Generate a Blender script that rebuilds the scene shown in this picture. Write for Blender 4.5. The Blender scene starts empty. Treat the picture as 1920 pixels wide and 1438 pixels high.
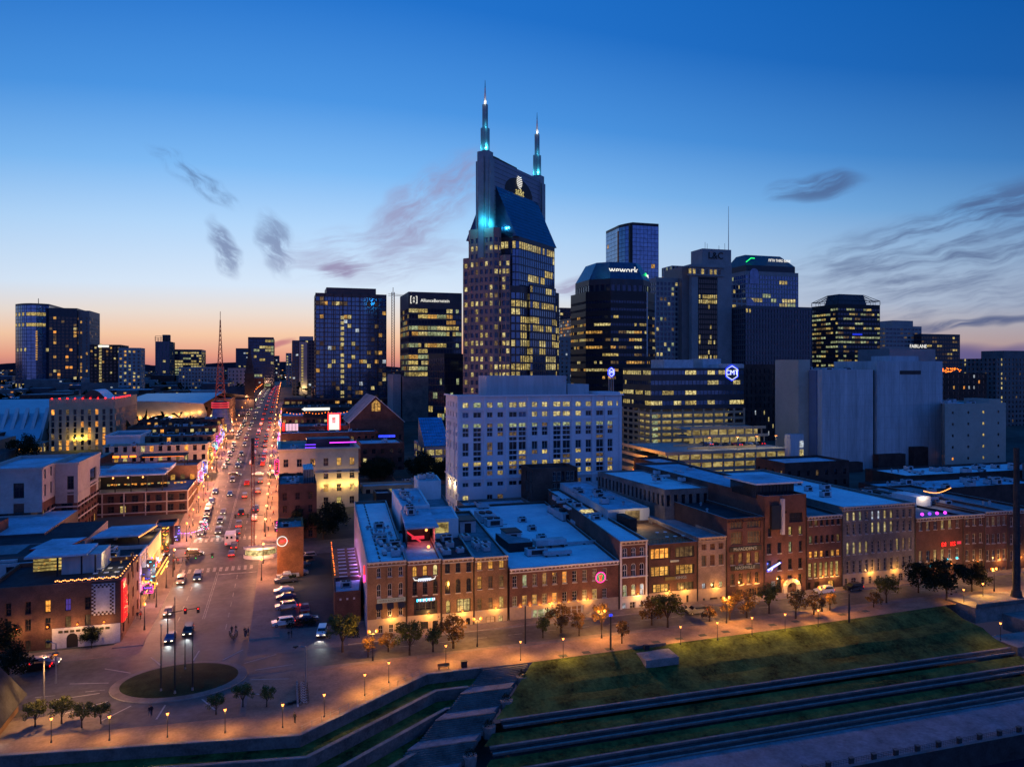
import bpy,math,random
from mathutils import Vector
R = math.radians
sin,cos,tan,atan = math.sin,math.cos,math.tan,math.atan
RNG = random.Random(11)
scene = bpy.context.scene
COL = scene.collection

# ------------------------------------------------------------------ camera
YAW = R(16.9)            # the street grid is the world grid; the camera looks 16.9 degrees to the right of Broadway's axis
SA,CA = sin(YAW),cos(YAW)
FPX,CH,HORY = 1400.0,55.0,690.0
cam_d = bpy.data.cameras.new('camera')
cam = bpy.data.objects.new('camera',cam_d)
COL.objects.link(cam)
cam.location = (0,0,CH)
cam.rotation_euler = (R(90),0,-YAW)
cam_d.sensor_width = 36
cam_d.lens = 36*FPX/1920
cam_d.shift_y = -29/1920
cam_d.clip_start = 1
cam_d.clip_end = 30000
scene.camera = cam

# ------------------------------------------------------------------ exposure
vs = scene.view_settings
vs.view_transform = 'Standard'
vs.look = 'None'
vs.exposure = 0.0
vs.gamma = 1.0
vs.use_curve_mapping = False
scene.render.engine = 'CYCLES'
cy = scene.cycles
cy.use_denoising = True
try:
	cy.denoiser = 'OPENIMAGEDENOISE'
except Exception:
	pass
cy.max_bounces = 4
cy.diffuse_bounces = 1
cy.glossy_bounces = 2
cy.use_adaptive_sampling = True
cy.adaptive_threshold = .02
cy.transmission_bounces = 2
cy.volume_bounces = 0
cy.sample_clamp_indirect = 4
cy.caustics_reflective = False
cy.caustics_refractive = False
cy.use_light_tree = True

# ------------------------------------------------------------------ dusk sky
world = bpy.data.worlds.new('World')
scene.world = world
world.use_nodes = True
NT = world.node_tree
NT.nodes.clear()


class NG:
	"""small helper for math on node sockets"""
	def __init__(s,nt):
		s.nt = nt

	def node(s,t,**kw):
		n = s.nt.nodes.new(t)
		for k,v in kw.items():
			setattr(n,k,v)
		return n

	def put(s,sock,v):
		if isinstance(v,(int,float)):
			sock.default_value = v
		elif isinstance(v,(tuple,list)):
			sock.default_value = v
		else:
			s.nt.links.new(v,sock)

	def m(s,op,a,b=0.0,c=0.0,clamp=False):
		n = s.node('ShaderNodeMath',operation=op,use_clamp=clamp)
		s.put(n.inputs[0],a)
		s.put(n.inputs[1],b)
		s.put(n.inputs[2],c)
		return n.outputs[0]

	def mix(s,f,a,b,blend='MIX'):
		n = s.node('ShaderNodeMix',data_type='RGBA',blend_type=blend)
		s.put(n.inputs['Factor'],f)
		s.put(n.inputs['A'],a)
		s.put(n.inputs['B'],b)
		return n.outputs['Result']

	def ramp(s,f,stops,interp='LINEAR'):
		n = s.node('ShaderNodeValToRGB')
		cr = n.color_ramp
		cr.interpolation = interp
		while len(cr.elements) > 1:
			cr.elements.remove(cr.elements[0])
		cr.elements[0].position = stops[0][0]
		cr.elements[0].color = (*stops[0][1][:3],1)
		for p,c in stops[1:]:
			e = cr.elements.new(p)
			e.color = (*c[:3],1)
		s.put(n.inputs[0],f)
		return n.outputs[0]

	def mr(s,v,a,b,c=0.0,d=1.0,smooth=True):
		n = s.node('ShaderNodeMapRange',interpolation_type='SMOOTHSTEP' if smooth else 'LINEAR')
		s.put(n.inputs['Value'],v)
		for i,x in zip(('From Min','From Max','To Min','To Max'),(a,b,c,d)):
			n.inputs[i].default_value = x
		return n.outputs['Result']

	def xyz(s,x,y,z=0.0):
		n = s.node('ShaderNodeCombineXYZ')
		s.put(n.inputs[0],x)
		s.put(n.inputs[1],y)
		s.put(n.inputs[2],z)
		return n.outputs[0]

	def noise(s,vec,scale=1.0,detail=4.0,rough=0.55,dist=0.0):
		n = s.node('ShaderNodeTexNoise')
		s.put(n.inputs['Vector'],vec)
		n.inputs['Scale'].default_value = scale
		n.inputs['Detail'].default_value = detail
		n.inputs['Roughness'].default_value = rough
		n.inputs['Distortion'].default_value = dist
		return n.outputs['Fac']


def lin(r,g,b):
	f = lambda c: (c/255/12.92) if c <= 10 else ((c/255 + .055)/1.055) ** 2.4
	return (f(r),f(g),f(b))


def build_sky():
	g = NG(NT)
	tc = g.node('ShaderNodeTexCoord')
	sp = g.node('ShaderNodeSeparateXYZ')
	NT.links.new(tc.outputs['Generated'],sp.inputs[0])
	x,y,z = sp.outputs
	el = g.m('MULTIPLY',g.m('ARCSINE',z),57.29578)            # degrees of elevation
	az = g.m('MULTIPLY',g.m('ARCTAN2',x,y),57.29578)         # degrees from the sunset end of the street
	c = g.m('COSINE',g.m('MULTIPLY',g.m('ADD',az,-2.0),0.0174533))
	fac = g.m('ADD',1.0,g.m('MULTIPLY',g.m('SUBTRACT',1.0,c),1.35))
	e2 = g.m('MULTIPLY',el,fac)
	t = g.m('DIVIDE',e2,40.0,clamp=True)
	west = g.ramp(t,[(0.0,lin(190,118,122)),(0.022,lin(232,158,134)),(0.06,lin(247,202,168)),(0.10,lin(236,222,212)),
					  (0.15,lin(216,232,250)),(0.26,lin(178,215,252)),(0.36,lin(126,186,245)),(0.48,lin(76,150,228)),
					  (0.66,lin(34,114,204)),(0.85,lin(18,102,194)),(1.0,lin(13,97,190))])
	side = g.m('MULTIPLY',g.m('MINIMUM',g.m('SUBTRACT',1.0,c),.5),g.m('SUBTRACT',1.0,g.m('MULTIPLY',z,z)))
	shade = g.m('SUBTRACT',1.0,g.m('MULTIPLY',side,.95))
	west = g.mix(1.0,west,g.xyz(shade,shade,shade),'MULTIPLY')
	te = g.m('DIVIDE',el,40.0,clamp=True)
	east = g.ramp(te,[(0.0,lin(116,114,168)),(0.12,lin(110,122,192)),(0.35,lin(74,114,202)),(0.8,lin(20,98,192)),(1.0,lin(13,97,190))])
	wmix = g.mr(c,-0.2,0.72)
	skyc = g.mix(wmix,east,west)
	# duller warmth away from the glow, as on the right side of the view
	dull = g.m('MULTIPLY',g.mr(az,14.0,44.0),g.mr(el,12.0,1.0))
	skyc = g.mix(g.m('MULTIPLY',dull,0.42),skyc,(*lin(120,132,176),1))

	# shared, stretched noises that break up every wisp
	wz = g.noise(g.xyz(g.m('MULTIPLY',az,.35),g.m('MULTIPLY',el,.55)),1.0,1.0,.6)
	wz2 = g.noise(g.xyz(g.m('MULTIPLY',az,.35),g.m('MULTIPLY',el,.55),7.0),1.0,1.0,.6)
	az2 = g.m('ADD',az,g.m('MULTIPLY',g.m('SUBTRACT',wz,.5),1.7))
	el2 = g.m('ADD',el,g.m('MULTIPLY',g.m('SUBTRACT',wz2,.5),1.1))

	def streak(ang,sx,sy,seed):
		ca,sa = cos(R(ang)),sin(R(ang))
		u = g.m('ADD',g.m('MULTIPLY',az2,ca),g.m('MULTIPLY',el2,sa))
		v = g.m('SUBTRACT',g.m('MULTIPLY',el2,ca),g.m('MULTIPLY',az2,sa))
		return g.noise(g.xyz(g.m('MULTIPLY',u,sx),g.m('MULTIPLY',v,sy),seed),1.0,4.0,.62)
	NZ = {'a': streak(-40,.5,1.5,1.0),'b': streak(10,.20,1.25,2.0),'c': streak(32,.28,.8,3.0)}

	def blob(a0,e0,ang,lx,ly,amt,n='a',thr=(0.35,0.72),**_):
		"""one wisp of cloud: a soft tilted ellipse in azimuth and elevation, broken up by stretched noise"""
		da = g.m('SUBTRACT',az2,a0)
		de = g.m('SUBTRACT',el2,e0)
		ca,sa = cos(R(ang)),sin(R(ang))
		un = g.m('MULTIPLY_ADD',da,ca/lx,g.m('MULTIPLY',de,sa/lx))
		vn = g.m('MULTIPLY_ADD',de,ca/ly,g.m('MULTIPLY',da,-sa/ly))
		r2 = g.m('MULTIPLY_ADD',un,un,g.m('MULTIPLY',vn,vn))
		mask = g.mr(r2,1.25,0.0)
		return g.m('MULTIPLY',g.m('MULTIPLY',mask,g.mr(NZ[n],*thr)),amt)

	def pa(px,py):
		a = math.degrees(YAW + atan((px - 960)/FPX))
		d = FPX/cos(atan((px - 960)/FPX))
		return a,math.degrees(atan((HORY - py)/d))

	def put(px,py,ang,lx,ly,amt,**k):
		a0,e0 = pa(px,py)
		return blob(a0,e0,ang,lx,ly,amt,**k)

	grey = (*lin(112,126,166),1)
	mauve = (*lin(150,140,176),1)
	dark = (*lin(72,88,132),1)
	L = [
		(put(365,335,-33,3.6,.7,.6),dark),
		(put(418,462,-66,2.4,.9,.8,thr=(.28,.6)),grey),(put(515,458,-72,2.5,1.3,.75,thr=(.28,.62)),grey),
		(put(640,505,12,2.2,.9,.9,n='b',thr=(.3,.6)),mauve),(put(800,385,38,6.4,2.4,.8,n='c',thr=(.25,.7)),mauve),
		(put(700,480,5,8.0,2.4,.5,n='b',thr=(.35,.7)),mauve),
		(put(1080,535,8,2.6,.8,.8,n='b',thr=(.3,.6)),mauve),(put(1530,350,4,3.6,1.0,.75,n='b',thr=(.28,.6)),dark),
		(put(1770,460,10,12.0,2.6,.7,n='b',thr=(.34,.72)),dark),(put(1800,545,12,11.0,2.6,.55,n='b',thr=(.36,.74)),dark),
		(put(1870,385,17,7.5,1.4,.6,n='b',thr=(.36,.64)),dark),(put(1830,606,3,5.4,.36,.85,n='b',thr=(.2,.5)),dark),
		(put(1830,672,0,8.5,1.05,.95,n='b',thr=(.0,.3)),(*lin(96,90,140),1)),
		(put(520,645,18,1.5,.34,.8,n='b',thr=(.2,.5)),(*lin(190,116,128),1)),
	]
	for k,c_ in L:
		skyc = g.mix(k,skyc,c_)
	low = g.mr(el,-0.3,-3.0)
	skyc = g.mix(low,skyc,(*lin(40,40,62),1))
	bg = g.node('ShaderNodeBackground')
	g.put(bg.inputs['Color'],skyc)
	bg.inputs['Strength'].default_value = 1.0
	out = g.node('ShaderNodeOutputWorld')
	NT.links.new(bg.outputs[0],out.inputs[0])


build_sky()
world.cycles.sampling_method = 'MANUAL'
world.cycles.sample_map_resolution = 512


# ------------------------------------------------------------------ layout mathematics
PROF = [(-50,0),(165,0),(205,.5),(235,2.5),(335,10.5),(445,17),(560,21.5),(800,26.5),(1500,29.5),(9000,30)]


def gz(Y):
	for (a,za),(b,zb) in zip(PROF,PROF[1:]):
		if Y <= b:
			return za + (zb - za)*max(0,(Y - a))/(b - a)
	return 30.0


def fx(px,Y):
	"""world X of the line of sight through column px where it crosses world row Y"""
	return Y*tan(YAW + atan((px - 960)/FPX))


def dep(X,Y):
	return X*SA + Y*CA


def zy(py,X,Y):
	return CH - (py - HORY)*dep(X,Y)/FPX


def gp(px,py,z=None):
	"""ground point under a pixel"""
	if z is not None:
		d = FPX*(CH - z)/(py - HORY)
		xc = (px - 960)/FPX*d
		return xc*CA + d*SA,-xc*SA + d*CA
	Y = 100.0
	while Y < 3000:
		X = fx(px,Y)
		if zy(py,X,Y) <= gz(Y):
			break
		Y += 0.5
	return fx(px,Y),Y


def wpt(xc,yc):
	return xc*CA + yc*SA,-xc*SA + yc*CA


ORD = ['first','second','third','fourth','fifth','sixth','seventh','eighth','ninth','tenth','eleventh','twelfth','thirteenth',
	   'fourteenth','fifteenth','sixteenth','seventeenth','eighteenth','nineteenth','twentieth'] + ['twenty-' + s for s in
	   ('first','second','third','fourth','fifth','sixth','seventh','eighth','ninth')] + ['thirtieth'] + ['thirty-' + s for s in ('first','second','third','fourth','fifth')]

# ------------------------------------------------------------------ materials
MATS = {}


def mat(name,c,rough=.85,var=.25,scale=.35,metal=0.0,fine=0.0,spec=.4,bump=0.0,c2=None,stretch=None,coat=0.0):
	"""surface with two scales of procedural variation in world space"""
	if name in MATS:
		return MATS[name]
	m = bpy.data.materials.new(name)
	m.use_nodes = True
	nt = m.node_tree
	b = nt.nodes['Principled BSDF']
	g = NG(nt)
	geo = g.node('ShaderNodeNewGeometry')
	pos = geo.outputs['Position']
	if stretch:
		mp = g.node('ShaderNodeMapping')
		nt.links.new(pos,mp.inputs[0])
		mp.inputs['Scale'].default_value = stretch
		pos = mp.outputs[0]
	n = g.noise(pos,scale,3,.65)
	n2 = g.noise(pos,scale*7.3,2,.6)
	f = g.m('ADD',g.m('MULTIPLY',n,.65),g.m('MULTIPLY',n2,.35))
	d = tuple(x*(1 - var*1.6) for x in c)
	l = tuple(min(1,x*(1 + var*1.4)) for x in (c2 or c))
	colr = g.ramp(f,[(.3,d),(.72,l)])
	g.put(b.inputs['Base Color'],colr)
	b.inputs['Roughness'].default_value = rough
	b.inputs['Metallic'].default_value = metal
	b.inputs['Specular IOR Level'].default_value = spec if rough < .7 else spec*.3
	if coat:
		b.inputs['Coat Weight'].default_value = coat
	if bump:
		bn = g.node('ShaderNodeBump')
		bn.inputs['Strength'].default_value = bump
		bn.inputs['Distance'].default_value = .15
		g.put(bn.inputs['Height'],g.noise(pos,scale*12,4,.7))
		nt.links.new(bn.outputs[0],b.inputs['Normal'])
	MATS[name] = m
	return m


def brickmat(name,c,mortar=.55,scale=1.0):
	"""brick courses with world-space mapping that works on walls of any heading"""
	if name in MATS:
		return MATS[name]
	m = bpy.data.materials.new(name)
	m.use_nodes = True
	nt = m.node_tree
	b = nt.nodes['Principled BSDF']
	g = NG(nt)
	geo = g.node('ShaderNodeNewGeometry')
	sp = g.node('ShaderNodeSeparateXYZ')
	nt.links.new(geo.outputs['Position'],sp.inputs[0])
	h = g.m('ADD',sp.outputs[0],sp.outputs[1])
	br = g.node('ShaderNodeTexBrick')
	g.put(br.inputs['Vector'],g.xyz(h,sp.outputs[2]))
	br.inputs['Color1'].default_value = (*[x*.8 for x in c],1)
	br.inputs['Color2'].default_value = (*[x*1.25 for x in c],1)
	br.inputs['Mortar'].default_value = (*[x*mortar + .03 for x in c],1)
	br.inputs['Scale'].default_value = 2.2*scale
	br.inputs['Mortar Size'].default_value = .03
	big = g.noise(geo.outputs['Position'],.22,3,.65)
	colr = g.mix(1.0,br.outputs['Color'],g.ramp(big,[(.3,(.55,.55,.56)),(.7,(1.25,1.2,1.15))]),'MULTIPLY')
	g.put(b.inputs['Base Color'],colr)
	b.inputs['Roughness'].default_value = .9
	b.inputs['Specular IOR Level'].default_value = .25
	MATS[name] = m
	return m


def emat(name,c,s,vary=0.0,base=(.02,.02,.02),scale=(1.1,1.1,1.6)):
	"""something that gives off light: lamp, neon tube, lit window"""
	if name in MATS:
		return MATS[name]
	m = bpy.data.materials.new(name)
	m.use_nodes = True
	nt = m.node_tree
	b = nt.nodes['Principled BSDF']
	g = NG(nt)
	b.inputs['Base Color'].default_value = (*base,1)
	b.inputs['Roughness'].default_value = .35
	b.inputs['Emission Color'].default_value = (*c,1)
	if vary:
		geo = g.node('ShaderNodeNewGeometry')
		mp = g.node('ShaderNodeMapping')
		nt.links.new(geo.outputs['Position'],mp.inputs[0])
		mp.inputs['Scale'].default_value = scale
		n = g.noise(mp.outputs[0],1.0,3,.6)
		big = g.noise(mp.outputs[0],.17,2,.5)
		k = g.m('MULTIPLY',g.mr(n,.32,.68,1 - vary,1 + vary*.6),g.mr(big,.35,.65,1 - vary*.55,1 + vary*.4))
		g.put(b.inputs['Emission Strength'],g.m('MULTIPLY',k,s))
		cc = g.mix(g.mr(n,.3,.7),(c[0],c[1]*.86,c[2]*.7,1),(*c,1))
		g.put(b.inputs['Emission Color'],cc)
	else:
		b.inputs['Emission Strength'].default_value = s
	m.cycles.emission_sampling = 'NONE'
	MATS[name] = m
	return m


def gmat(name,c,rough=.1,metal=0.0,spec=.6,wob=.0,dirt=.25):
	"""window glass seen from outside: dark, reflecting the sky"""
	if name in MATS:
		return MATS[name]
	m = bpy.data.materials.new(name)
	m.use_nodes = True
	nt = m.node_tree
	b = nt.nodes['Principled BSDF']
	g = NG(nt)
	geo = g.node('ShaderNodeNewGeometry')
	n = g.noise(geo.outputs['Position'],.33,3,.6)
	g.put(b.inputs['Base Color'],g.ramp(n,[(.3,tuple(x*(1 - dirt) for x in c)),(.7,tuple(x*(1 + dirt) for x in c))]))
	b.inputs['Roughness'].default_value = rough
	b.inputs['Metallic'].default_value = metal
	b.inputs['Specular IOR Level'].default_value = spec
	if wob:
		bn = g.node('ShaderNodeBump')
		bn.inputs['Strength'].default_value = wob
		bn.inputs['Distance'].default_value = .3
		g.put(bn.inputs['Height'],g.noise(geo.outputs['Position'],.25,2,.5))
		nt.links.new(bn.outputs[0],b.inputs['Normal'])
	MATS[name] = m
	return m


# glass and lit windows
gmat('gd',(.012,.016,.026),.08,0,.7)
gmat('gb',(.10,.17,.32),.10,.75,.6,wob=.05)
gmat('gn',(.035,.06,.12),.10,.6,.6,wob=.05)
gmat('gs',(.17,.27,.46),.09,.85,.6,wob=.04)
gmat('gt',(.05,.09,.13),.12,.5,.6)
emat('w1',lin(230,206,122),.60,.75)
emat('w2',lin(238,222,150),.66,.7)
emat('w3',lin(244,186,92),.66,.7)
emat('w4',lin(204,220,168),.5,.7)
emat('w5',lin(200,164,104),.22,.8)
emat('w6',lin(255,168,70),1.1,.55)
emat('w7',lin(205,222,240),.7,.6)
emat('w9',lin(255,186,84),1.0,.5)
emat('w8',lin(120,96,80),.17,.8)
# facades
brickmat('brick',(.15,.072,.056))
brickmat('brick_dark',(.09,.046,.04))
brickmat('brick_tan',(.20,.125,.085))
brickmat('brick_orange',(.36,.15,.06))
brickmat('brick_pale',(.28,.215,.19))
mat('stone',(.42,.40,.38),.9,.16,.2,bump=.1)
mat('stone_pale',(.58,.56,.56),.85,.10,.16)
mat('stone_warm',(.44,.34,.24),.9,.16,.2)
mat('limestone',(.34,.31,.30),.9,.14,.15)
mat('granite',(.22,.17,.16),.6,.14,.2)
mat('concrete',(.36,.34,.32),.92,.2,.2,bump=.1)
mat('concrete_dark',(.16,.155,.155),.92,.22,.2)
mat('panel_grey',(.52,.51,.52),.8,.2,.22,stretch=(1,1,.12))
mat('panel_tan',(.46,.41,.34),.85,.1,.1)
mat('panel_dark',(.045,.05,.065),.5,.2,.2)
mat('metal_dark',(.03,.032,.038),.45,.2,.5,metal=.4)
mat('metal',(.30,.31,.33),.45,.2,.5,metal=.6)
mat('metal_pale',(.5,.52,.55),.5,.2,.5,metal=.2)
mat('white_paint',(.74,.74,.74),.7,.1,.3)
mat('cream',(.62,.52,.36),.85,.12,.2)
mat('black_paint',(.015,.015,.018),.6,.2,.5)
mat('red_paint',(.35,.02,.02),.5,.1,.5)
mat('roof_white_skytint',(.70,.82,.90),.7,.14,.12,c2=(.76,.88,.95))  # white membrane with the blue of the skylight put into its colour
mat('roof_grey_skytint',(.44,.53,.62),.85,.28,.14)  # grey roofing, also tinted with the blue of the skylight
mat('roof_mid',(.24,.25,.27),.9,.3,.15)
mat('roof_black',(.045,.048,.055),.9,.35,.15)
mat('roof_metal',(.42,.46,.52),.4,.12,.2,metal=.5)
mat('wood',(.22,.13,.07),.7,.3,.8,stretch=(.4,.4,3))
# ground
mat('earth',(.075,.08,.07),.95,.4,.02)
mat('asphalt',(.052,.049,.052),.66,.34,.12,c2=(.09,.082,.082),spec=.3,bump=.25)
mat('asphalt_lot',(.05,.052,.06),.8,.3,.15,bump=.1)
mat('pavement',(.19,.15,.135),.88,.25,.25,bump=.12)
mat('promenade',(.25,.165,.12),.88,.28,.3,bump=.12)
mat('kerb',(.34,.32,.30),.9,.2,.5)
mat('paint_line',(.30,.29,.27),.8,.5,.9)
mat('grass_unlit',(.02,.03,.012),.95,.5,.4,bump=.5)  # darker copy of grass, coloured as if no lamp reached the island
mat('grass',(.026,.043,.012),.95,.65,.22,c2=(.070,.096,.024),bump=.7)
mat('wall_stone',(.24,.22,.205),.92,.3,.35,bump=.3)
mat('wall_dark',(.13,.125,.12),.92,.35,.4,bump=.3)
mat('walk',(.20,.205,.225),.88,.3,.25,bump=.15)
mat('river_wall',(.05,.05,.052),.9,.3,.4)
mat('leaf',(.055,.075,.022),.8,.5,1.4,c2=(.11,.12,.03))
mat('leaf_autumn',(.11,.06,.022),.8,.5,1.4,c2=(.19,.105,.03))
mat('leaf_dark',(.018,.028,.014),.85,.5,1.2)
mat('bark',(.07,.05,.038),.95,.3,3)
mat('stone_dark',(.05,.042,.04),.95,.2,.3)
mat('hill',(.030,.036,.055),1,.3,.002)  # bluish colour stands in for the haze of distance


def water():
	m = bpy.data.materials.new('water')
	m.use_nodes = True
	nt = m.node_tree
	b = nt.nodes['Principled BSDF']
	g = NG(nt)
	b.inputs['Base Color'].default_value = (.008,.018,.034,1)
	b.inputs['Roughness'].default_value = .07
	b.inputs['IOR'].default_value = 1.45
	geo = g.node('ShaderNodeNewGeometry')
	mp = g.node('ShaderNodeMapping')
	nt.links.new(geo.outputs['Position'],mp.inputs[0])
	mp.inputs['Scale'].default_value = (.5,1.1,1)
	bn = g.node('ShaderNodeBump')
	bn.inputs['Strength'].default_value = .55
	bn.inputs['Distance'].default_value = .35
	g.put(bn.inputs['Height'],g.noise(mp.outputs[0],1.2,5,.6))
	nt.links.new(bn.outputs[0],b.inputs['Normal'])
	MATS['water'] = m


water()


# ------------------------------------------------------------------ mesh and object helpers
class MB:
	def __init__(s):
		s.v,s.f,s.mi,s.mats = [],[],[],[]

	def mid(s,m):
		if m not in s.mats:
			s.mats.append(m)
		return s.mats.index(m)

	def face(s,pts,m):
		n = len(s.v)
		s.v.extend(pts)
		s.f.append(tuple(range(n,n + len(pts))))
		s.mi.append(s.mid(m))

	def box(s,x0,y0,z0,x1,y1,z1,m,top=None,bottom=True):
		n = len(s.v)
		s.v += [(x0,y0,z0),(x1,y0,z0),(x1,y1,z0),(x0,y1,z0),(x0,y0,z1),(x1,y0,z1),(x1,y1,z1),(x0,y1,z1)]
		k,t = s.mid(m),s.mid(top or m)
		for q,mm in (((0,1,5,4),k),((1,2,6,5),k),((2,3,7,6),k),((3,0,4,7),k),((4,5,6,7),t)) + ((((3,2,1,0),k),) if bottom else ()):
			s.f.append(tuple(n + i for i in q))
			s.mi.append(mm)

	def obox(s,c,u,hx,hy,z0,z1,m,top=None):
		"""box turned so that its length runs along the unit vector u"""
		n = (-u[1],u[0])
		P = [(c[0] + a*hx*u[0] + b*hy*n[0],c[1] + a*hx*u[1] + b*hy*n[1]) for a,b in ((-1,-1),(1,-1),(1,1),(-1,1))]
		s.prism(P,z0,z1,m,top)

	def prism(s,P,z0,z1,m,top=None,bottom=False):
		n = len(P)
		for i in range(n):
			a,b = P[i],P[(i + 1) % n]
			s.face([(a[0],a[1],z0),(b[0],b[1],z0),(b[0],b[1],z1),(a[0],a[1],z1)],m)
		s.face([(p[0],p[1],z1) for p in P],top or m)
		if bottom:
			s.face([(p[0],p[1],z0) for p in reversed(P)],m)

	def loft(s,P,z0,Q,z1,m,top=None,cap=True):
		n = len(P)
		for i in range(n):
			j = (i + 1) % n
			s.face([(*P[i],z0),(*P[j],z0),(*Q[j],z1),(*Q[i],z1)],m)
		if cap:
			s.face([(*p,z1) for p in Q],top or m)

	def cyl(s,x,y,z0,z1,r0,r1=None,n=8,m='metal',cap=True):
		r1 = r0 if r1 is None else r1
		P = [(x + r0*cos(2*math.pi*i/n),y + r0*sin(2*math.pi*i/n)) for i in range(n)]
		Q = [(x + r1*cos(2*math.pi*i/n),y + r1*sin(2*math.pi*i/n)) for i in range(n)]
		s.loft(P,z0,Q,z1,m,cap=cap)

	def tube(s,p,q,r,n=5,m='metal',r1=None):
		p,q = Vector(p),Vector(q)
		d = (q - p).normalized()
		a = d.cross(Vector((0,0,1)) if abs(d.z) < .9 else Vector((1,0,0))).normalized()
		b = d.cross(a)
		r1 = r if r1 is None else r1
		A = [p + (a*cos(2*math.pi*i/n) + b*sin(2*math.pi*i/n))*r for i in range(n)]
		B = [q + (a*cos(2*math.pi*i/n) + b*sin(2*math.pi*i/n))*r1 for i in range(n)]
		for i in range(n):
			j = (i + 1) % n
			s.face([tuple(A[j]),tuple(A[i]),tuple(B[i]),tuple(B[j])],m)
		s.face([tuple(v) for v in A],m)
		s.face([tuple(v) for v in reversed(B)],m)

	def ball(s,x,y,z,r,m,n=8,k=5,sz=1.0):
		for i in range(k):
			t0,t1 = math.pi*i/k - math.pi/2,math.pi*(i + 1)/k - math.pi/2
			for j in range(n):
				a0,a1 = 2*math.pi*j/n,2*math.pi*(j + 1)/n
				pt = lambda t,a: (x + r*cos(t)*cos(a),y + r*cos(t)*sin(a),z + r*sin(t)*sz)
				q = [pt(t0,a0),pt(t0,a1),pt(t1,a1),pt(t1,a0)]
				if i == 0:
					q = [q[0],q[2],q[3]]
				elif i == k - 1:
					q = q[:3]
				s.face(q,m)

	def mesh(s,name,off=(0,0,0),smooth=False):
		me = bpy.data.meshes.new(name)
		ox,oy,oz = off
		me.from_pydata([(a - ox,b - oy,c - oz) for a,b,c in s.v],[],s.f)
		for m in s.mats:
			me.materials.append(MATS[m])
		if len(s.mats) > 1:
			me.polygons.foreach_set('material_index',s.mi)
		if smooth:
			me.polygons.foreach_set('use_smooth',[True]*len(s.f))
		me.update()
		return me

	def build(s,name,parent=None,smooth=False,label=None):
		if not s.f:
			return None
		off = tuple(parent.location) if parent is not None and parent.parent is None else (0,0,0)
		if parent is not None and parent.parent is not None:
			pl = parent.parent.location + parent.location
			off = tuple(pl)
		return link(name,s.mesh(name,off,smooth),parent,label)


def link(name,data,parent=None,label=None):
	o = bpy.data.objects.new(name,data)
	COL.objects.link(o)
	if parent is not None:
		o.parent = parent
	if label:
		o['label'] = label
	return o


def thing(name,label,cat,loc=(0,0,0),rz=0.0,group=None):
	o = link(name,None)
	o.empty_display_size = .5
	o.location = loc
	o.rotation_euler = (0,0,rz)
	tag(o,label,cat,group)
	return o


def tag(o,label=None,cat=None,group=None,kind=None):
	if label:
		o['label'] = label
	if cat:
		o['category'] = cat
	if group:
		o['group'] = group
	if kind:
		o['kind'] = kind
	return o


KIDS = {}


def tree_copy(root,loc,rz=0.0,label=None,scale=None,group=None,swap=None):
	"""copy of a thing, its parts and their sub-parts; mesh data is shared"""
	kids = KIDS.get(root.name)
	if kids is None:
		kids = KIDS[root.name] = [(c,[d for d in bpy.data.objects if d.parent == c]) for c in bpy.data.objects if c.parent == root]
	r = root.copy()
	COL.objects.link(r)
	r.location = loc
	r.rotation_euler = (0,0,rz)
	if scale:
		r.scale = scale if isinstance(scale,tuple) else (scale,)*3
	if label:
		r['label'] = label
	if group:
		r['group'] = group
	for c,sub in kids:
		k = c.copy()
		if swap and c.data is not None and c.name.split('.')[0] in swap:
			k.data = swap[c.name.split('.')[0]]
		COL.objects.link(k)
		k.parent = r
		for d in sub:
			q = d.copy()
			COL.objects.link(q)
			q.parent = k
	return r


def text(s,loc,rz,size,m,parent=None,name='lettering',ext=.06,align='CENTER',sx=1.0):
	cu = bpy.data.curves.new(name,'FONT')
	cu.body = s
	cu.size = size
	cu.extrude = ext
	cu.align_x = align
	cu.align_y = 'CENTER'
	cu.resolution_u = 2
	cu.materials.append(MATS[m])
	o = link(name,cu,parent)
	off = parent.location if parent is not None else Vector((0,0,0))
	o.location = Vector(loc) - off
	o.rotation_euler = (R(90),0,rz)
	o.scale = (sx,1,1)
	return o


def lamp(name,loc,power,color,parent=None,radius=.25,spot=None,rot=None):
	ld = bpy.data.lights.new(name,'SPOT' if spot else 'POINT')
	ld.energy = power
	ld.color = color
	ld.shadow_soft_size = radius
	if spot:
		ld.spot_size = R(spot)
		ld.spot_blend = .6
	o = link(name,ld,parent)
	o.location = Vector(loc) - (parent.location if parent is not None else Vector((0,0,0)))
	if rot:
		o.rotation_euler = rot
	return o


# ------------------------------------------------------------------ windows and walls
UNIT = {}


def unit_pane(m,shape='rect'):
	k = (m,shape)
	if k not in UNIT:
		mb = MB()
		if shape == 'rect':
			mb.box(-.5,0,0,.5,.08,1,m)
		else:
			P = [(-.5,0),(.5,0),(.5,.78)] + [(.5*cos(a),.78 + .22*sin(a)) for a in (R(30),R(60),R(90),R(120),R(150))] + [(-.5,.78)]
			mb.face([(x,0,z) for x,z in P],m)
			mb.face([(x,.08,z) for x,z in reversed(P)],m)
			for i in range(len(P)):
				(a,b),(c,d) = P[i],P[(i + 1) % len(P)]
				mb.face([(a,0,b),(a,.08,b),(c,.08,d),(c,0,d)],m)
		UNIT[k] = mb.mesh('pane')
	return UNIT[k]


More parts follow.
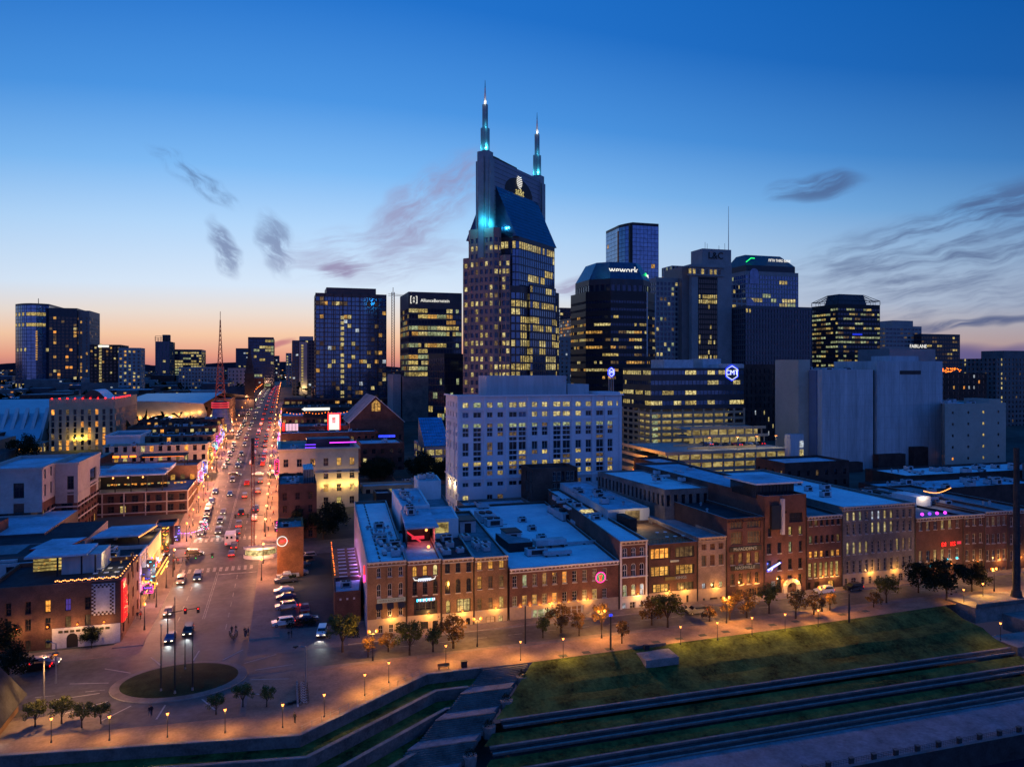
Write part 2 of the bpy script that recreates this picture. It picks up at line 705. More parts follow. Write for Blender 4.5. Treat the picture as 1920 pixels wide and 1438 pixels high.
def unit_frame(m,shape='rect',wall=None,nx=2,nz=2):
	"""frame proud of the pane: border and glazing bars; an arched one also fills the corners of its opening"""
	k = ('f',m,shape,wall,nx,nz)
	if k in UNIT:
		return UNIT[k]
	mb = MB()
	t = .055
	if shape == 'rect':
		mb.box(-.5,-.09,0,-.5 + t*1.6,.02,1,m)
		mb.box(.5 - t*1.6,-.09,0,.5,.02,1,m)
		mb.box(-.5 + t*1.6,-.09,0,.5 - t*1.6,.02,t,m)
		mb.box(-.5 + t*1.6,-.09,1 - t,.5 - t*1.6,.02,1,m)
	else:
		A = [(.5*cos(a),.78 + .22*sin(a)) for a in [R(180 - 22.5*i) for i in range(9)]]
		I = [(.5*.82*cos(a),.775 + .22*.84*sin(a)) for a in [R(180 - 22.5*i) for i in range(9)]]
		for i in range(8):
			mb.face([(I[i][0],-.1,I[i][1]),(I[i + 1][0],-.1,I[i + 1][1]),(A[i + 1][0],-.1,A[i + 1][1]),(A[i][0],-.1,A[i][1])],m)
			mb.face([(I[i][0],-.1,I[i][1]),(I[i][0],.05,I[i][1]),(I[i + 1][0],.05,I[i + 1][1]),(I[i + 1][0],-.1,I[i + 1][1])],m)
			if wall:
				w = wall
				q = [(A[i][0],-.14,A[i][1]),(A[i + 1][0],-.14,A[i + 1][1]),(A[i + 1][0],-.14,1.0),(A[i][0],-.14,1.0)]
				mb.face(q,w)
		mb.box(-.5,-.1,0,-.41,.02,.78,m)
		mb.box(.41,-.1,0,.5,.02,.78,m)
		mb.box(-.41,-.1,0,.41,.02,t,m)
	for i in range(1,nx):
		x = -.5 + i/nx
		mb.box(x - .022,-.05,t,x + .022,.02,.97 if shape == 'rect' else .93,m)
	for i in range(1,nz):
		z = i/nz
		mb.box(-.44,-.06,z - .014,.44,.02,z + .014,m)
	UNIT[k] = mb.mesh('window_frame')
	return UNIT[k]


def facade(mb,wm,P,u,W,z0,z1,cols,rows,pick,wins,depth=.3,shape='rect',reveal=None):
	"""one wall with real openings; the panes are collected in wins"""
	n = (u[1],-u[0])
	pt = lambda s,z,d=0.0: (P[0] + u[0]*s - n[0]*d,P[1] + u[1]*s - n[1]*d,z)
	rv = reveal or wm
	zc = z0
	for r,(za,zb) in enumerate(rows):
		if za > zc + 1e-4:
			mb.face([pt(0,zc),pt(W,zc),pt(W,za),pt(0,za)],wm)
		xc = 0.0
		for c,(a,b) in enumerate(cols):
			m = pick(r,c)
			if m is None:
				continue
			if a > xc + 1e-4:
				mb.face([pt(xc,za),pt(a,za),pt(a,zb),pt(xc,zb)],wm)
			mb.face([pt(a,za),pt(a,za,depth),pt(a,zb,depth),pt(a,zb)],rv)
			mb.face([pt(b,za,depth),pt(b,za),pt(b,zb),pt(b,zb,depth)],rv)
			mb.face([pt(a,za),pt(b,za),pt(b,za,depth),pt(a,za,depth)],rv)
			mb.face([pt(a,zb,depth),pt(b,zb,depth),pt(b,zb),pt(a,zb)],rv)
			wins.append((pt((a + b)/2,za,depth),u,b - a,zb - za,m,shape))
			xc = b
		if W > xc + 1e-4:
			mb.face([pt(xc,za),pt(W,za),pt(W,zb),pt(xc,zb)],wm)
		zc = zb
	if z1 > zc + 1e-4:
		mb.face([pt(0,zc),pt(W,zc),pt(W,z1),pt(0,z1)],wm)


def put_windows(root,wins,maxobj=300,frame=None,wall=None,nx=2,nz=2,name='window',sill=None):
	"""the largest-showing windows become objects, the rest one joined part"""
	def size(w):
		(x,y,z),u,a,b,m,s = w
		return -a*b/max(1.0,dep(x,y)) ** 2
	order = sorted(wins,key=size)
	base = root.location
	for (x,y,z),u,a,b,m,s in order[:maxobj]:
		o = link(name,unit_pane(m,s),root)
		o.location = (x - base[0],y - base[1],z - base[2])
		o.rotation_euler = (0,0,math.atan2(u[1],u[0]))
		o.scale = (a,1,b)
		if frame:
			link('window_frame',unit_frame(frame,s,wall,nx,nz),o)
	rest = order[maxobj:]
	if rest:
		mb = MB()
		for (x,y,z),u,a,b,m,s in rest:
			h = a/2
			mb.face([(x - u[0]*h,y - u[1]*h,z),(x + u[0]*h,y + u[1]*h,z),(x + u[0]*h,y + u[1]*h,z + b),(x - u[0]*h,y - u[1]*h,z + b)],m)
		o = mb.build('window_grid',root)
		o['kind'] = 'stuff'


def inset(P,d):
	n = len(P)
	out = []
	for i in range(n):
		a,b,c = P[i - 1],P[i],P[(i + 1) % n]
		u1 = ((b[0] - a[0]),(b[1] - a[1]))
		u2 = ((c[0] - b[0]),(c[1] - b[1]))
		l1,l2 = math.hypot(*u1),math.hypot(*u2)
		n1 = (-u1[1]/l1,u1[0]/l1)
		n2 = (-u2[1]/l2,u2[0]/l2)
		k = 1 + n1[0]*n2[0] + n1[1]*n2[1]
		out.append((b[0] + (n1[0] + n2[0])/k*d,b[1] + (n1[1] + n2[1])/k*d))
	return out


def bays(W,bay,win,margin=0.0):
	k = max(1,int(round((W - 2*margin)/bay)))
	p = (W - 2*margin)/k
	w = win*p/bay
	return [(margin + p*i + (p - w)/2,margin + p*i + (p + w)/2) for i in range(k)]


def storeys(z0,z1,floor,wh,sill):
	out = []
	z = z0
	while z + sill + wh <= z1 + 1e-3:
		out.append((z + sill,z + sill + wh))
		z += floor
	return out


def lit(p=.3,on=('w1','w2','w5'),off='gd',seed=1,run=0,rows=None):
	"""which windows are lit: scattered, or in runs along a floor"""
	rg = random.Random(seed)
	cache = {}

	def f(r,c):
		if run:
			key = (r,c // run)
		else:
			key = (r,c)
		if key not in cache:
			q = rows[r % len(rows)] if rows else p
			cache[key] = rg.choice(on) if rg.random() < q else off
		v = cache[key]
		if run and v != off and rg.random() < .12:
			return off
		return v
	return f


def box_poly(x0,y0,x1,y1):
	return [(x0,y0),(x1,y0),(x1,y1),(x0,y1)]


def sees(P,i):
	a,b = P[i],P[(i + 1) % len(P)]
	n = (b[1] - a[1],-(b[0] - a[0]))
	return -(a[0] + b[0])/2*n[0] - (a[1] + b[1])/2*n[1] > 0


def walls(root,P,z0,z1,wm,spec,wins,roof='roof_grey_skytint',para=.9,name='wall',rname='roof',coping=None,edges=None):
	"""the walls (with openings) and the parapeted roof of one volume, as two parts of root"""
	mb = MB()
	n = len(P)
	for i in range(n):
		a,b = P[i],P[(i + 1) % n]
		W = math.hypot(b[0] - a[0],b[1] - a[1])
		u = ((b[0] - a[0])/W,(b[1] - a[1])/W)
		s = spec(i) if callable(spec) else spec
		if edges is not None and i not in edges:
			s = None
		if s and sees(P,i):
			wm_i = s.get('wall',wm)
			cols = s['cols'](W) if callable(s.get('cols')) else s.get('cols') or bays(W,s['bay'],s['win'],s.get('margin',0))
			rows = s['rows'] if 'rows' in s else storeys(z0 + s.get('base',0),z1 - s.get('top',0),s['floor'],s['wh'],s['sill'])
			facade(mb,wm_i,a,u,W,z0,z1,cols,rows,s['pick'],wins,s.get('depth',.3),s.get('shape','rect'),s.get('reveal'))
		else:
			mb.face([(*a,z0),(*b,z0),(*b,z1),(*a,z1)],wm)
	w = mb.build(name,root)
	rb = MB()
	if para > 0:
		I = inset(P,.4)
		cm = coping or wm
		for i in range(n):
			j = (i + 1) % n
			rb.face([(*P[i],z1),(*P[j],z1),(*I[j],z1),(*I[i],z1)],cm)
			rb.face([(*I[j],z1 - para),(*I[i],z1 - para),(*I[i],z1),(*I[j],z1)],cm)
		rb.face([(*p,z1 - para) for p in I],roof)
	else:
		rb.face([(*p,z1) for p in P],roof)
	rb.build(rname,root)
	return w


def ledge(mb,P,i,z,h,out,m,ext=0.0):
	"""a cornice or string course along edge i of the footprint"""
	a,b = P[i],P[(i + 1) % len(P)]
	W = math.hypot(b[0] - a[0],b[1] - a[1])
	u = ((b[0] - a[0])/W,(b[1] - a[1])/W)
	n = (u[1],-u[0])
	q = [(a[0] - u[0]*ext + n[0]*out,a[1] - u[1]*ext + n[1]*out),(b[0] + u[0]*ext + n[0]*out,b[1] + u[1]*ext + n[1]*out),
		 (b[0] + u[0]*ext - n[0]*.02,b[1] + u[1]*ext - n[1]*.02),(a[0] - u[0]*ext - n[0]*.02,a[1] - u[1]*ext - n[1]*.02)]
	mb.prism(q,z,z + h,m,bottom=True)


# rooftop machinery: three shared shapes, each placed as a part of its building
def unit_mesh(kind):
	if kind in UNIT:
		return UNIT[kind]
	mb = MB()
	if kind == 'air_handler':
		mb.box(-.5,-.5,.08,.5,.5,.8,'metal_pale')
		mb.box(-.5,-.5,0,-.35,.5,.08,'metal_dark')
		mb.box(.35,-.5,0,.5,.5,.08,'metal_dark')
		mb.cyl(-.22,0,.8,.95,.2,.2,10,'metal_dark')
		mb.cyl(.24,0,.8,.95,.2,.2,10,'metal_dark')
		mb.box(-.3,-.515,.2,.3,-.5,.7,'metal_dark')
	elif kind == 'roof_vent':
		mb.cyl(0,0,0,.55,.28,.28,8,'metal_pale')
		mb.cyl(0,0,.55,.8,.5,.42,8,'metal')
		mb.cyl(0,0,.8,1.0,.42,.08,8,'metal')
	elif kind == 'duct':
		mb.box(-.5,-.5,.35,.5,.5,1,'metal_pale')
		for x in (-.4,0,.4):
			mb.box(x - .02,-.45,0,x + .02,.45,.35,'metal_dark')
	elif kind == 'skylight':
		mb.box(-.5,-.5,0,.5,.5,.35,'metal_pale')
		mb.loft([(-.45,-.45),(.45,-.45),(.45,.45),(-.45,.45)],.35,[(-.4,-.05),(.4,-.05),(.4,.05),(-.4,.05)],1,'w2')
	elif kind == 'stair_bulkhead':
		mb.box(-.5,-.5,0,.5,.5,.92,'metal_pale')
		mb.box(-.55,-.55,.92,.55,.55,1,'metal_dark')
		mb.box(-.2,-.52,0,.2,-.5,.75,'metal_dark')
	UNIT[kind] = mb.mesh(kind)
	return UNIT[kind]


def gear(root,kind,x,y,z,sx,sy,sz,rz=0.0):
	o = link(kind,unit_mesh(kind),root)
	o.location = (x - root.location[0],y - root.location[1],z - root.location[2])
	o.scale = (sx,sy,sz)
	o.rotation_euler = (0,0,rz)
	return o


def clutter(root,x0,y0,x1,y1,z,n,seed,big=1.0):
	rg = random.Random(seed)
	placed = []
	tries = 0
	while len(placed) < n and tries < n*30:
		tries += 1
		k = rg.choice(['air_handler','air_handler','roof_vent','duct','roof_vent','air_handler'])
		if k == 'air_handler':
			s = (rg.uniform(1.6,3.2)*big,rg.uniform(1.4,2.2)*big,rg.uniform(1.2,2.0)*big)
		elif k == 'duct':
			s = (rg.uniform(2.5,6)*big,rg.uniform(.6,1.0)*big,rg.uniform(.8,1.1)*big)
		else:
			s = (rg.uniform(.7,1.1)*big,)*2 + (rg.uniform(.8,1.4)*big,)
		rz = rg.choice((0,math.pi/2))
		hx,hy = (s[0]/2,s[1]/2) if rz == 0 else (s[1]/2,s[0]/2)
		if x1 - x0 < 2*hx + .4 or y1 - y0 < 2*hy + .4:
			continue
		x,y = rg.uniform(x0 + hx,x1 - hx),rg.uniform(y0 + hy,y1 - hy)
		if any(abs(x - a) < hx + c + .2 and abs(y - b) < hy + d + .2 for a,b,c,d in placed):
			continue
		placed.append((x,y,hx,hy))
		gear(root,k,x,y,z,*s,rz)


# ------------------------------------------------------------------ the setting
def struct(o,kind='structure'):
	o['kind'] = kind
	return o


FRONT = [(-400,150),(-75,127.5),(-46,123.5),(2,116.2),(24,132.6),(42,132.6),(100,134.2),(150,136.6),(176,137.6),(420,150)]


def front_y(x):
	for (a,ya),(b,yb) in zip(FRONT,FRONT[1:]):
		if a <= x <= b:
			return ya + (yb - ya)*(x - a)/(b - a)
	return 150


mb = MB()
xs = sorted(set([p[0] for p in FRONT] + [-31.5,-28,-7,-2,12,60,130,250]))
for a,b in zip(xs,xs[1:]):
	mb.face([(a,front_y(a),0),(b,front_y(b),0),(b,152,0),(a,152,0)],'pavement')
ys = [152,165,205,235,335,445,560,800,1500,3000,9000]
xs2 = [-6000,-1500,-400,-75,-31.5,-2,60,176,420,1500,6000]
for a,b in zip(ys,ys[1:]):
	for c,d in zip(xs2,xs2[1:]):
		mb.face([(c,a,gz(a)),(d,a,gz(a)),(d,b,gz(b)),(c,b,gz(b))],'earth' if a >= 165 or c < -75 else 'pavement')
struct(mb.build('ground'))


def sheet(x0,y0,x1,y1,m,dz,mb=None,name=None):
	"""a strip of surface that follows the rise of the ground"""
	own = mb is None
	mb = mb or MB()
	cuts = [y0] + [y for y,_ in PROF if y0 < y < y1] + [y1]
	for a,b in zip(cuts,cuts[1:]):
		mb.face([(x0,a,gz(a) + dz),(x1,a,gz(a) + dz),(x1,b,gz(b) + dz),(x0,b,gz(b) + dz)],m)
	if own:
		return struct(mb.build(name))


BL,BR = -31.5,-2.0      # building lines of the avenue
KL,KR = -27.0,-7.0      # its kerbs
mb = MB()
sheet(KL,160,KR,1500,'asphalt',.02,mb)
struct(mb.build('avenue_road'))
mb = MB()
mb.face([(KL,125,.012),(KR,118,.012),(KR,160,.012),(KL,160,.012)],'asphalt')
mb.face([(KR,142,.012),(250,144,.012),(250,152,.012),(KR,151,.012)],'asphalt')
mb.face([(-120,142,.012),(KL,134,.012),(KL,158,.012),(-120,161,.012)],'asphalt')
struct(mb.build('riverside_road'))
mb = MB()
sheet(-160,222,KL,235,'asphalt',.03,mb)
sheet(KR,222,330,235,'asphalt',.03,mb)
struct(mb.build('cross_street_road'))
# pavements with kerbs
mb = MB()


def walkway(x0,y0,x1,y1):
	cuts = [y0] + [y for y,_ in PROF if y0 < y < y1] + [y1]
	for a,b in zip(cuts,cuts[1:]):
		za,zb = gz(a) + .14,gz(b) + .14
		mb.face([(x0,a,za),(x1,a,za),(x1,b,zb),(x0,b,zb)],'pavement')
		for x in (x0,x1):
			f = [(x,a,za - .14),(x,b,zb - .14),(x,b,zb),(x,a,za)]
			mb.face(f if x == x1 else f[::-1],'kerb')
	for y in (y0,y1):
		z = gz(y)
		f = [(x0,y,z),(x1,y,z),(x1,y,z + .14),(x0,y,z + .14)]
		mb.face(f if y == y0 else f[::-1],'kerb')


walkway(BL - 1,163,KL,221)
walkway(KR,160,BR + 1,221)
for a,b in ((236,322),(340,432),(450,548),(562,700)):
	walkway(BL - 1,a,KL,b)
	walkway(KR,a,BR + 1,b)
struct(mb.build('avenue_pavement'))
mb = MB()
mb.face([(12,151.6,.14),(250,153,.14),(250,157,.14),(12,157,.14)],'pavement')
mb.face([(12,151.6,0),(250,153,0),(250,153,.14),(12,151.6,.14)],'kerb')
struct(mb.build('riverside_pavement'))
mb = MB()
for a,b in zip([-6,2,24,42,100,150,176,250],[2,24,42,100,150,176,250]):
	ya = front_y(a)
	mb.face([(a,ya + .02,.03),(b,front_y(b) + .02,.03),(b,141.5,.03),(a,140.5,.03)],'promenade')
mb.face([(-46,124,.03),(-6.02,117.9,.03),(-6.02,125,.03),(-46,128,.03)],'promenade')
struct(mb.build('promenade'))
for i in range(17):
	px,py = ((540 + i*9,1330 - i*3.2) if i < 3 else (930 + i*44,1236 - (i - 3)*6.6))
	x,y = gp(px,py,0)
	tp = MB()
	tp.box(x - .8,y + 1.2,.031,x + .8,y + 2.4,.05,'earth')
	tp.build('tree_pit',bpy.data.objects['promenade'])
# painted markings
mb = MB()
for x in (-22.2,-12.0):
	y = 168
	while y < 420:
		if not 219 < y < 240:
			sheet(x - .09,y,x + .09,y + 3.2,'paint_line',.026,mb)
		y += 7.5
for x in (-17.3,-16.9):
	for a,b in ((176,212),(244,322),(342,430)):
		sheet(x - .08,a,x + .08,b,'paint_line',.026,mb)
for y0,y1 in ((212.5,216.0),(240.5,244.0)):
	x = KL + .8
	while x < KR - .6:
		sheet(x,y0,x + .75,y1,'paint_line',.027,mb)
		x += 1.55
for px,py,ang in ((445,855,0),):
	pass
sheet(KL + 10,209.6,KR - .3,210.2,'paint_line',.027,mb)
sheet(KL + .3,246.5,KR - 10,247.1,'paint_line',.027,mb)
for a in range(10):
	x = -100 + a*7.5
	mb.face([(x,142.4,.02),(x + 3,142.3,.02),(x + 3,142.5,.02),(x,142.6,.02)],'paint_line')
for a in range(24):
	x = 14 + a*7.5
	mb.face([(x,147.4,.02),(x + 3,147.4,.02),(x + 3,147.58,.02),(x,147.58,.02)],'paint_line')
for i in range(14):
	a = R(8 + i*25.7)
	ix,iy = gp(338,1277,0)
	p = lambda r,s: (ix + 9.6*r*cos(a) - s*sin(a),iy + 7.2*r*sin(a) + s*cos(a),.036)
	if -.2 < sin(a) or iy + 7.2*2.0*sin(a) > 121:
		mb.face([p(1.3,-.14),p(1.3,.14),p(2.0,.14),p(2.0,-.14)][::-1],'kerb')
struct(mb.build('road_markings'))
mb = MB()
mb.face([(-1.6,165,.05),(14.5,163,.05),(15.5,218,.55),(-1.6,218,.55)],'asphalt_lot')
struct(mb.build('parking_lot_paving'))

# round planted island with a stone kerb
cx,cy_ = gp(338,1277,0)
isl = thing('traffic_island','round grass traffic island with stone kerb holding four flagpoles','traffic island',(cx,cy_,0))
rx,ry = 9.6,7.2
mb = MB()
N = 40
E = lambda k,a: (cx + rx*k*cos(a),cy_ + ry*k*sin(a))
for i in range(N):
	a,b = 2*math.pi*i/N,2*math.pi*(i + 1)/N
	mb.face([(*E(1.16,a),.012),(*E(1.16,b),.012),(*E(1.16,b),.2),(*E(1.16,a),.2)],'kerb')
	mb.face([(*E(1.16,a),.2),(*E(1.16,b),.2),(*E(1.0,b),.34),(*E(1.0,a),.34)],'pavement')
mb.build('kerb_ring',isl)
mb = MB()
for k0,k1,z0,z1 in ((1.0,.7,.34,.55),(.7,.35,.55,.75),(.35,.02,.75,.8)):
	for i in range(N):
		a,b = 2*math.pi*i/N,2*math.pi*(i + 1)/N
		mb.face([(*E(k0,a),z0),(*E(k0,b),z0),(*E(k1,b),z1),(*E(k1,a),z1)],'grass_unlit')
mb.build('grass_mound',isl)

# the slope down to the river, on the right of the stairs
rg = random.Random(5)


def lawn(name,rows,x0,x1,step=2.2,wav=.0,m='grass'):
	mb = MB()
	n = int((x1 - 40)/step)
	grid = []
	for (y0,z,k,w) in rows:
		line = []
		xa = 44.2 - .866*(132.4 - (y0 or 132.6 + k)) + x0
		for i in range(n + 1):
			x = xa + (x1 - xa)*i/n
			y = y0 if not k else front_y(x) + k
			line.append((x,y,z + w*(sin(x*.23 + y0) + .6*sin(x*.61 + y0*2.1) + rg.uniform(-.5,.5))*.5))
		grid.append(line)
	for a,b in zip(grid,grid[1:]):
		for i in range(n):
			mb.face([b[i],b[i + 1],a[i + 1],a[i]],m)
	return struct(mb.build(name,smooth=True))


LX0,LX1 = 36.0,146.0
lawn('lawn_upper',[(0,.0,-.02,0),(0,-.15,-1.2,.06),(0,-.75,-3.0,.16),(0,-1.55,-5.0,.22),(126.4,-1.9,0,.25),(124.0,-2.9,0,.2),(122.0,-3.3,0,.2),(120.2,-3.7,0,0)],0.0,LX1)
lawn('lawn_middle',[(117.8,-4.75,0,0),(117.0,-4.9,0,.12),(116.0,-5.1,0,.1),(115.2,-5.3,0,0)],1.0,LX1)
lawn('lawn_lower',[(112.9,-6.35,0,0),(112.1,-6.5,0,.12),(111.4,-6.6,0,.1),(110.5,-6.8,0,0)],3.5,LX1)
for nm,y0,z0,x0 in (('top',120.25,-3.72,34.4),('middle',115.25,-5.34,31.2),('bottom',110.55,-6.84,30.0)):
	w = thing('seat_wall',{'top': 'highest of the stepped stone seat walls cut into the lawn','middle': 'middle stepped stone seat wall between two strips of lawn',
							'bottom': 'lowest stepped stone seat wall above the riverside walk'}[nm],'seat wall',(x0,y0,z0),group='seat walls across the lawn')
	x = x0
	bl = MB()
	bl.box(0,.06,0,1,1,.72,'wall_dark')  # riser painted darker than the cap, standing in for its shade
	bl.box(0,0,.72,1,1,1,'wall_stone')
	me = UNIT.setdefault('stone_block',bl.mesh('stone_block'))
	for row,(dy,top,dpt) in enumerate(((0,.12,.55),(-1.1,-.42,.55),(-2.2,-.9,.5))):
		if nm != 'bottom' and row == 2:
			continue
		x = x0 + row*.2
		while x < LX1 - .1:
			L = min(3.05 + .5*((row*7 + int(x)) % 3),LX1 - x)
			o = link('stone_block',me,w)
			o.location = (x - x0,dy - dpt,top - .5)
			o.scale = (L - .04,dpt*.7,.42 + RNG.uniform(-.01,.01))
			x += L
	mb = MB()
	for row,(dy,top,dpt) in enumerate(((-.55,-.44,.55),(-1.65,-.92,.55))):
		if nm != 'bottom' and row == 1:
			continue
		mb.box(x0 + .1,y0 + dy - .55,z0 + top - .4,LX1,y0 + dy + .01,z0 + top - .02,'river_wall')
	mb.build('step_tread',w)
mb = MB()
mb.box(-120,97.9,-9.6,300,107.9,-8.05,'walk')
struct(mb.build('riverside_walk'))
mb = MB()
mb.box(-130,97.2,-16,300,97.88,-7.86,'river_wall','concrete_dark')
struct(mb.build('river_edge'))
mb = MB()
mb.face([(-900,-700,-12),(1200,-700,-12),(1200,97.5,-12),(-900,97.5,-12)],'water')
struct(mb.build('river'))
mb = MB()
mb.face([(-130,97.5,-9.9),(300,97.5,-9.9),(300,140,-9.9),(-130,126,-9.9)],'wall_dark')
struct(mb.build('bank_ground'))
# posts along the quay
mb = MB()
mb.box(-.35,-.25,0,.35,.25,.95,'river_wall')
mb.box(-.42,-.32,.95,.42,.32,1.08,'wall_dark')
pm = mb.mesh('post')
fence = thing('quay_railing','dark railing of posts and thin rails along the river edge','railing',(60,98.2,-8.05))
for i in range(22):
	o = link('post',pm,fence)
	o.location = (i*4.4,0,0)
for i in range(21):
	mb = MB()
	for z in (.35,.62,.88):
		mb.box(60 + i*4.4 + .43,98.17,-8.05 + z,60 + (i + 1)*4.4 - .43,98.21,-8.01 + z,'metal_dark')
	for k in range(1,9):
		x = 60 + i*4.4 + k*.48
		mb.box(x,98.18,-8.0,x + .03,98.2,-7.19,'metal_dark')
	mb.build('railing_panel',fence)

# zigzag retaining walls and grass ledges on the left of the stairs
TA = [(-75,127.5),(-46,123.5),(2,116.2),(24,132.6),(34.5,132.6)]


def offset_line(P,d):
	out = []
	for i,p in enumerate(P):
		ns = []
		if i > 0:
			u = (p[0] - P[i - 1][0],p[1] - P[i - 1][1])
			l = math.hypot(*u)
			ns.append((u[1]/l,-u[0]/l))
		if i < len(P) - 1:
			u = (P[i + 1][0] - p[0],P[i + 1][1] - p[1])
			l = math.hypot(*u)
			ns.append((u[1]/l,-u[0]/l))
		if len(ns) == 2:
			k = 1 + ns[0][0]*ns[1][0] + ns[0][1]*ns[1][1]
			n = ((ns[0][0] + ns[1][0])/k,(ns[0][1] + ns[1][1])/k)
		else:
			n = ns[0]
		out.append((p[0] + n[0]*d,p[1] + n[1]*d))
	return out


SD = (-.72,-.694)        # the stairs run down this way
for k,(d,zt,zb,lab) in enumerate(((0,.35,-1.75,'uppermost zigzag stone retaining wall edging the promenade'),(3.4,-1.35,-3.55,'second zigzag stone retaining wall below the promenade'),
									  (6.8,-3.15,-5.4,'third zigzag stone retaining wall beside the stairs'),(10.2,-5.0,-7.4,'lowest zigzag stone retaining wall near the bottom of the stairs'))):
	L = offset_line(TA,d)
	end = (34.5 + SD[0]*d*1.42,132.6 + SD[1]*d*1.42)
	L[-1] = (end[0],L[-1][1])
	w = thing('retaining_wall',lab,'retaining wall',(L[2][0],L[2][1],zb),group='retaining walls beside the stairs')
	O = offset_line(L,.5)
	for a,b,c,e in zip(L,L[1:],O[1:],O):
		mb = MB()
		mb.prism([e,c,b,a],zb,zt - .12,'wall_dark')
		mb.build('wall_face',w)
		mb = MB()
		q = offset_line([a,b],-.08)
		q2 = offset_line([e,c],.1)
		mb.prism([q2[0],q2[1],q[1],q[0]],zt - .12,zt,'wall_stone',bottom=True)
		mb.build('coping',w)
	if k < 3:
		N_ = offset_line(TA,d + 3.42)
		e2 = (34.5 + SD[0]*(d + 3.4)*1.42,N_[-1][1])
		N_[-1] = e2
		gb = MB()
		for a,b,c,e in zip(O,O[1:],N_[1:],N_):
			za,zc = zb + .25,zb + .12
			gb.face([(e[0],e[1],zc),(c[0],c[1],zc),(b[0],b[1],za),(a[0],a[1],za)],'grass')
		struct(gb.build('grass_ledge'))

# stairs: flights and landings running down to the left
st = thing('river_stairs','broad stone stairs with landings running down the bank','stairs',(37,132.6,0))
PX = (-SD[1],SD[0])      # across the stairs
tr = MB()
tr.box(0,0,0,1,1,1,'wall_dark')
tread = tr.mesh('tread')
z,x,y = 0.0,34.6,132.4
for fl in range(5):
	wid = 8.6 + fl*.9
	# lines across the flights stay parallel to the promenade edge
	for s in range(9):
		o = link('tread',tread,st)
		o.location = (x - 37,y - .36 - 132.6,z - .9)
		o.scale = (wid,.36,.9 - .16)
		x += SD[0]*.36/abs(SD[1])*1.0
		y -= .36
		z -= .17
	mb = MB()
	dy = 2.0
	dx = SD[0]*dy/abs(SD[1])
	mb.prism([(x + dx,y - dy),(x + dx + wid + .5,y - dy),(x + wid,y),(x,y)],z - 1.2,z - .16,'walk')
	mb.build('landing',st)
	pl = thing('planter',f'round stone planter with a bush beside the {ORD[fl]} stair flight from the top','planter',(x + wid + .9 + .6,y + .6,z - .3),group='planters beside the stairs')
	mb = MB()
	mb.cyl(pl.location[0],pl.location[1],z - 1.4,z + .45,1.0,1.15,12,'wall_stone')
	mb.build('bowl',pl)
	mb = MB()
	for q in range(160):
		a,b_,r = RNG.uniform(0,6.28),RNG.uniform(0,1.4),RNG.uniform(.5,1.0)
		c = Vector((pl.location[0] + r*cos(a)*cos(b_),pl.location[1] + r*sin(a)*cos(b_),z + .45 + 1.1*r*sin(b_)))
		t1 = Vector((RNG.uniform(-1,1),RNG.uniform(-1,1),RNG.uniform(-1,1))).normalized()*.16
		t2 = Vector((RNG.uniform(-1,1),RNG.uniform(-1,1),RNG.uniform(-1,1))).normalized()*.16
		mb.face([tuple(c - t1),tuple(c + t2),tuple(c + t1)],'leaf_dark')
	mb.build('foliage',pl)
	x += dx
	y -= dy
mb = MB()
mb.prism([(x - 14,y - 9),(x + 22,y - 9),(x + 16,y + .02),(x - 4,y + .02)],z - 1.3,z - .16,'walk')
mb.build('landing',st)

# lookout platform cut into the top of the lawn, and the terrace at the far right
lp = thing('lookout_platform','rectangular stone platform notched into the top of the lawn','platform',(69,129,-.2))
mb = MB()
mb.prism([(65.2,127.6),(72.2,127.6),(72.4,132.9),(65.2,132.8)],-1.7,-.25,'wall_stone')
mb.build('deck',lp)
mb = MB()
mb.prism([(65.1,132.92),(72.4,132.96),(72.4,133.26),(65.1,133.22)],-.6,.45,'wall_dark')
mb.build('back_wall',lp)
mb = MB()
mb.box(67.2,132.0,-.25,68.2,132.7,.8,'metal_dark')
mb.build('litter_bin',lp)
tw = thing('river_terrace','dark stepped stone terrace walls at the far right end of the lawn','terrace',(165,124,-2))
for i,(a,b,c,d,z0,z1,m) in enumerate(((150,131.6,240,139.5,-3,.5,'wall_stone'),(158,126,240,131.58,-5,-1.4,'wall_stone'),(147,119,240,125.98,-7,-3.6,'wall_dark'),
											 (147,112,240,118.98,-9,-5.6,'wall_dark'),(147,107.8,240,111.98,-9,-7.2,'wall_dark'))):
	mb = MB()
	mb.box(a,b,z0,c,d,z1,m,'wall_stone')
	mb.build('terrace_step',tw)
mb = MB()
mb.box(150,131.2,.5,240,131.5,1.4,'wall_dark')
mb.build('parapet',tw)

# far hills
mb = MB()
rg = random.Random(3)
prev = None
for i in range(181):
	az = R(-75 + i*150/180 + 17)
	d = 5200
	hh = 74 + 22*sin(i*.11 + .6) + 12*sin(i*.29) + 5*sin(i*.9) + rg.uniform(-2,2)
	if 58 < i < 118:
		hh -= 8
	p = (d*sin(az),d*cos(az))
	q = (1.4*d*sin(az),1.4*d*cos(az))
	if prev:
		(a,h0,b) = prev
		mb.face([(*a,20),(*p,20),(*p,hh),(*a,h0)],'hill')
		mb.face([(*a,h0),(*p,hh),(*q,hh - 40),(*b,h0 - 40)],'hill')
	prev = (p,hh,q)
struct(mb.build('hills',smooth=True))


# ------------------------------------------------------------------ towers and large buildings
def pbox(pl,pr,Y,side=None,depth=None):
	"""footprint of a grid-aligned block: front between two sight lines at row Y, depth given or read from the far edge of its visible flank"""
	X0,X1 = fx(pl,Y),fx(pr,Y)
	if depth is None:
		Xs = X0 if X0 > 0 else X1
		depth = Xs/tan(YAW + atan((side - 960)/FPX)) - Y
	return box_poly(X0,Y,X1,Y + depth)


def ztop(py,P,i=0):
	return zy(py,P[i][0],P[i][1])


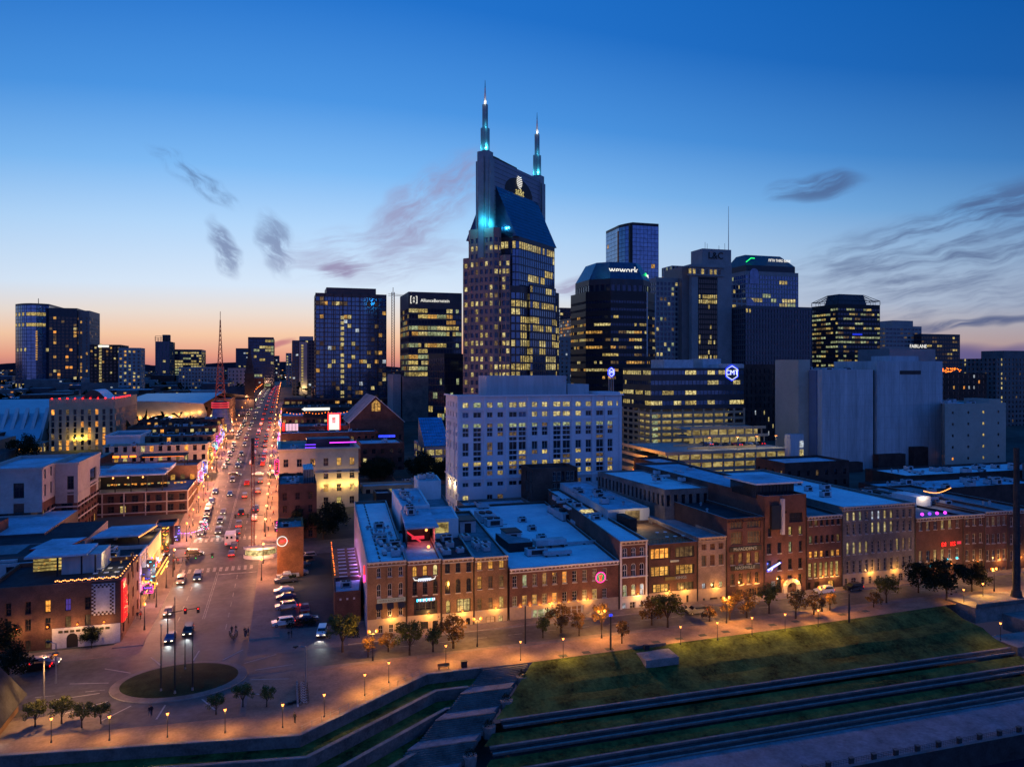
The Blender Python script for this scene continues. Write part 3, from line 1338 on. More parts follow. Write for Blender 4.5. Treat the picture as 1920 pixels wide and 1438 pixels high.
def base_of(P,z):
	return (sum(p[0] for p in P)/len(P),min(p[1] for p in P),z)


def block(name,label,cat,P,z1,wall,spec,roof='roof_grey_skytint',z0=None,maxobj=0,para=.9,frame=None,group=None,edges=None,coping=None,nx=2,nz=2):
	zb = gz(min(p[1] for p in P)) - 1.5 if z0 is None else z0
	root = thing(name,label,cat,base_of(P,zb),group=group)
	wins = []
	walls(root,P,zb,z1,wall,spec,wins,roof,para,edges=edges,coping=coping)
	if wins:
		put_windows(root,wins,maxobj,frame,nx=nx,nz=nz)
	return root


def vol(root,P,z0,z1,wall,spec=None,roof='roof_grey_skytint',para=.6,name='wall',rname='roof',maxobj=0,edges=None):
	wins = []
	walls(root,P,z0,z1,wall,spec,wins,roof,para,name,rname,edges=edges)
	if wins:
		put_windows(root,wins,maxobj)


def G(bay,win,floor,wh,sill,pick,**k):
	d = dict(bay=bay,win=win,floor=floor,wh=wh,sill=sill,pick=pick)
	d.update(k)
	return d


# --- the twin-spired tower
def spired_tower():
	O = (116.6,382.6)
	a = R(47.1)
	p,q = (sin(a),cos(a)),(cos(a),-sin(a))
	L = lambda u,v: (O[0] + p[0]*u + q[0]*v,O[1] + p[1]*u + q[1]*v)
	zb = 14.0
	root = thing('spired_tower','tall granite and glass tower with two spires and a slanted glass crown','skyscraper',(O[0],O[1],zb))
	wins = []

	def poly(u0,u1,v0,v1,ch=0.0):
		# counter-clockwise seen from above: u runs away from the camera, v to its right
		if not ch:
			return [L(u0,v0),L(u0,v1),L(u1,v1),L(u1,v0)]
		return [L(u0,v0 + ch),L(u0,v1 - ch),L(u0 + ch,v1),L(u1 - ch,v1),L(u1,v1 - ch),L(u1,v0 + ch),L(u1 - ch,v0),L(u0 + ch,v0)]
	band = [.25,.75,.5,.7,.1,.55,.75,.85,.35,.9,.75,.35,.6,.2,.75,.1,.7,.5,.15,.5,.1,.7]
	band = band[::-1][:0] + [.85,.8,.8,.85,.5,.85,.55,.6,.75,.35,.7,.65,.25,.75,.25,.45,.6,.12,.55,.1,.4,.2,.5,.5,.1,.4,.1,.3]
	gran = lambda i: G(3.1,2.05,3.95,2.35,.9,lit(rows=band,on=('w1','w2','w1','w5'),off='gn',seed=20 + i,run=2),wall='granite',depth=.35,top=1.0)
	glas = lambda i: G(2.3,1.75,3.95,3.0,.6,lit(rows=[x*.9 for x in band],on=('w1','w2','w1'),off='gb',seed=40 + i,run=3),wall='panel_dark',depth=.18,top=.6)
	# widest body, then two setbacks; glass on the right-hand flank, granite on the near end
	wide = poly(-25,25,-17,17,3.5)
	walls(root,wide,zb,96.0,'granite',lambda i: glas(i) if i in (2,1) else gran(i),wins,'roof_mid',.8)
	core = poly(-22.2,22.2,-15.2,15.2,2.5)
	w2 = []
	walls(root,core,95.2,121.0,'panel_dark',lambda i: G(2.3,1.95,3.95,3.4,.3,lit(rows=[.1,.55,.05,.1,.05,.9],on=('w2','w1'),off='gb',seed=60 + i,run=4),depth=.12),w2,'roof_mid',0)
	bayl = poly(-31,-24.9,-9,9,2.0)
	w3 = []
	walls(root,bayl,zb,124.6,'granite',lambda i: G(3.0,1.7,3.95,2.3,.9,lit(rows=band,on=('w1','w2','w5'),off='gn',seed=80 + i),depth=.35,top=2.2),w3,'roof_mid',.8)
	stp = poly(-28.2,-24.95,-14,14,1.5)
	w4 = []
	walls(root,stp,zb,111.0,'granite',lambda i: G(2.6,1.8,3.95,2.3,.9,lit(rows=band,on=('w1','w2'),off='gn',seed=90 + i),depth=.35,top=1.8),w4,'roof_mid',.8)
	rbay = poly(-14,14,16.9,19.4,1.0)
	w5 = []
	walls(root,rbay,zb,97.5,'panel_dark',lambda i: G(2.3,1.8,3.95,3.0,.6,lit(rows=band,on=('w1','w2','w1'),off='gb',seed=95 + i,run=3),depth=.15),w5,'roof_mid',.6)
	put_windows(root,wins + w2 + w3 + w4 + w5,300)
	# slanted crown
	mb = MB()
	u0,u1,vv,zt = -22.2,22.2,15.2,147.5
	for s in (1,-1):
		k = 14
		for i in range(k):
			t0,t1 = i/k,(i + 1)/k
			f = lambda t: (s*(vv + (3 - vv)*t),121 + (zt - 121)*t)
			(va,za),(vb,zb_) = f(t0),f(t1)
			for j in range(18):
				ua,ub = u0 + (u1 - u0)*j/18 + .06,u0 + (u1 - u0)*(j + 1)/18 - .06
				fc = [(*L(ua,va),za + .06),(*L(ub,va),za + .06),(*L(ub,vb),zb_ - .06),(*L(ua,vb),zb_ - .06)]
				mb.face(fc if s > 0 else fc[::-1],'g_slope')
	o = mb.build('slanted_glazing',root)
	o['kind'] = 'stuff'
	mb = MB()
	for s in (1,-1):
		fc = [(*L(u0,s*(vv - .15)),121),(*L(u1,s*(vv - .15)),121),(*L(u1,s*2.85),zt),(*L(u0,s*2.85),zt)]
		mb.face(fc if s > 0 else fc[::-1],'panel_dark')
	mb.build('crown_frame',root)
	for uu,sg in ((u0,1),(u1,-1)):
		mb = MB()
		fc = [(*L(uu,-vv),121),(*L(uu,vv),121),(*L(uu,3),zt),(*L(uu,-3),zt)]
		mb.face(fc if sg > 0 else fc[::-1],'gn')
		mb.build('gable_glazing',root)
	# the slab between the spires: wall with an arched opening on its face
	mb = MB()
	mb.prism(poly(-26,26,-3,3),121,161,'panel_slab','metal_dark')
	for z in [123 + 2.4*i for i in range(16)]:
		for v,sgn in ((3.05,1),(-3.05,-1)):
			fc = [(*L(-26,v),z),(*L(26,v),z),(*L(26,v),z + .22),(*L(-26,v),z + .22)]
			mb.face(fc if sgn > 0 else fc[::-1],'metal_dark')
	mb.build('slab',root)
	mb = MB()
	# arch niche: half-ellipse on the right-hand face of the slab
	pts = [(15*cos(t),147.6 + 8.6*sin(t)) for t in [math.pi*i/16 for i in range(17)]]
	mb.face([(*L(1.5 + a_,3.12),z) for a_,z in pts],'black_paint')
	mb.build('arch_niche',root)
	rz = math.atan2(p[1],p[0])
	# striped globe emblem and letters (they face the right-hand side)
	ctr = L(1.5,3.4)
	mb = MB()
	for i in range(7):
		z0 = -2.9 + i*.86
		for seg in range(12):
			def pt(s,z):
				half = math.sqrt(max(0,3.05 ** 2 - z*z))
				t = -1 + 2*s/12
				return (*[ctr[k] + p[k]*half*t + q[k]*(.25*(1 - t*t)) for k in (0,1)],154.2 + z*1.12 + .5*(t*t) - .3)
			w = .42
			mb.face([pt(seg,z0),pt(seg + 1,z0),pt(seg + 1,z0 + w),pt(seg,z0 + w)],'sign_white')
	mb.build('globe_emblem',root)
	text('at&t',(*L(2.0,3.3),149.0),rz,5.4,'sign_gold',root)
	# pylons and spires at both ends
	for sgn in (-1,1):
		uc = sgn*27.6
		mb = MB()
		mb.prism(poly(uc - 3.2,uc + 3.2,-3.4,3.4,1.0),110 if sgn < 0 else 110,163.5,'spire_teal')
		for v in (-3.8,3.8):
			mb.prism(poly(uc - 2,uc + 2,v - .5,v + .5),110,159,'spire_teal')
		mb.prism(poly(uc - 3.9,uc + 3.9,-1.6,1.6),110,160.5,'spire_teal')
		mb.build('pylon',root)
		sp = MB()
		sp.prism(poly(uc - 1.9,uc + 1.9,-1.9,1.9,.6),163.5,175.5,'spire_teal')
		sp.prism(poly(uc - 1.15,uc + 1.15,-1.15,1.15,.3),175.5,187.5,'spire_teal')
		c = L(uc,0)
		sp.cyl(*c,187.5,196.0,.75,.3,8,'white_paint')
		sp.cyl(*c,196.0,199.8,.22,.08,6,'metal_dark')
		o = sp.build('spire',root)
		lamp('uplight',(*L(uc - 2.6*1,-2.8),165.6),1900,(.08,.72,.9),root,.3)
		lamp('uplight',(*L(uc - 2.2,2.6),165.6),1900,(.08,.72,.9),root,.3)
		lamp('uplight',(*L(uc - 2.4,2.4),176.6),700,(.08,.6,.85),root,.3)
		lamp('uplight',(*L(uc - 1.7,1.2),188.2),260,(1.0,.92,.75),root,.2)
	lamp('uplight',(*L(-34.5,2.0),128.0),6500,(.04,.6,.85),root,.4)
	lamp('uplight',(*L(-29.0,6.5),127.0),3500,(.04,.6,.85),root,.4)
	# crane arm for window cleaning on the top
	mb = MB()
	mb.tube((*L(-22,0),163.2),(*L(4,0),162.6),.5,6,'metal_dark')
	mb.tube((*L(4,0),162.6),(*L(7,0),161.4),.25,5,'metal_dark')
	mb.prism(poly(-21,-15,-1,1),161,163.2,'metal_dark')
	mb.build('cleaning_crane',root)


gmat('g_slope',(.085,.13,.23),.12,.85,.6,wob=.04)
mat('panel_slab',(.17,.21,.28),.45,.12,.1,metal=.3)
mat('spire_teal',(.19,.24,.27),.4,.15,.3,metal=.4)
emat('sign_white',(1,.97,.88),1.05)
emat('sign_gold',lin(214,196,120),.9)
emat('sign_cool',(.75,.82,1),1.4)
emat('sign_blue',lin(40,60,255),1.8)
emat('sign_blue_dim',lin(30,50,220),1.0)
emat('sign_red',lin(255,26,22),3.0)
emat('sign_pink',lin(255,40,150),2.6)
emat('sign_magenta',lin(220,60,255),2.6)
emat('sign_green',lin(40,255,120),1.6)
emat('sign_cyan',lin(60,220,255),2.2)
emat('sign_yellow',lin(255,200,60),2.4)
emat('sign_orange',lin(255,140,40),2.4)
emat('sign_purple',lin(120,60,255),2.2)
emat('sign_dim_white',lin(220,200,190),.22)
emat('bulb',lin(255,150,72),4.5)
emat('bulb_orange',lin(255,118,26),3.6)
emat('bulb_white',lin(255,240,220),6.0)
emat('bulb_red',lin(255,30,24),6.0)
spired_tower()


# --- far left: curved glass hotel with a dark tower
def left_hotel():
	Y = 900
	P0 = fx(27,Y),fx(97,Y),fx(150,Y)
	z1 = zy(570,P0[0],Y)
	arc = [(P0[0] + (P0[1] - P0[0])*t,Y + 14 - 30*sin(math.pi*(.12 + .6*t))) for t in [i/7 for i in range(8)]]
	P = arc + [(P0[1],Y + 60),(P0[0],Y + 60)]
	root = thing('glass_hotel_tower','curved blue glass hotel tower joined to a dark slab, far beyond the arena','skyscraper',base_of(P,24))
	wins = []
	walls(root,P,24,z1,'panel_dark',G(4.2,3.9,3.7,3.3,.2,lit(.035,('w2','w1'),'gs',5),depth=.15),wins,'roof_mid',1)
	Q = box_poly(P0[1] + .3,Y - 12,P0[2],Y + 40)
	z2 = zy(577,P0[1],Y - 12)
	walls(root,Q,24,z2,'panel_dark',G(3.6,2.6,3.7,2.6,.7,lit(.2,('w3','w2','w5','w6'),'gd',6),depth=.25,top=9),wins,'roof_mid',1)
	T = box_poly(P0[2] + .2,Y - 8,fx(168,Y - 8),Y + 38)
	walls(root,T,24,z2 - 2,'granite',G(5,1.6,3.7,2.6,.7,lit(.15,('w3',),'gd',7),depth=.25,top=4),wins,'roof_mid',1)
	put_windows(root,wins,120)
	mb = MB()
	x = fx(67,Y - 17)
	for i in range(13):
		mb.box(x,Y - 17.3,80 - 2.0*i*1.2 + 12,x + 1.6,Y - 17,81.6 - 2.0*i*1.2 + 12,'w3')
	mb.build('sign_strip',root)
	mb = MB()
	mb.tube((fx(72,Y + 20),Y + 20,z1),(fx(72,Y + 20),Y + 20,z1 + 8),.35,5,'metal_dark')
	mb.build('antenna',root)
	mb = MB()
	mb.box(P0[0] + 1,Y + 5.2,z1 - 4,P0[0] + 9,Y + 5.5,z1 - 2.4,'sign_cool')
	mb.build('sign',root)


left_hotel()

P = pbox(168,226,800,depth=40)
r_ = block('hotel','dark brick hotel slab with a lit white sign and a column of lit windows','building',P,ztop(646,P),'brick_dark',G(3.4,1.7,3.4,1.9,.8,lit(.16,('w3','w2','w5'),'gd',8)),'roof_mid',maxobj=60)
mb = MB()
mb.box(fx(184,799),799,ztop(651,P),fx(204,799),799.5,ztop(647,P),'sign_white')
mb.build('sign',r_)
mb = MB()
for i in range(17):
	mb.box(fx(186,799.4),799.4,30 + i*2.9,fx(186,799.4) + 2.0,799.7,31.8 + i*2.9,'w2')
mb.build('lit_stair_window',r_)
P = pbox(222,264,780,side=272)
block('hotel','beige hotel slab with one bright column of windows beside the dark brick hotel','building',P,ztop(652,P),'limestone',G(3.6,1.8,3.4,1.9,.8,lit(.22,('w2','w3'),'gd',9)),'roof_mid',maxobj=60)
P = pbox(291,318,1100,side=328)
r_ = block('unfinished_tower','dark unfinished tower with an open scaffold top on the far left skyline','skyscraper',P,ztop(640,P),'concrete_dark',G(4,3,3.6,2.8,.5,lit(.05,('w2',),'gn',10)),'roof_mid',maxobj=40)
mb = MB()
zt = ztop(640,P)
for i in range(6):
	x = P[0][0] + (P[1][0] - P[0][0])*i/5
	mb.tube((x,1100,zt),(x,1100,zt + RNG.uniform(3,9)),.4,4,'metal_dark')
for k in range(3):
	mb.box(P[0][0],1099.8,zt + 2 + k*2.4,P[1][0],1100.2,zt + 2.5 + k*2.4,'metal_dark')
mb.box(P[1][0] - 9,1101,zt,P[1][0],1110,zt + 9,'concrete_dark')
mb.build('scaffold',r_)
P = pbox(328,378,1150,side=386)
block('office_block','lit glass office block left of the lattice mast on the far skyline','building',P,ztop(655,P),'panel_dark',G(3.5,3.1,4,2.4,.8,lit(.6,('w2','w1','w4'),'gn',11,run=3),depth=.2),'roof_mid',maxobj=60)
P = pbox(335,412,850,depth=60)
r_ = block('federal_building','long low pale office building with vertical fins behind the arena','building',P,ztop(688,P),'limestone',G(3.2,1.5,3.7,2.0,1.0,lit(.12,('w5','w1'),'gd',12)),'roof_mid',maxobj=60)
P = pbox(427,462,850,depth=40)
block('courthouse','low stone block behind the dark church spire','building',P,ztop(690,P),'limestone',G(4,1.4,4,2,1,lit(.1,('w5',),'gd',13)),'roof_mid')
P = pbox(442,466,1300,depth=50)
block('apartment_tower','small blue-grey apartment tower left of the square lit glass tower','skyscraper',P,ztop(653,P),'panel_dark',G(4,3,3.6,2,.8,lit(.15,('w2','w7'),'gn',14)),'roof_mid')
P = pbox(465,513,1050,side=515)
block('glass_office_tower','square glass office tower with a lit top storey at the end of the avenue','skyscraper',P,ztop(632,P),'panel_dark',G(3.6,3.2,4.2,3.2,.5,lit(rows=[.5,.35,.3,.1,.1,.05,.05,.1,.05,.1,.05,.3,.25,.55,.1],on=('w1','w2','w4'),off='gn',seed=15,run=2),depth=.2),'roof_mid',maxobj=100)
P = pbox(513,524,1500,depth=30)
block('apartment_tower','tiny dark tower low on the horizon above the traffic','skyscraper',P,ztop(667,P),'panel_dark',G(4,3,4,2.4,.8,lit(.2,('w7','w2'),'gn',16)),'roof_mid')
P = pbox(536,547,1200,depth=30)
block('apartment_tower','narrow grey tower between the tiny horizon tower and the yellow-striped tower','skyscraper',P,ztop(662,P),'limestone',G(4,2,4,2,.8,lit(.2,('w2',),'gd',17)),'roof_mid')
P = pbox(560,590,820,side=548)
P = box_poly(fx(548,820),820,fx(590,820),860)
r_ = block('striped_hotel_tower','grey tower with a glowing yellow vertical stripe left of the big dark glass tower','skyscraper',P,ztop(638,P),'panel_dark',G(3.2,2.2,3.5,2,.8,lit(.12,('w2','w7'),'gn',18)),'roof_mid',maxobj=60)
mb = MB()
mb.box(fx(561,819),818.4,27,fx(576,819),819.9,ztop(641,P),'limestone')
for i in range(14):
	mb.box(fx(565,818),818.1,40 + 2.9*i,fx(565,818) + 2.0,818.38,41.8 + 2.9*i,'w1')
mb.build('stair_fin',r_)
mb = MB()
mb.box(fx(562,818),825,ztop(638,P) - .4,fx(588,818),850,ztop(630,P),'limestone')
mb.build('penthouse',r_)
lamp('facade_light',(fx(570,815),815,34),3000,(1,.7,.25),r_,.5)

# --- big dark glass tower beside the avenue
P = pbox(592,724,600,depth=34)
z1 = ztop(549,P)
rows_ = [.45,.16,.12,.12,.1,.12,.08,.1,.14,.2,.16,.1,.2,.12,.1,.14,.1,.12,.1,.16,.12,.06]
r_ = block('dark_glass_tower','wide dark glass apartment tower with scattered lit rooms beside the avenue','skyscraper',P,z1,'panel_dark',
		   G(3.0,2.6,3.5,2.8,.4,lit(rows=rows_,on=('w5','w2','w5','w3','w7','w8'),off='gb',seed=19),depth=.2,base=6),'roof_mid',maxobj=300,nx=1,nz=1)
vol(r_,pbox(612,705,601,depth=28),z1 - .5,ztop(538,P),'panel_dark',None,'roof_mid',.6,'penthouse','penthouse_roof')
mb = MB()
for i in range(18):
	if i % 7 != 3:
		mb.box(fx(639,599),599.2,26 + 4.2*i,fx(645,599),599.6,28.6 + 4.2*i,'w2')
mb.build('lit_stair_window',r_)
mb = MB()
for i in range(9):
	x = P[0][0] + (P[1][0] - P[0][0])*i/8
	mb.box(x - .25,599.5,24,x + .25,599.95,z1,'metal_dark')
mb.build('fin',r_)
vol(r_,pbox(532,740,575,depth=22),19,32,'brick_dark',G(4.5,3,4,2.2,1,lit(.4,('w3','w5','w1'),'gd',20)),'roof_mid',.7,'podium_wall','podium_roof')
# construction crane beyond it
cr = thing('tower_crane','red and white construction crane mast between the two glass towers','crane',(fx(737,640),640,22))
mb = MB()
X,zt = fx(737,640),zy(548,fx(737,640),640)
for dx,dy in ((-1.1,-1.1),(1.1,-1.1),(1.1,1.1),(-1.1,1.1)):
	mb.tube((X + dx,640 + dy,22),(X + dx,640 + dy,zt),.18,4,'red_paint')
z = 22
while z < zt - 2:
	mb.tube((X - 1.1,638.9,z),(X + 1.1,638.9,z + 2.2),.12,4,'red_paint')
	mb.tube((X - 1.1,638.9,z + 2.2),(X + 1.1,638.9,z + 2.2),.12,4,'white_paint')
	mb.tube((X + 1.1,641.1,z),(X + 1.1,638.9,z + 2.2),.12,4,'red_paint')
	z += 2.2
mb.build('mast',cr)
mb = MB()
for dz in (0,1.6):
	mb.tube((X - 4,640,zt + dz - 3),(X + 11,640,zt + dz*.4 - 3),.16,4,'red_paint')
mb.tube((X,640,zt - 3),(X,640,zt + 4),.25,4,'red_paint')
mb.build('jib',cr)

# --- tower with lit office bands and a rooftop name
P = pbox(766,866,520,side=750)
z1 = ztop(547,P)
band_rows = [.25,.3,.55,.6,.5,.75,.9,.9,.15,.9,.15,.95,.95][::1]
r_ = block('lit_office_tower','glass office tower with bright lit floors and a white name sign on top','skyscraper',P,z1,'panel_dark',
		   lambda i: G(2.2,2.0,4.05,2.7,.7,lit(rows=band_rows,on=('w1','w3','w2','w4'),off='gn',seed=21 + i,run=3),depth=.2,top=8.5,base=14),'roof_mid',maxobj=300)
mx = (fx(785,519) + fx(845,519))/2
text('AllianceBernstein',(fx(816,519.4),519.5,ztop(563,P)),0,3.1,'sign_white',r_,sx=.95)
mb = MB()
xa,zc = fx(776,519.5),ztop(562,P)
for s in (-1,1):
	mb.box(xa + s*2.2 - .2,519.4,zc - 2.6,xa + s*2.2 + .2,519.7,zc + 2.6,'sign_white')
	mb.box(xa + s*1.8 - .4,519.4,zc + 2.2,xa + s*1.8 + .4,519.68,zc + 2.6,'sign_white')
	mb.box(xa + s*1.8 - .4,519.4,zc - 2.6,xa + s*1.8 + .4,519.68,zc - 2.2,'sign_white')
mb.build('emblem',r_)
text('A',(xa,519.4,zc + 1.1),0,2.4,'sign_white',r_)
text('B',(xa,519.4,zc - 1.2),0,2.4,'sign_white',r_)
P = pbox(755,806,500,depth=30)
r_ = block('windowless_podium','brown windowless tiled block at the foot of the lit office tower','building',P,ztop(706,P),'brick_pale',None,'roof_mid')
mb = MB()
mb.box(fx(738,499),502,17,fx(753,499),530,ztop(702,P),'limestone')
mb.build('side_wing',r_)
P = pbox(832,866,455,side=803)
P = box_poly(fx(832,440),440,fx(870,440),480)
P = [(fx(803,455),455),(fx(833,440),440),(fx(872,448),448),(fx(850,480),480)]
block('small_glass_block','dark glass office block tucked left of the spired tower with a few yellow windows','building',P,zy(663,P[1][0],440),'metal_dark',G(2.4,2.1,4.2,3.6,.3,lit(.1,('w1','w4'),'gn',23,run=2),depth=.15),'roof_mid',maxobj=120)

# --- between the spired tower and the chamfered tower
P = pbox(1050,1082,760,depth=30)
block('blue_apartment_tower','blue-lit apartment tower peeping out behind the spired tower','skyscraper',P,ztop(577,P),'panel_dark',G(4,3.2,3.5,2.5,.6,lit(.2,('w3','w2','w7'),'gs',24)),'roof_mid')
P = pbox(1070,1098,720,depth=30)
block('blue_apartment_tower','shorter apartment tower with orange roof lights right of the spired tower','skyscraper',P,ztop(597,P),'panel_dark',G(3.4,2.6,3.4,2.2,.6,lit(.3,('w6','w3','w7'),'gb',25)),'w6',para=.5)
P = pbox(1050,1100,560,depth=25)
block('grey_apartment_block','plain grey block with tiny windows between the spired and chamfered towers','building',P,ztop(632,P),'limestone',G(3.6,1.5,3.4,1.6,.9,lit(.12,('w2','w7'),'gd',26)),'roof_mid')


# --- chamfered dark tower with lit name
def chamfered_tower():
	Y0 = 396
	x0,x1 = fx(1112,Y0),fx(1245,Y0)
	D = 46
	c = 11
	P = [(x0 + c*.2,Y0),(x1 - c,Y0),(x1,Y0 + c),(x1,Y0 + D),(x0,Y0 + D),(x0,Y0 + c)]
	P = [(x0 + c,Y0),(x1 - c,Y0),(x1,Y0 + c),(x1,Y0 + D - c),(x1 - c,Y0 + D),(x0 + c,Y0 + D),(x0,Y0 + D - c),(x0,Y0 + c)]
	zb = 12
	root = thing('chamfered_tower','dark octagonal office tower with sloped crown and glowing white name','skyscraper',base_of(P,zb))
	wins = []
	rws = [.1,.1,.1,.25,.1,.55,.6,.3,.15,.8,.55,.35,.65,.6,.75,.45,.3,.2]
	sp = lambda i: G(1.7,1.5,4.4,1.5,1.5,lit(rows=rws,on=('w1','w3','w2','w5'),off='gn',seed=27 + i,run=3),depth=.2,top=1.5)
	z1 = zy(545,x0 + c,Y0)
	walls(root,P,zb,z1,'metal_dark',sp,wins,'roof_mid',.6)
	Q = inset(P,2.6)
	z2 = zy(521,x0 + c,Y0)
	walls(root,Q,z1 - .6,z2,'panel_dark',lambda i: G(3.4,2.2,5.5,3.6,1.0,lit(.2,('w4','w5'),'gn',29 + i),depth=.3),wins,'roof_mid',.2)
	put_windows(root,wins,260)
	S = inset(Q,5.8)
	mb = MB()
	z3 = zy(487,x0 + c,Y0)
	mb.loft(Q,z2 - .2,S,z3,'gn_crown','roof_mid')
	mb.build('sloped_crown',root)
	# name on the front slope and a green-white sign on the right slope
	t = .52
	yy = Q[0][1] + (S[0][1] - Q[0][1])*t - .35
	zz = z2 + (z3 - z2)*t
	text('wework',((Q[0][0] + Q[1][0])/2 - 1.0,yy,zz),0,5.6,'sign_white',root,ext=.12)
	mb = MB()
	e = Q[2]
	mb.obox((e[0] - 3.6,e[1] - .8),(.707,.707),1.0,.2,z2 + 2,z2 + 5,'sign_green')
	mb.obox((e[0] - 1.4,e[1] + 1.4),(.707,.707),1.7,.2,z2 + 2.4,z2 + 4.4,'sign_white')
	mb.build('side_sign',root)
	# bright vertical trim at the corners
	mb = MB()
	for i in (2,1):
		p = P[i]
		mb.obox((p[0] - .2,p[1] - .2),(1,0),.3,.3,z1 - 26 if i == 2 else z1 - 38,z1 - .05,'stone_pale')
	mb.build('corner_trim',root)


gmat('gn_crown',(.06,.09,.15),.25,.6)
chamfered_tower()

# --- slim blue glass tower behind
P = [(fx(1186,640),640),(fx(1235,640),640),(fx(1235,640),680),(fx(1150,668) + 2,690),(fx(1152,668),668),(fx(1160,657),657),(fx(1172,648),648)]
r_ = block('blue_glass_tower','smooth blue glass tower standing behind the chamfered tower','skyscraper',P,zy(417,P[0][0],640),'metal_dark',lambda i: G(3.8,3.6,4.0,3.7,.12,lit(.012,('w5','w3'),'gs' if i in (0,) else 'gs',31),depth=.1),'roof_mid',maxobj=200)
mb = MB()
mb.obox((fx(1182,641),641),(1,0),1.2,1.5,20,zy(419,P[0][0],640),'black_paint')
mb.obox((fx(1157,660),658),(1,0),.5,.6,20,zy(428,P[0][0],640),'w8')
mb.build('recess_strip',r_)


# --- limestone tower with letters
def limestone_tower():
	Y0 = 470
	z1 = zy(495,fx(1300,Y0),Y0)
	x = [fx(v,Y0) for v in (1240,1284,1297,1309,1345,1372)]
	P = box_poly(x[2],Y0,x[5],Y0 + 26)
	root = thing('limestone_tower','grey limestone tower with dark vertical window strips, roof letters and a mast','skyscraper',base_of(P,16))
	ww = []
	# main slab with deep strip of windows
	strip = None
	G(1.0,.7,3.6,3.0,.3,lit(rows=[.05,.05,.05,.7,.05,.05,.7,.05,.05,.35,.05,.05,.05,.05,.05,.05,.05,.05,.05,.85,.05,.6,.05,.05],on=('w2','w1'),off='gd',seed=33,run=5),cols=lambda W: [(x[3] - x[2] + .3 + i*((x[4] - x[3] - .6)/10) + .12,x[3] - x[2] + .3 + (i + 1)*((x[4] - x[3] - .6)/10) - .12) for i in range(10)],top=7)
	walls(root,P,16,z1,'limestone',lambda i: strip if i == 0 else None,ww,'roof_mid',.8)
	mb = MB()
	mb.box(x[3],Y0 - .14,18,x[4],Y0 - .02,z1 - 9,'black_paint')
	mb.build('dark_strip',root)
	bw = (x[4] - x[3] - .6)/10
	rgs = random.Random(33)
	for r_i in range(19):
		zz = z1 - 13.5 - r_i*3.6
		on = {3: .95,4: .95,15: .7,12: .5}.get(r_i,.03)
		for k in range(10):
			ww.append(((x[3] + .3 + bw*(k + .5),Y0 - .24,zz),(1,0),bw*.7,2.6,rgs.choice(['w2','w1']) if rgs.random() < on else 'gd','rect'))
	# lit top gallery
	g_ = []
	T = box_poly(x[1] + 2,Y0 - 1.2,x[4] + 5,Y0 + 16)
	mb = MB()
	mb.box(T[0][0],Y0 - 1.0,z1 - 8.2,T[1][0],Y0 - .02,z1 - 7.4,'limestone')
	mb.box(T[0][0],Y0 - 1.0,z1 - 2.2,T[1][0],Y0 - .02,z1 - 1.0,'limestone')
	mb.build('gallery_ledge',root)
	for k in range(8):
		xa = T[0][0] + 1 + k*(T[1][0] - T[0][0] - 2)/8
		ww.append(((xa + 1,Y0 - .3,z1 - 6.9),(1,0),1.9,3.4,'w1' if k in (0,1,3,5,6) else 'gd','rect'))
	# left wing with window grid, and the tall shaft behind with letters
	Q = box_poly(x[0] + .5,Y0 + 9,x[1],Y0 + 40)
	walls(root,Q,16,zy(520,x[0],Y0 + 9),'limestone',G(3.0,1.9,3.6,2.3,.8,lit(.2,('w4','w2','w5'),'gn',34)),ww,'roof_mid',.8,'wing_wall','wing_roof')
	Q2 = box_poly(x[1] + .05,Y0 + 4,x[2] - .05,Y0 + 30)
	walls(root,Q2,16,zy(500,x[1],Y0 + 4),'granite',None,ww,'roof_mid',.8,'link_wall','link_roof')
	S = box_poly(fx(1317,Y0 + 8),Y0 + 8,fx(1371,Y0 + 8),Y0 + 24)
	zs = zy(466,S[0][0],Y0 + 8)
	walls(root,S,z1 - 4,zs,'limestone',None,ww,'roof_mid',.8,'shaft_wall','shaft_roof')
	put_windows(root,ww,240)
	text('L&C',(fx(1342,Y0 + 7.8),Y0 + 7.75,zs - 5.0),0,7.0,'black_paint',root,ext=.25)
	mb = MB()
	X = fx(1366,Y0 + 12)
	mb.tube((X,Y0 + 12,zs - .5),(X,Y0 + 12,zy(387,X,Y0 + 12)),.3,5,'metal',.12)
	mb.build('antenna_mast',root)
	for v,h in ((1322,5),(1326,4),(1348,3),(1359,5)):
		mb = MB()
		xx = fx(v,Y0 + 10)
		mb.tube((xx,Y0 + 10,zs - .8),(xx,Y0 + 10,zs + h),.14,4,'metal_dark')
		mb.build('aerial',root)
	# roof level crenellation at the back left
	V = box_poly(fx(1260,Y0 + 30),Y0 + 30,fx(1300,Y0 + 30),Y0 + 46)
	vol(root,V,60,zy(498,V[0][0],Y0 + 30),'stone',G(3,1.6,6,4,1,lit(.5,('w5','w4'),'gd',35),base=42),'roof_mid',.8,'rear_wall','rear_roof')


limestone_tower()


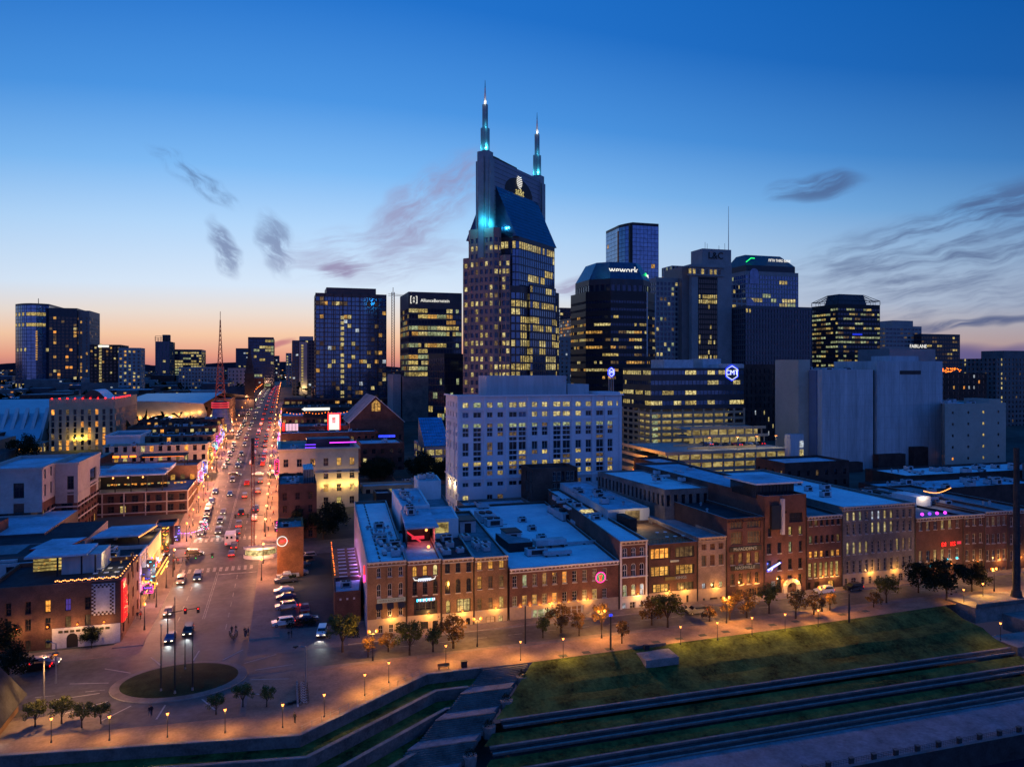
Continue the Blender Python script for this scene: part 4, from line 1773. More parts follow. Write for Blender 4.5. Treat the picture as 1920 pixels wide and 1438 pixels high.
# --- bank tower with a gabled roof
def gabled_tower():
	Y0 = 560
	P = pbox(1398,1497,Y0,side=1375)
	P = box_poly(P[0][0],Y0,P[1][0],Y0 + 36)
	zb,z1 = 20,zy(508,P[0][0],Y0)
	root = thing('gabled_bank_tower','blue glass bank tower with stepped shoulders and gabled roof, green light on its corner','skyscraper',base_of(P,zb))
	ww = []
	sp = lambda i: G(2.9,2.4,4,3.1,.5,lit(rows=[.1,.05,.1,.05,.1,.1,.05,.1,.1,.1,.1,.1,.1,.7,.05,.55,.5,.08,.1,.2,.1,.05,.1,.65],on=('w2','w1','w4'),off='gb',seed=36 + i,run=3),depth=.25,top=.8)
	walls(root,P,zb,z1,'limestone',sp,ww,'roof_mid',.8)
	L_ = box_poly(fx(1374,Y0 + 10),Y0 + 10,P[0][0] - .1,Y0 + 34)
	walls(root,L_,zb,zy(530,L_[0][0],Y0 + 10),'limestone',lambda i: G(3,2.2,4,3,.5,lit(.2,('w2','w1'),'gn',39)),ww,'roof_mid',.8,'shoulder_wall','shoulder_roof')
	put_windows(root,ww,220)
	z2 = zy(496,P[0][0],Y0)
	z3 = zy(474,P[0][0],Y0)
	Q = inset(P,2.0)
	mb = MB()
	mb.prism(Q,z1 - 1.0,z2,'panel_dark')
	xa,xb = Q[0][0],Q[1][0]
	ya,yb = Q[0][1],Q[2][1]
	xm0,xm1 = xa + 5,xb - 9
	mb.face([(xa,ya,z2),(xb,ya,z2),(xm1,ya + 9,z3),(xm0,ya + 9,z3)],'roof_metal_dark')
	mb.face([(xb,ya,z2),(xb,yb,z2),(xm1,yb - 9,z3),(xm1,ya + 9,z3)],'roof_metal_dark')
	mb.face([(xb,yb,z2),(xa,yb,z2),(xm0,yb - 9,z3),(xm1,yb - 9,z3)],'roof_metal_dark')
	mb.face([(xa,yb,z2),(xa,ya,z2),(xm0,ya + 9,z3),(xm0,yb - 9,z3)],'roof_metal_dark')
	mb.face([(xm0,ya + 9,z3),(xm1,ya + 9,z3),(xm1,yb - 9,z3),(xm0,yb - 9,z3)],'roof_metal_dark')
	mb.build('gabled_roof',root)
	text('FIFTH THIRD BANK',(fx(1464,Y0),Y0 + 1.6,zy(489,fx(1464,Y0),Y0)),0,3.4,'sign_white',root,sx=.78)
	mb = MB()
	x_ = fx(1410,Y0)
	mb.tube((x_ - 4.5,Y0 + 2,z2 + 2.5),(x_,Y0 + 1.5,z2 + 6),.4,5,'sign_green')
	mb.tube((x_,Y0 + 1.5,z2 + 6),(x_ + 4,Y0 + 2,z2 + 6),.4,5,'sign_green')
	mb.build('green_light',root)
	# arched glazed corner bays
	for x0,zc,h in ((fx(1405,Y0),z1 - 28,20),(fx(1414,Y0),z1 - 2,9)):
		mb = MB()
		pts = [(x0 - 4.5,zc - h),(x0 + 4.5,zc - h)] + [(x0 + 4.5*cos(t),zc + 4.5*sin(t)) for t in [math.pi*i/8 for i in range(9)]]
		mb.face([(x,Y0 - .25,z) for x,z in pts],'gb')
		mb.build('arched_bay',root)


mat('roof_metal_dark',(.09,.12,.14),.45,.15,.3,metal=.5)
gabled_tower()

mat('fin_grey',(.10,.10,.115),.6,.15,.2)
P = pbox(1398,1523,455,depth=34)
block('dark_grid_block','broad dark office block with fine vertical fins and almost no lit rooms','building',P,ztop(573,P),'fin_grey',G(2.4,1.6,3.7,2.7,.5,lit(.015,('w1','w3'),'gn',41,run=2),depth=.35,top=1),'roof_mid',maxobj=200)
P = pbox(1372,1400,520,depth=34)
block('stone_wing_block','narrow stone block with lit offices between the limestone and gabled towers','building',P,ztop(560,P),'limestone',G(4.2,3.0,4,2.4,.8,lit(.35,('w1','w2'),'gd',42)),'roof_mid',maxobj=60)


# --- banded tower with the framed crown
def framed_crown_tower():
	Y0 = 470
	P = pbox(1571,1650,Y0,side=1522)
	D = P[2][1] - Y0
	P = box_poly(P[0][0],Y0,P[1][0],Y0 + min(D,60))
	z1 = zy(570,P[0][0],Y0)
	root = thing('framed_crown_tower','dark banded office tower with an open truss crown','skyscraper',base_of(P,16))
	ww = []
	walls(root,P,16,z1,'black_paint',lambda i: G(2.6,2.5,3.55,1.5,1.2,lit(rows=[.55,.65,.5,.6,.5,.55,.2,.7,.4,.6,.7,.65,.6,.55,.45,.6,.7,.6,.5,.6],on=('w4','w1','w4','w5'),off='gn',seed=43 + i,run=2),depth=.25,top=1.2),ww,'roof_mid',.5)
	put_windows(root,ww,300)
	Q = inset(P,6.5)
	zt = zy(549,P[0][0],Y0)
	mb = MB()
	S = inset(Q,1.8)
	mb.loft(Q,z1 - .5,S,zt,'panel_dark','roof_black')
	mb.build('plant_room',root)
	mb = MB()
	T = [(a[0]*.5 + b[0]*.5,a[1]*.5 + b[1]*.5) for a,b in zip(S,Q)]
	for i in range(4):
		a,b = P[i],P[(i + 1) % 4]
		mb.tube((*a,z1),(*a,z1 + 3),.3,4,'metal_dark')
		mb.tube((*a,z1 + 3),(*b,z1 + 3),.28,4,'metal_dark')
		for k in range(7):
			t = k/6
			c = (a[0] + (b[0] - a[0])*t,a[1] + (b[1] - a[1])*t)
			s0,s1 = S[i],S[(i + 1) % 4]
			e = (s0[0] + (s1[0] - s0[0])*t,s0[1] + (s1[1] - s0[1])*t)
			mb.tube((*c,z1 + 3),(*e,zt - .2),.22,4,'metal_dark')
			mb.tube((*c,z1),(*c,z1 + 3),.18,4,'metal_dark')
	mb.build('truss_crown',root)
	mb = MB()
	mb.box(fx(1598,Y0),Y0 - .4,zy(628,P[0][0],Y0),fx(1616,Y0),Y0 - .2,zy(625,P[0][0],Y0),'sign_blue_dim')
	mb.build('sign',root)


framed_crown_tower()

P = pbox(1660,1728,620,depth=40)
r_ = block('stepped_office_block','grey office block with a stepped top behind the long windowless building','building',P,ztop(611,P),'limestone',G(4.6,3.6,4.2,1.8,1.2,lit(.15,('w5','w8'),'gn',45)),'roof_mid',maxobj=60)
vol(r_,pbox(1674,1712,624,depth=24),ztop(611,P) - 1,ztop(600,P),'limestone',None,'roof_mid',.5,'penthouse','penthouse_roof')
P = pbox(1728,1800,610,depth=40)
block('dark_office_block','dark office block with dim yellow floors right of the stepped block','building',P,ztop(626,P),'panel_dark',G(3.4,3.0,4.2,2.0,1.1,lit(.3,('w5','w1','w8'),'gd',46,run=2)),'roof_mid',maxobj=60)
P = pbox(1668,1754,420,depth=30)
r_ = block('hotel_block','pale block carrying a small white hotel name above the windowless building','building',P,ztop(654,P),'limestone',None,'roof_mid')
text('FAIRLANE',(fx(1722,419.5),419.6,ztop(649,P)),0,3.4,'sign_white',r_)
mb = MB()
for i in range(12):
	mb.box(fx(1718,420) + i*1.6,420.4,ztop(663,P),fx(1718,420) + i*1.6 + .12,420.6,ztop(654,P) + 2.6,'metal_dark')
mb.build('sign_frame',r_)
P = pbox(1868,1950,400,side=1845)
P = box_poly(P[0][0],400,P[1][0],430)
r_ = block('apartment_block','grey apartment block at the right edge with one bright column of windows','building',P,ztop(672,P),'concrete_dark',G(3.4,1.4,3.3,1.7,.9,lambda r,c: 'w2' if c == 1 and r % 5 != 2 else ('w5' if (r*7 + c*3) % 19 == 0 else 'gd')),'roof_mid',maxobj=120)
vol(r_,pbox(1882,1925,405,depth=18),ztop(672,P) - 1,ztop(657,P),'concrete_dark',None,'roof_mid',.5,'penthouse','penthouse_roof')
P = pbox(1765,1850,380,depth=40)
r_ = block('rooftop_bar_block','dark low block with strings of orange lights on its roof','building',P,ztop(700,P),'brick_dark',G(4.2,1.5,3.6,1.9,.9,lit(.14,('w6','w3','w7'),'gd',48)),'roof_mid',maxobj=80)
mb = MB()
rg = random.Random(48)
for i in range(70):
	x,y,z = rg.uniform(fx(1767,381),fx(1806,381)),rg.uniform(381,396),ztop(700,P) + rg.uniform(.4,3.2)
	mb.box(x,y,z,x + .45,y + .45,z + .45,'bulb_orange')
o = mb.build('string_lights',r_)
o['kind'] = 'stuff'


# --- office over parking garage, with the blue hexagon sign
def garage_office():
	Y0 = 330
	x0,x1 = fx(1220,Y0),fx(1395,Y0)
	P = box_poly(x0,Y0,x1,Y0 + 46)
	Yl = x0/tan(YAW + atan((1168 - 960)/FPX))
	P = box_poly(x0,Y0,x1,Yl)
	zt,zm,zb = zy(690,x0,Y0),zy(768,x0,Y0),gz(Y0) - 2
	root = thing('garage_office_block','glass office floors over an open lit parking garage, with a blue hexagon sign','building',base_of(P,zb))
	ww = []
	walls(root,P,zm,zt,'panel_dark',lambda i: G(2.1,1.95,5.0,2.0,1.6,lit(rows=[.5,.55,.2,.45] if i == 0 else [.9,.85,.5,.4],on=('w1','w2','w2'),off='gb',seed=50 + i,run=3),depth=.15,base=.5),ww,'roof_grey_skytint',1.0)
	put_windows(root,ww,240)
	# garage decks: spandrels in front of lit floors
	fl = 3.05
	nf = int((zm - zb)/fl)
	inner = MB()
	J = inset(P,6)
	inner.prism(J,zb,zm - .1,'concrete')
	inner.build('garage_core',root)
	for k in range(nf + 1):
		z = zb + k*fl
		mb = MB()
		mb.prism(inset(P,.15),z - .25,z,'concrete')
		ledge(mb,P,0,z - .3,1.25,.1,'stone_warm')
		ledge(mb,P,3,z - .3,1.25,.1,'stone_warm')
		mb.build('parking_deck',root)
		if k < nf:
			lt = MB()
			for i,(a,b) in enumerate(((P[0],P[1]),(P[3],P[0]))):
				W = math.hypot(b[0] - a[0],b[1] - a[1])
				u = ((b[0] - a[0])/W,(b[1] - a[1])/W)
				n = (u[1],-u[0])
				s = 2.0
				while s < W - 2:
					c = (a[0] + u[0]*s - n[0]*3,a[1] + u[1]*s - n[1]*3)
					lt.obox(c,u,.9,.25,z + fl - .42,z + fl - .3,'garage_tube')
					s += 4.2
			o = lt.build('deck_lights',root)
			o['kind'] = 'stuff'
	for i,(a,b) in enumerate(((P[0],P[1]),(P[3],P[0]))):
		W = math.hypot(b[0] - a[0],b[1] - a[1])
		u = ((b[0] - a[0])/W,(b[1] - a[1])/W)
		k = int(W/5.4)
		for j in range(k + 1):
			mb = MB()
			c = (a[0] + u[0]*W*j/k,a[1] + u[1]*W*j/k)
			mb.obox(c,u,.45,.3,zb,zm - .05,'stone_warm')
			mb.build('pier',root)
	# stair bay at the corner, brightly lit
	mb = MB()
	for k in range(nf):
		z = zb + k*fl
		mb.box(x0 + .8,Y0 - .5,z + 1.0,x0 + 3.6,Y0 - .3,z + 2.6,'w4')
	mb.build('stair_window',root)
	# inner back wall glows by itself, in place of light cast by the tubes
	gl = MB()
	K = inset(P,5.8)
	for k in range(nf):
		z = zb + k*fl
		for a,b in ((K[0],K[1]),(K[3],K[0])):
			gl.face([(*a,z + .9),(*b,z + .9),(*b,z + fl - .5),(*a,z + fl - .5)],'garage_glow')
	gl.build('glowing_interior',root)
	# roof penthouses and the sign wall
	vol(root,box_poly(fx(1245,Y0 + 8),Y0 + 8,fx(1300,Y0 + 8),Y0 + 22),zt - 1,zt + 4.2,'metal_pale',None,'roof_grey_skytint',.4,'penthouse','penthouse_roof')
	vol(root,box_poly(fx(1318,Y0 + 10),Y0 + 10,fx(1352,Y0 + 10),Y0 + 24),zt - 1,zt + 4.8,'metal_pale',None,'roof_grey_skytint',.4,'penthouse','penthouse_roof')
	V = box_poly(fx(1348,Y0 + 1),Y0 + 1,fx(1395,Y0 + 1),Y0 + 14)
	vol(root,V,zt - 1,zy(683,x1,Y0),'panel_grey',None,'roof_grey_skytint',.4,'sign_wall','sign_wall_roof')
	cx_,cz = fx(1372,Y0),zy(699,fx(1372,Y0),Y0)
	hexagon(root,cx_,Y0 - .1,cz,3.9)
	mb = MB()
	mb.box(fx(1352,Y0),Y0 + .3,cz - 5.2,fx(1393,Y0),Y0 + .98,cz + 4.6,'panel_grey')
	mb.build('sign_panel',root)


def hexagon(root,x,y,z,r,squash=1.0):
	mb = MB()
	pts = [(r*squash*cos(R(30 + 60*i)),r*sin(R(30 + 60*i))) for i in range(6)]
	for i in range(6):
		a,b = pts[i],pts[(i + 1) % 6]
		mb.tube((x + a[0],y,z + a[1]),(x + b[0],y,z + b[1]),.34,6,'sign_blue')
		a2,b2 = (a[0]*.9,a[1]*.9),(b[0]*.9,b[1]*.9)
		mb.tube((x + a2[0],y - .2,z + a2[1]),(x + b2[0],y - .2,z + b2[1]),.16,5,'sign_cool')
	mb.face([(x + a*.86,y + .15,z + b*.86) for a,b in pts],'sign_blue_dim')
	mb.build('hexagon_tube',root)
	text('CMT',(x,y - .2,z),0,r*.92,'sign_cool',root,ext=.08,sx=squash)


emat('garage_tube',lin(255,226,150),5.0)
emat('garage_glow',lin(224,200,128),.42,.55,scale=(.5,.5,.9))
garage_office()
sg = thing('rooftop_sign','small blue hexagon sign on steel posts above the pale office roof','sign',(fx(1146,262),262,45))
hexagon(sg,fx(1146,262),262,zy(698,fx(1146,262),262),1.75,.75)
mb = MB()
for dx in (-.9,0,.9):
	mb.box(fx(1146,262) + dx - .12,261.9,44,fx(1146,262) + dx + .12,262.2,zy(708,fx(1146,262),262),'metal')
mb.build('post',sg)


# --- long windowless building
def windowless():
	Y0 = 290
	xa,xb,xc,xd = fx(1541,Y0),fx(1637,Y0),fx(1643,Y0),fx(1766,Y0)
	Yl = xa/tan(YAW + atan((1472 - 960)/FPX))
	P = box_poly(xa,Y0,xb,Yl)
	root = thing('windowless_building','large pale windowless building with tall blank panels','building',(xa + 30,Y0,gz(Y0) - 2))
	zb = gz(Y0) - 2
	ww = []
	z1 = zy(693,xa,Y0)
	walls(root,P,zb,z1,'panel_grey',None,ww,'roof_grey_skytint',1.0,'blank_panel')
	ST = box_poly(xa - 9,Y0 + 6,xa - .05,Yl - 4)
	walls(root,box_poly(xa - .9,Y0 + 3,xa - .03,Y0 + 8),zb,z1 - .4,'panel_blue',None,ww,'roof_grey_skytint',.5,'recess_strip','recess_top')
	L_ = box_poly(xa - 6.5,Y0 + 8.2,xa - .06,Yl - 1)
	walls(root,L_,zb,zy(674,xa,Y0),'panel_tan',None,ww,'roof_grey_skytint',.8,'side_wall','side_roof')
	walls(root,box_poly(xb + .02,Y0 + 1.4,xc - .02,Yl - 2),zb,z1 - .3,'metal_dark',None,ww,'roof_grey_skytint',.5,'gap_wall','gap_roof')
	Q = box_poly(xc,Y0 - .4,xd,Yl + 2)
	z2 = zy(677,xc,Y0)
	walls(root,Q,zb,z2,'panel_grey',None,ww,'roof_grey_skytint',.9,'blank_panel')
	mb = MB()
	mb.box(fx(1686,Y0),Y0 - .55,zy(702,xc,Y0),fx(1725,Y0),Y0 - .42,zy(695,xc,Y0),'metal_dark')
	mb.build('louvre',root)
	clutter(root,xa + 2,Y0 + 3,xb - 2,Y0 + 22,z1 - 1.0,12,51,1.5)
	vol(root,box_poly(fx(1668,Y0 + 6),Y0 + 6,fx(1722,Y0 + 6),Y0 + 18),z2 - .9,z2 + 2.6,'panel_grey',None,'roof_grey_skytint',.3,'penthouse','penthouse_roof')
	# faint panel joints
	mb = MB()
	for k in range(1,10):
		z = zb + (z2 - zb)*k/10
		mb.box(xc + .1,Y0 - .43,z,xd - .1,Y0 - .405,z + .05,'limestone')
		mb.box(xa + .1,Y0 - .03,z,xb - .1,Y0 - .005,z + .05,'limestone')
	for k in range(1,9):
		x_ = xc + (xd - xc)*k/9
		mb.box(x_,Y0 - .44,zb,x_ + .06,Y0 - .402,z2 - .2,'limestone')
	for k in range(1,6):
		x_ = xa + (xb - xa)*k/6
		mb.box(x_,Y0 - .04,zb,x_ + .06,Y0 - .002,z1 - .2,'limestone')
	mb.build('panel_joint',root)
	for v0,v1,vt in ((1556,1615,868),(1644,1695,852),(1711,1737,838)):
		vol(root,box_poly(fx(v0,Y0 - 3),Y0 - 4,fx(v1,Y0 - 3),Y0 - .6),zb,zy(vt,fx(v0,Y0),Y0 - 3),'brick_dark',None,'roof_mid',.4,'annex_wall','annex_roof')


mat('panel_blue',(.16,.20,.30),.6,.1,.2)
windowless()

P = pbox(1772,1886,275,depth=26)
P[3] = (fx(1765,290),290.0)
z1 = ztop(757,P)
r_ = block('beige_block','plain beige block with rows of small square windows, one column lit','building',P,z1,'panel_tan',G(10.5,1.3,5.4,1.2,2.2,lambda r,c: 'w1' if c == 2 and r > 0 else ('w6' if (r,c) == (1,0) else 'gd'),depth=.25),'roof_grey_skytint',maxobj=80)
clutter(r_,P[0][0] + 2,278,P[1][0] - 8,296,z1 - .9,8,52,1.3)
vol(r_,box_poly(fx(1855,276),276,fx(1876,276),290),z1 - 1,ztop(750,P),'panel_tan',None,'roof_grey_skytint',.4,'penthouse','penthouse_roof')
# brick block behind, left of the windowless building
P = pbox(1396,1470,372,depth=30)
block('brick_office_block','dark brick office block behind the parking decks with a few slit windows lit','building',P,ztop(683,P),'brick_dark',G(3.1,.9,4.0,2.4,.8,lit(.06,('w7','w2'),'gd',53)),'roof_mid',maxobj=100)


# --- parking decks with lit roof level
def parking_decks():
	Y0 = 268
	x0,x1 = fx(1248,Y0),fx(1500,Y0)
	zb = gz(Y0) - 1
	z1 = zy(846,fx(1420,Y0),Y0)
	root = thing('parking_garage','open parking garage with pale concrete decks and a yellow-lit roof level','parking garage',((x0 + x1)/2,Y0,zb))
	for k in range(4):
		z = z1 - k*3.4
		mb = MB()
		mb.box(x0,Y0,z - .35,x1,Y0 + 44,z,'concrete')
		mb.box(x0 - .1,Y0 - .12,z - .35,x1,Y0 + .14,z + .95,'stone_warm')
		mb.box(x0 - .12,Y0 + .14,z - .35,x0 + .16,Y0 + 44,z + .95,'stone_warm')
		mb.build('parking_deck',root)
		if k:
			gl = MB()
			gl.face([(x0 + .5,Y0 + 7,z + .1),(x1 - .5,Y0 + 7,z + .1),(x1 - .5,Y0 + 7,z + 2.8),(x0 + .5,Y0 + 7,z + 2.8)],'garage_glow')  # self-glowing plane in place of lamplight inside the deck
			gl.build('glowing_interior',root)
	for i in range(13):
		mb = MB()
		x = x0 + 1 + (x1 - x0 - 2)*i/12
		mb.box(x - .3,Y0 + .2,zb - 1,x + .3,Y0 + .8,z1 - .36,'stone_warm')
		mb.build('pier',root)
	# ramp walls on the roof
	mb = MB()
	mb.box(x0 + 18,Y0 + 14,z1,x1 - 12,Y0 + 14.3,z1 + 1.0,'stone_warm')
	mb.box(x0 + 18,Y0 + 26,z1,x1 - 20,Y0 + 26.3,z1 + 1.0,'stone_warm')
	mb.build('ramp_wall',root)
	for px,pv in ((1383,838),(1419,838),(1455,830),(1330,845)):
		x,y = fx(px,Y0 + 9),Y0 + 9
		mb = MB()
		mb.tube((x,y,z1),(x,y,z1 + 5.2),.1,5,'metal')
		mb.box(x - .5,y - .2,z1 + 5.2,x + .5,y + .2,z1 + 5.35,'bulb')
		mb.build('deck_lamp',root)
		lamp('deck_light',(x,y,z1 + 4.9),900,(1,.82,.35),root,.3)
	# upper decks behind, with parked cars' level seen through
	for k,(ya,zt) in enumerate(((Y0 + 30,z1 + 3.4),(Y0 + 32,z1 + 6.8))):
		mb = MB()
		mb.box(x0 + 30,ya,zt - .35,x1 + 6,ya + 16,zt,'concrete')
		mb.box(x0 + 30,ya - .12,zt - .35,x1 + 6,ya + .14,zt + .95,'stone_warm')
		mb.build('upper_deck',root)
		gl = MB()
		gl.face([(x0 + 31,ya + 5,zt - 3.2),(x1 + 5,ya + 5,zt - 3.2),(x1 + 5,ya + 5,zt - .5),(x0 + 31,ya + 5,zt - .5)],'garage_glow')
		gl.build('glowing_interior',root)
		for i in range(9):
			mb = MB()
			x = x0 + 31 + (x1 - x0 - 27)*i/8
			mb.box(x - .25,ya + .2,zt - 3.4,x + .25,ya + .7,zt - .36,'stone_warm')
			mb.build('pier',root)
	# stair tower with lit windows
	S = box_poly(fx(1482,Y0 - 4),Y0 - 4,fx(1507,Y0 - 4),Y0 - .2)
	walls(root,S,zb,zy(815,S[0][0],Y0 - 4),'panel_grey',None,[],'roof_grey_skytint',.4,'stair_tower','stair_tower_roof')
	mb = MB()
	for k,m in enumerate(('w7','w2','w2')):
		mb.box(fx(1500,Y0 - 4.2),Y0 - 4.25,z1 + 1.5 - k*3.6,fx(1507,Y0 - 4.2) - .2,Y0 - 4.02,z1 + 4.2 - k*3.6,m)
	mb.build('stair_window',root)
	return root,x0,x1,Y0,z1


PK = parking_decks()


# --- pale office block in the middle
def pale_office():
	Y0 = 245
	x0,x1 = fx(860,Y0),fx(1165,Y0)
	Y1 = Y0 + 21
	zb = 3
	P = box_poly(x0,Y0,x1,Y1)
	zt = zy(744,x0,Y0)
	zc = zy(753,x0,Y0)
	root = thing('pale_office_block','pale stone office block with lit top floor and tall grouped windows','building',base_of(P,zb))
	ww = []
	R_ = lambda a,b: (zy(a,x0,Y0),zy(b,x0,Y0))
	rows = [R_(984,972),R_(964,952),R_(942,930),R_(914,906),R_(894,885),R_(883.5,876.5),R_(875.7,868),R_(866,858),R_(856,848),R_(847,831),R_(829,822),R_(820,812),R_(811,804),R_(803,795.5),R_(784,774),R_(765.5,755.5)]
	# columns measured along the front
	px = [(867,879),(887,903),(913,924),(932.5,944),(954,970),(972,987),(997,1008),(1016,1027),(1037,1052),(1054.5,1070),(1079,1090),(1098,1109),(1117.5,1132),(1139,1149),(1156,1159)]
	cols = [(fx(a,Y0) - x0,fx(b,Y0) - x0) for a,b in px]
	rg = random.Random(77)
	big = {1,4,5,8,9,12}

	def pick(r,c):
		if r < 4 and c in big and r != 3:
			return None
		if c == 14 and r < 15 or r in (7,10) and c not in big:
			return None
		if r < 4:
			return rg.choice(['gd','gd','w5','w2'])
		if r == 15:
			return 'w2' if rg.random() < .9 else 'w4'
		if r == 14:
			return 'w2' if c in (6,7,8,9,10) else rg.choice(['gd','gd','gb'])
		if r == 13:
			return 'w4' if rg.random() < .8 else 'w5'
		if r == 6:
			return 'w1'
		if r in (4,8):
			return rg.choice(['gd','gd','w5','w1'])
		return rg.choice(['gd','gd','gd','gd','gd','w5'])
	spf = dict(cols=lambda W: cols,rows=rows,pick=pick,depth=.35)
	sps = dict(cols=lambda W: bays(W,4.2,1.6,1.5),rows=rows,pick=lambda r,c: None if r in (4,6,7,8,10,12) else lit(.12,('w5','w2'),'gd',71)(r,c),depth=.3)
	walls(root,P,zb,zt,'stone_white',lambda i: spf if i == 0 else sps,ww,'roof_grey_skytint',1.2)
	put_windows(root,ww,300,frame='stone_pale',nx=2,nz=1)
	mb = MB()
	for z,h,o in ((zt - .1,.5,.7),(zy(770,x0,Y0),.4,.35),(zy(790,x0,Y0),.3,.25),(zy(901,x0,Y0),.5,.4)):
		ledge(mb,P,0,z,h,o,'stone_white',o)
		ledge(mb,P,3,z,h,o,'stone_white')
	mb.build('cornice',root)
	# piers running down between the window groups
	for v in (853 + 7,909,950,991,1033,1074.5,1112,1136,1163):
		mb = MB()
		mb.box(fx(v,Y0) - .5,Y0 - .3,zy(925,x0,Y0),fx(v,Y0) + .5,Y0 - .02,zt - .15,'stone_white')
		mb.build('pier',root)
	# warm uplights on the flank
	for yy in (Y0 + 6,Y0 + 14):
		mb = MB()
		mb.box(x0 - .35,yy - .25,16,x0 - .03,yy + .25,zt - 9,'stone_white')
		mb.build('flank_pier',root)
		lamp('uplight',(x0 - .9,yy,15),700,(1,.72,.32),root,.15)
	vol(root,box_poly(fx(912,Y0 + 5),Y0 + 5,fx(1062,Y0 + 5),Y0 + 16),zt - 1.2,zy(705,x0,Y0 + 5),'panel_grey',None,'roof_grey_skytint',.4,'penthouse','penthouse_roof')
	vol(root,box_poly(fx(1064,Y0 + 6),Y0 + 6,fx(1104,Y0 + 6),Y0 + 16),zt - 1.2,zy(720,x1,Y0 + 6),'panel_grey',None,'roof_grey_skytint',.4,'penthouse','penthouse_roof')
	vol(root,box_poly(fx(1122,Y0 + 1.5),Y0 + 1.5,fx(1163,Y0 + 1.5),Y0 + 12),zt - 1.2,zy(735,x1,Y0),'stone_white',None,'roof_grey_skytint',.4,'penthouse','penthouse_roof')
	clutter(root,x0 + 1,Y0 + 3,fx(908,Y0),Y0 + 12,zt - 1.2,7,72)


mat('stone_white',(.78,.74,.77),.85,.08,.15)
pale_office()


# --- gabled brick hall
def brick_hall():
	Y0 = 400
	x0,x1 = fx(656,Y0),fx(757,Y0)
	xm = fx(704,Y0)
	D = 46
	zb,ze,zr = gz(Y0) - 2,zy(792,x0,Y0),zy(744,xm,Y0)
	root = thing('brick_hall','old red brick hall with a steep gable and a lit arched window','hall',(xm,Y0,zb))
	mb = MB()
	mb.face([(x0,Y0,zb),(x1,Y0,zb),(x1,Y0,ze),(xm,Y0,zr),(x0,Y0,ze)],'brick')
	mb.face([(x0,Y0 + D,zb),(x0,Y0,zb),(x0,Y0,ze),(x0,Y0 + D,ze)],'brick')
	mb.face([(x1,Y0,zb),(x1,Y0 + D,zb),(x1,Y0 + D,ze),(x1,Y0,ze)],'brick')
	mb.face([(x1,Y0 + D,zb),(x0,Y0 + D,zb),(x0,Y0 + D,ze),(xm,Y0 + D,zr),(x1,Y0 + D,ze)],'brick')
	mb.build('wall',root)
	mb = MB()
	for s,xe in ((-1,x0),(1,x1)):
		e = .9
		fc = [(xe + s*.6,Y0 - .5,ze - .25),(xm,Y0 - .5,zr + .35),(xm,Y0 + D + .5,zr + .35),(xe + s*.6,Y0 + D + .5,ze - .25)]
		mb.face(fc if s > 0 else fc[::-1],'roof_mid')
		fc2 = [(a,b,c - .35) for a,b,c in fc]
		mb.face(fc2[::-1] if s > 0 else fc2,'white_paint')
		mb.face([fc[0],fc2[0],fc2[1],fc[1]],'white_paint')
	mb.build('roof',root)
	mb = MB()
	a,b = fx(697,Y0),fx(713,Y0)
	zc = zy(765,xm,Y0)
	mb.face([(a,Y0 - .12,zc - 1.6),(b,Y0 - .12,zc - 1.6),(b,Y0 - .12,zc + 2.4),((a + b)/2,Y0 - .12,zc + 4.4),(a,Y0 - .12,zc + 2.4)],'w3')
	mb.build('gable_window',root)
	mb = MB()
	for t in (.33,.66):
		mb.box(a + (b - a)*t - .12,Y0 - .22,zc - 1.6,a + (b - a)*t + .12,Y0 - .14,zc + 3,'brick_dark')
	mb.build('window_mullion',root)
	mb = MB()
	for i in range(7):
		x = x0 + 2 + i*(x1 - x0 - 4)/6
		mb.box(x - .5,Y0 - .1,zb + 3,x + .5,Y0 - .02,zb + 7,'gd')
	mb.build('lower_window',root)
	# low wings in front
	vol(root,box_poly(fx(655,370),372,fx(706,370),Y0 - .6),zb - 2,zy(815,x0,372),'brick_dark',G(3.4,1.3,4,2.2,1,lit(.2,('w3','w5'),'gd',81)),'roof_mid',.5,'wing_wall','wing_roof')


brick_hall()
# glass-roofed hall right of it
P = pbox(800,846,330,depth=34)
r_ = block('glass_roofed_hall','low hall with a sloped blue glass roof and yellow lit storeys beside the pale office','hall',P,zy(838,P[0][0],330),'limestone',G(3.6,3.0,3.4,2.4,.6,lit(.75,('w1','w2','w5'),'gd',82)),'roof_mid',maxobj=60,para=.3)
mb = MB()
za,zb_ = zy(838,P[0][0],330),zy(784,P[0][0],352)
for i in range(10):
	for j in range(9):
		f = lambda a,b: (P[0][0] + (P[1][0] - P[0][0])*a/10 + (1 - b/9)*-1.0,330 + 22*b/9,za + .3 + (zb_ - za)*b/9)
		mb.face([f(i + .05,j + .05),f(i + .95,j + .05),f(i + .95,j + .95),f(i + .05,j + .95)],'gs')
mb.build('glass_roof',r_)['kind'] = 'stuff'
mb = MB()
mb.face([(P[0][0] - 1,330,za + .22),(P[1][0],330,za + .22),(P[1][0],352,zb_ - .1),(P[0][0],352,zb_ - .1)],'metal')
mb.face([(P[0][0] - 1,330,za + .22),(P[0][0],352,zb_ - .1),(P[0][0],352,za - .5)],'metal')
mb.build('roof_frame',r_)


# --- small brick building in front of the pale office
P = pbox(998,1083,232,depth=12)
r_ = block('brick_walkup','narrow three-storey brick building standing in front of the pale office','building',P,ztop(879,P),'brick',dict(cols=lambda W: [(W*a,W*b) for a,b in ((.45,.53),(.55,.63),(.65,.70),(.74,.82),(.84,.92),(.94,.98))],rows=[(zy(v + 18,P[0][0],232),zy(v,P[0][0],232)) for v in (962,935,908,886)],pick=lit(.0,('w5',),'gd',83),depth=.3),'roof_black',maxobj=30,frame='stone')


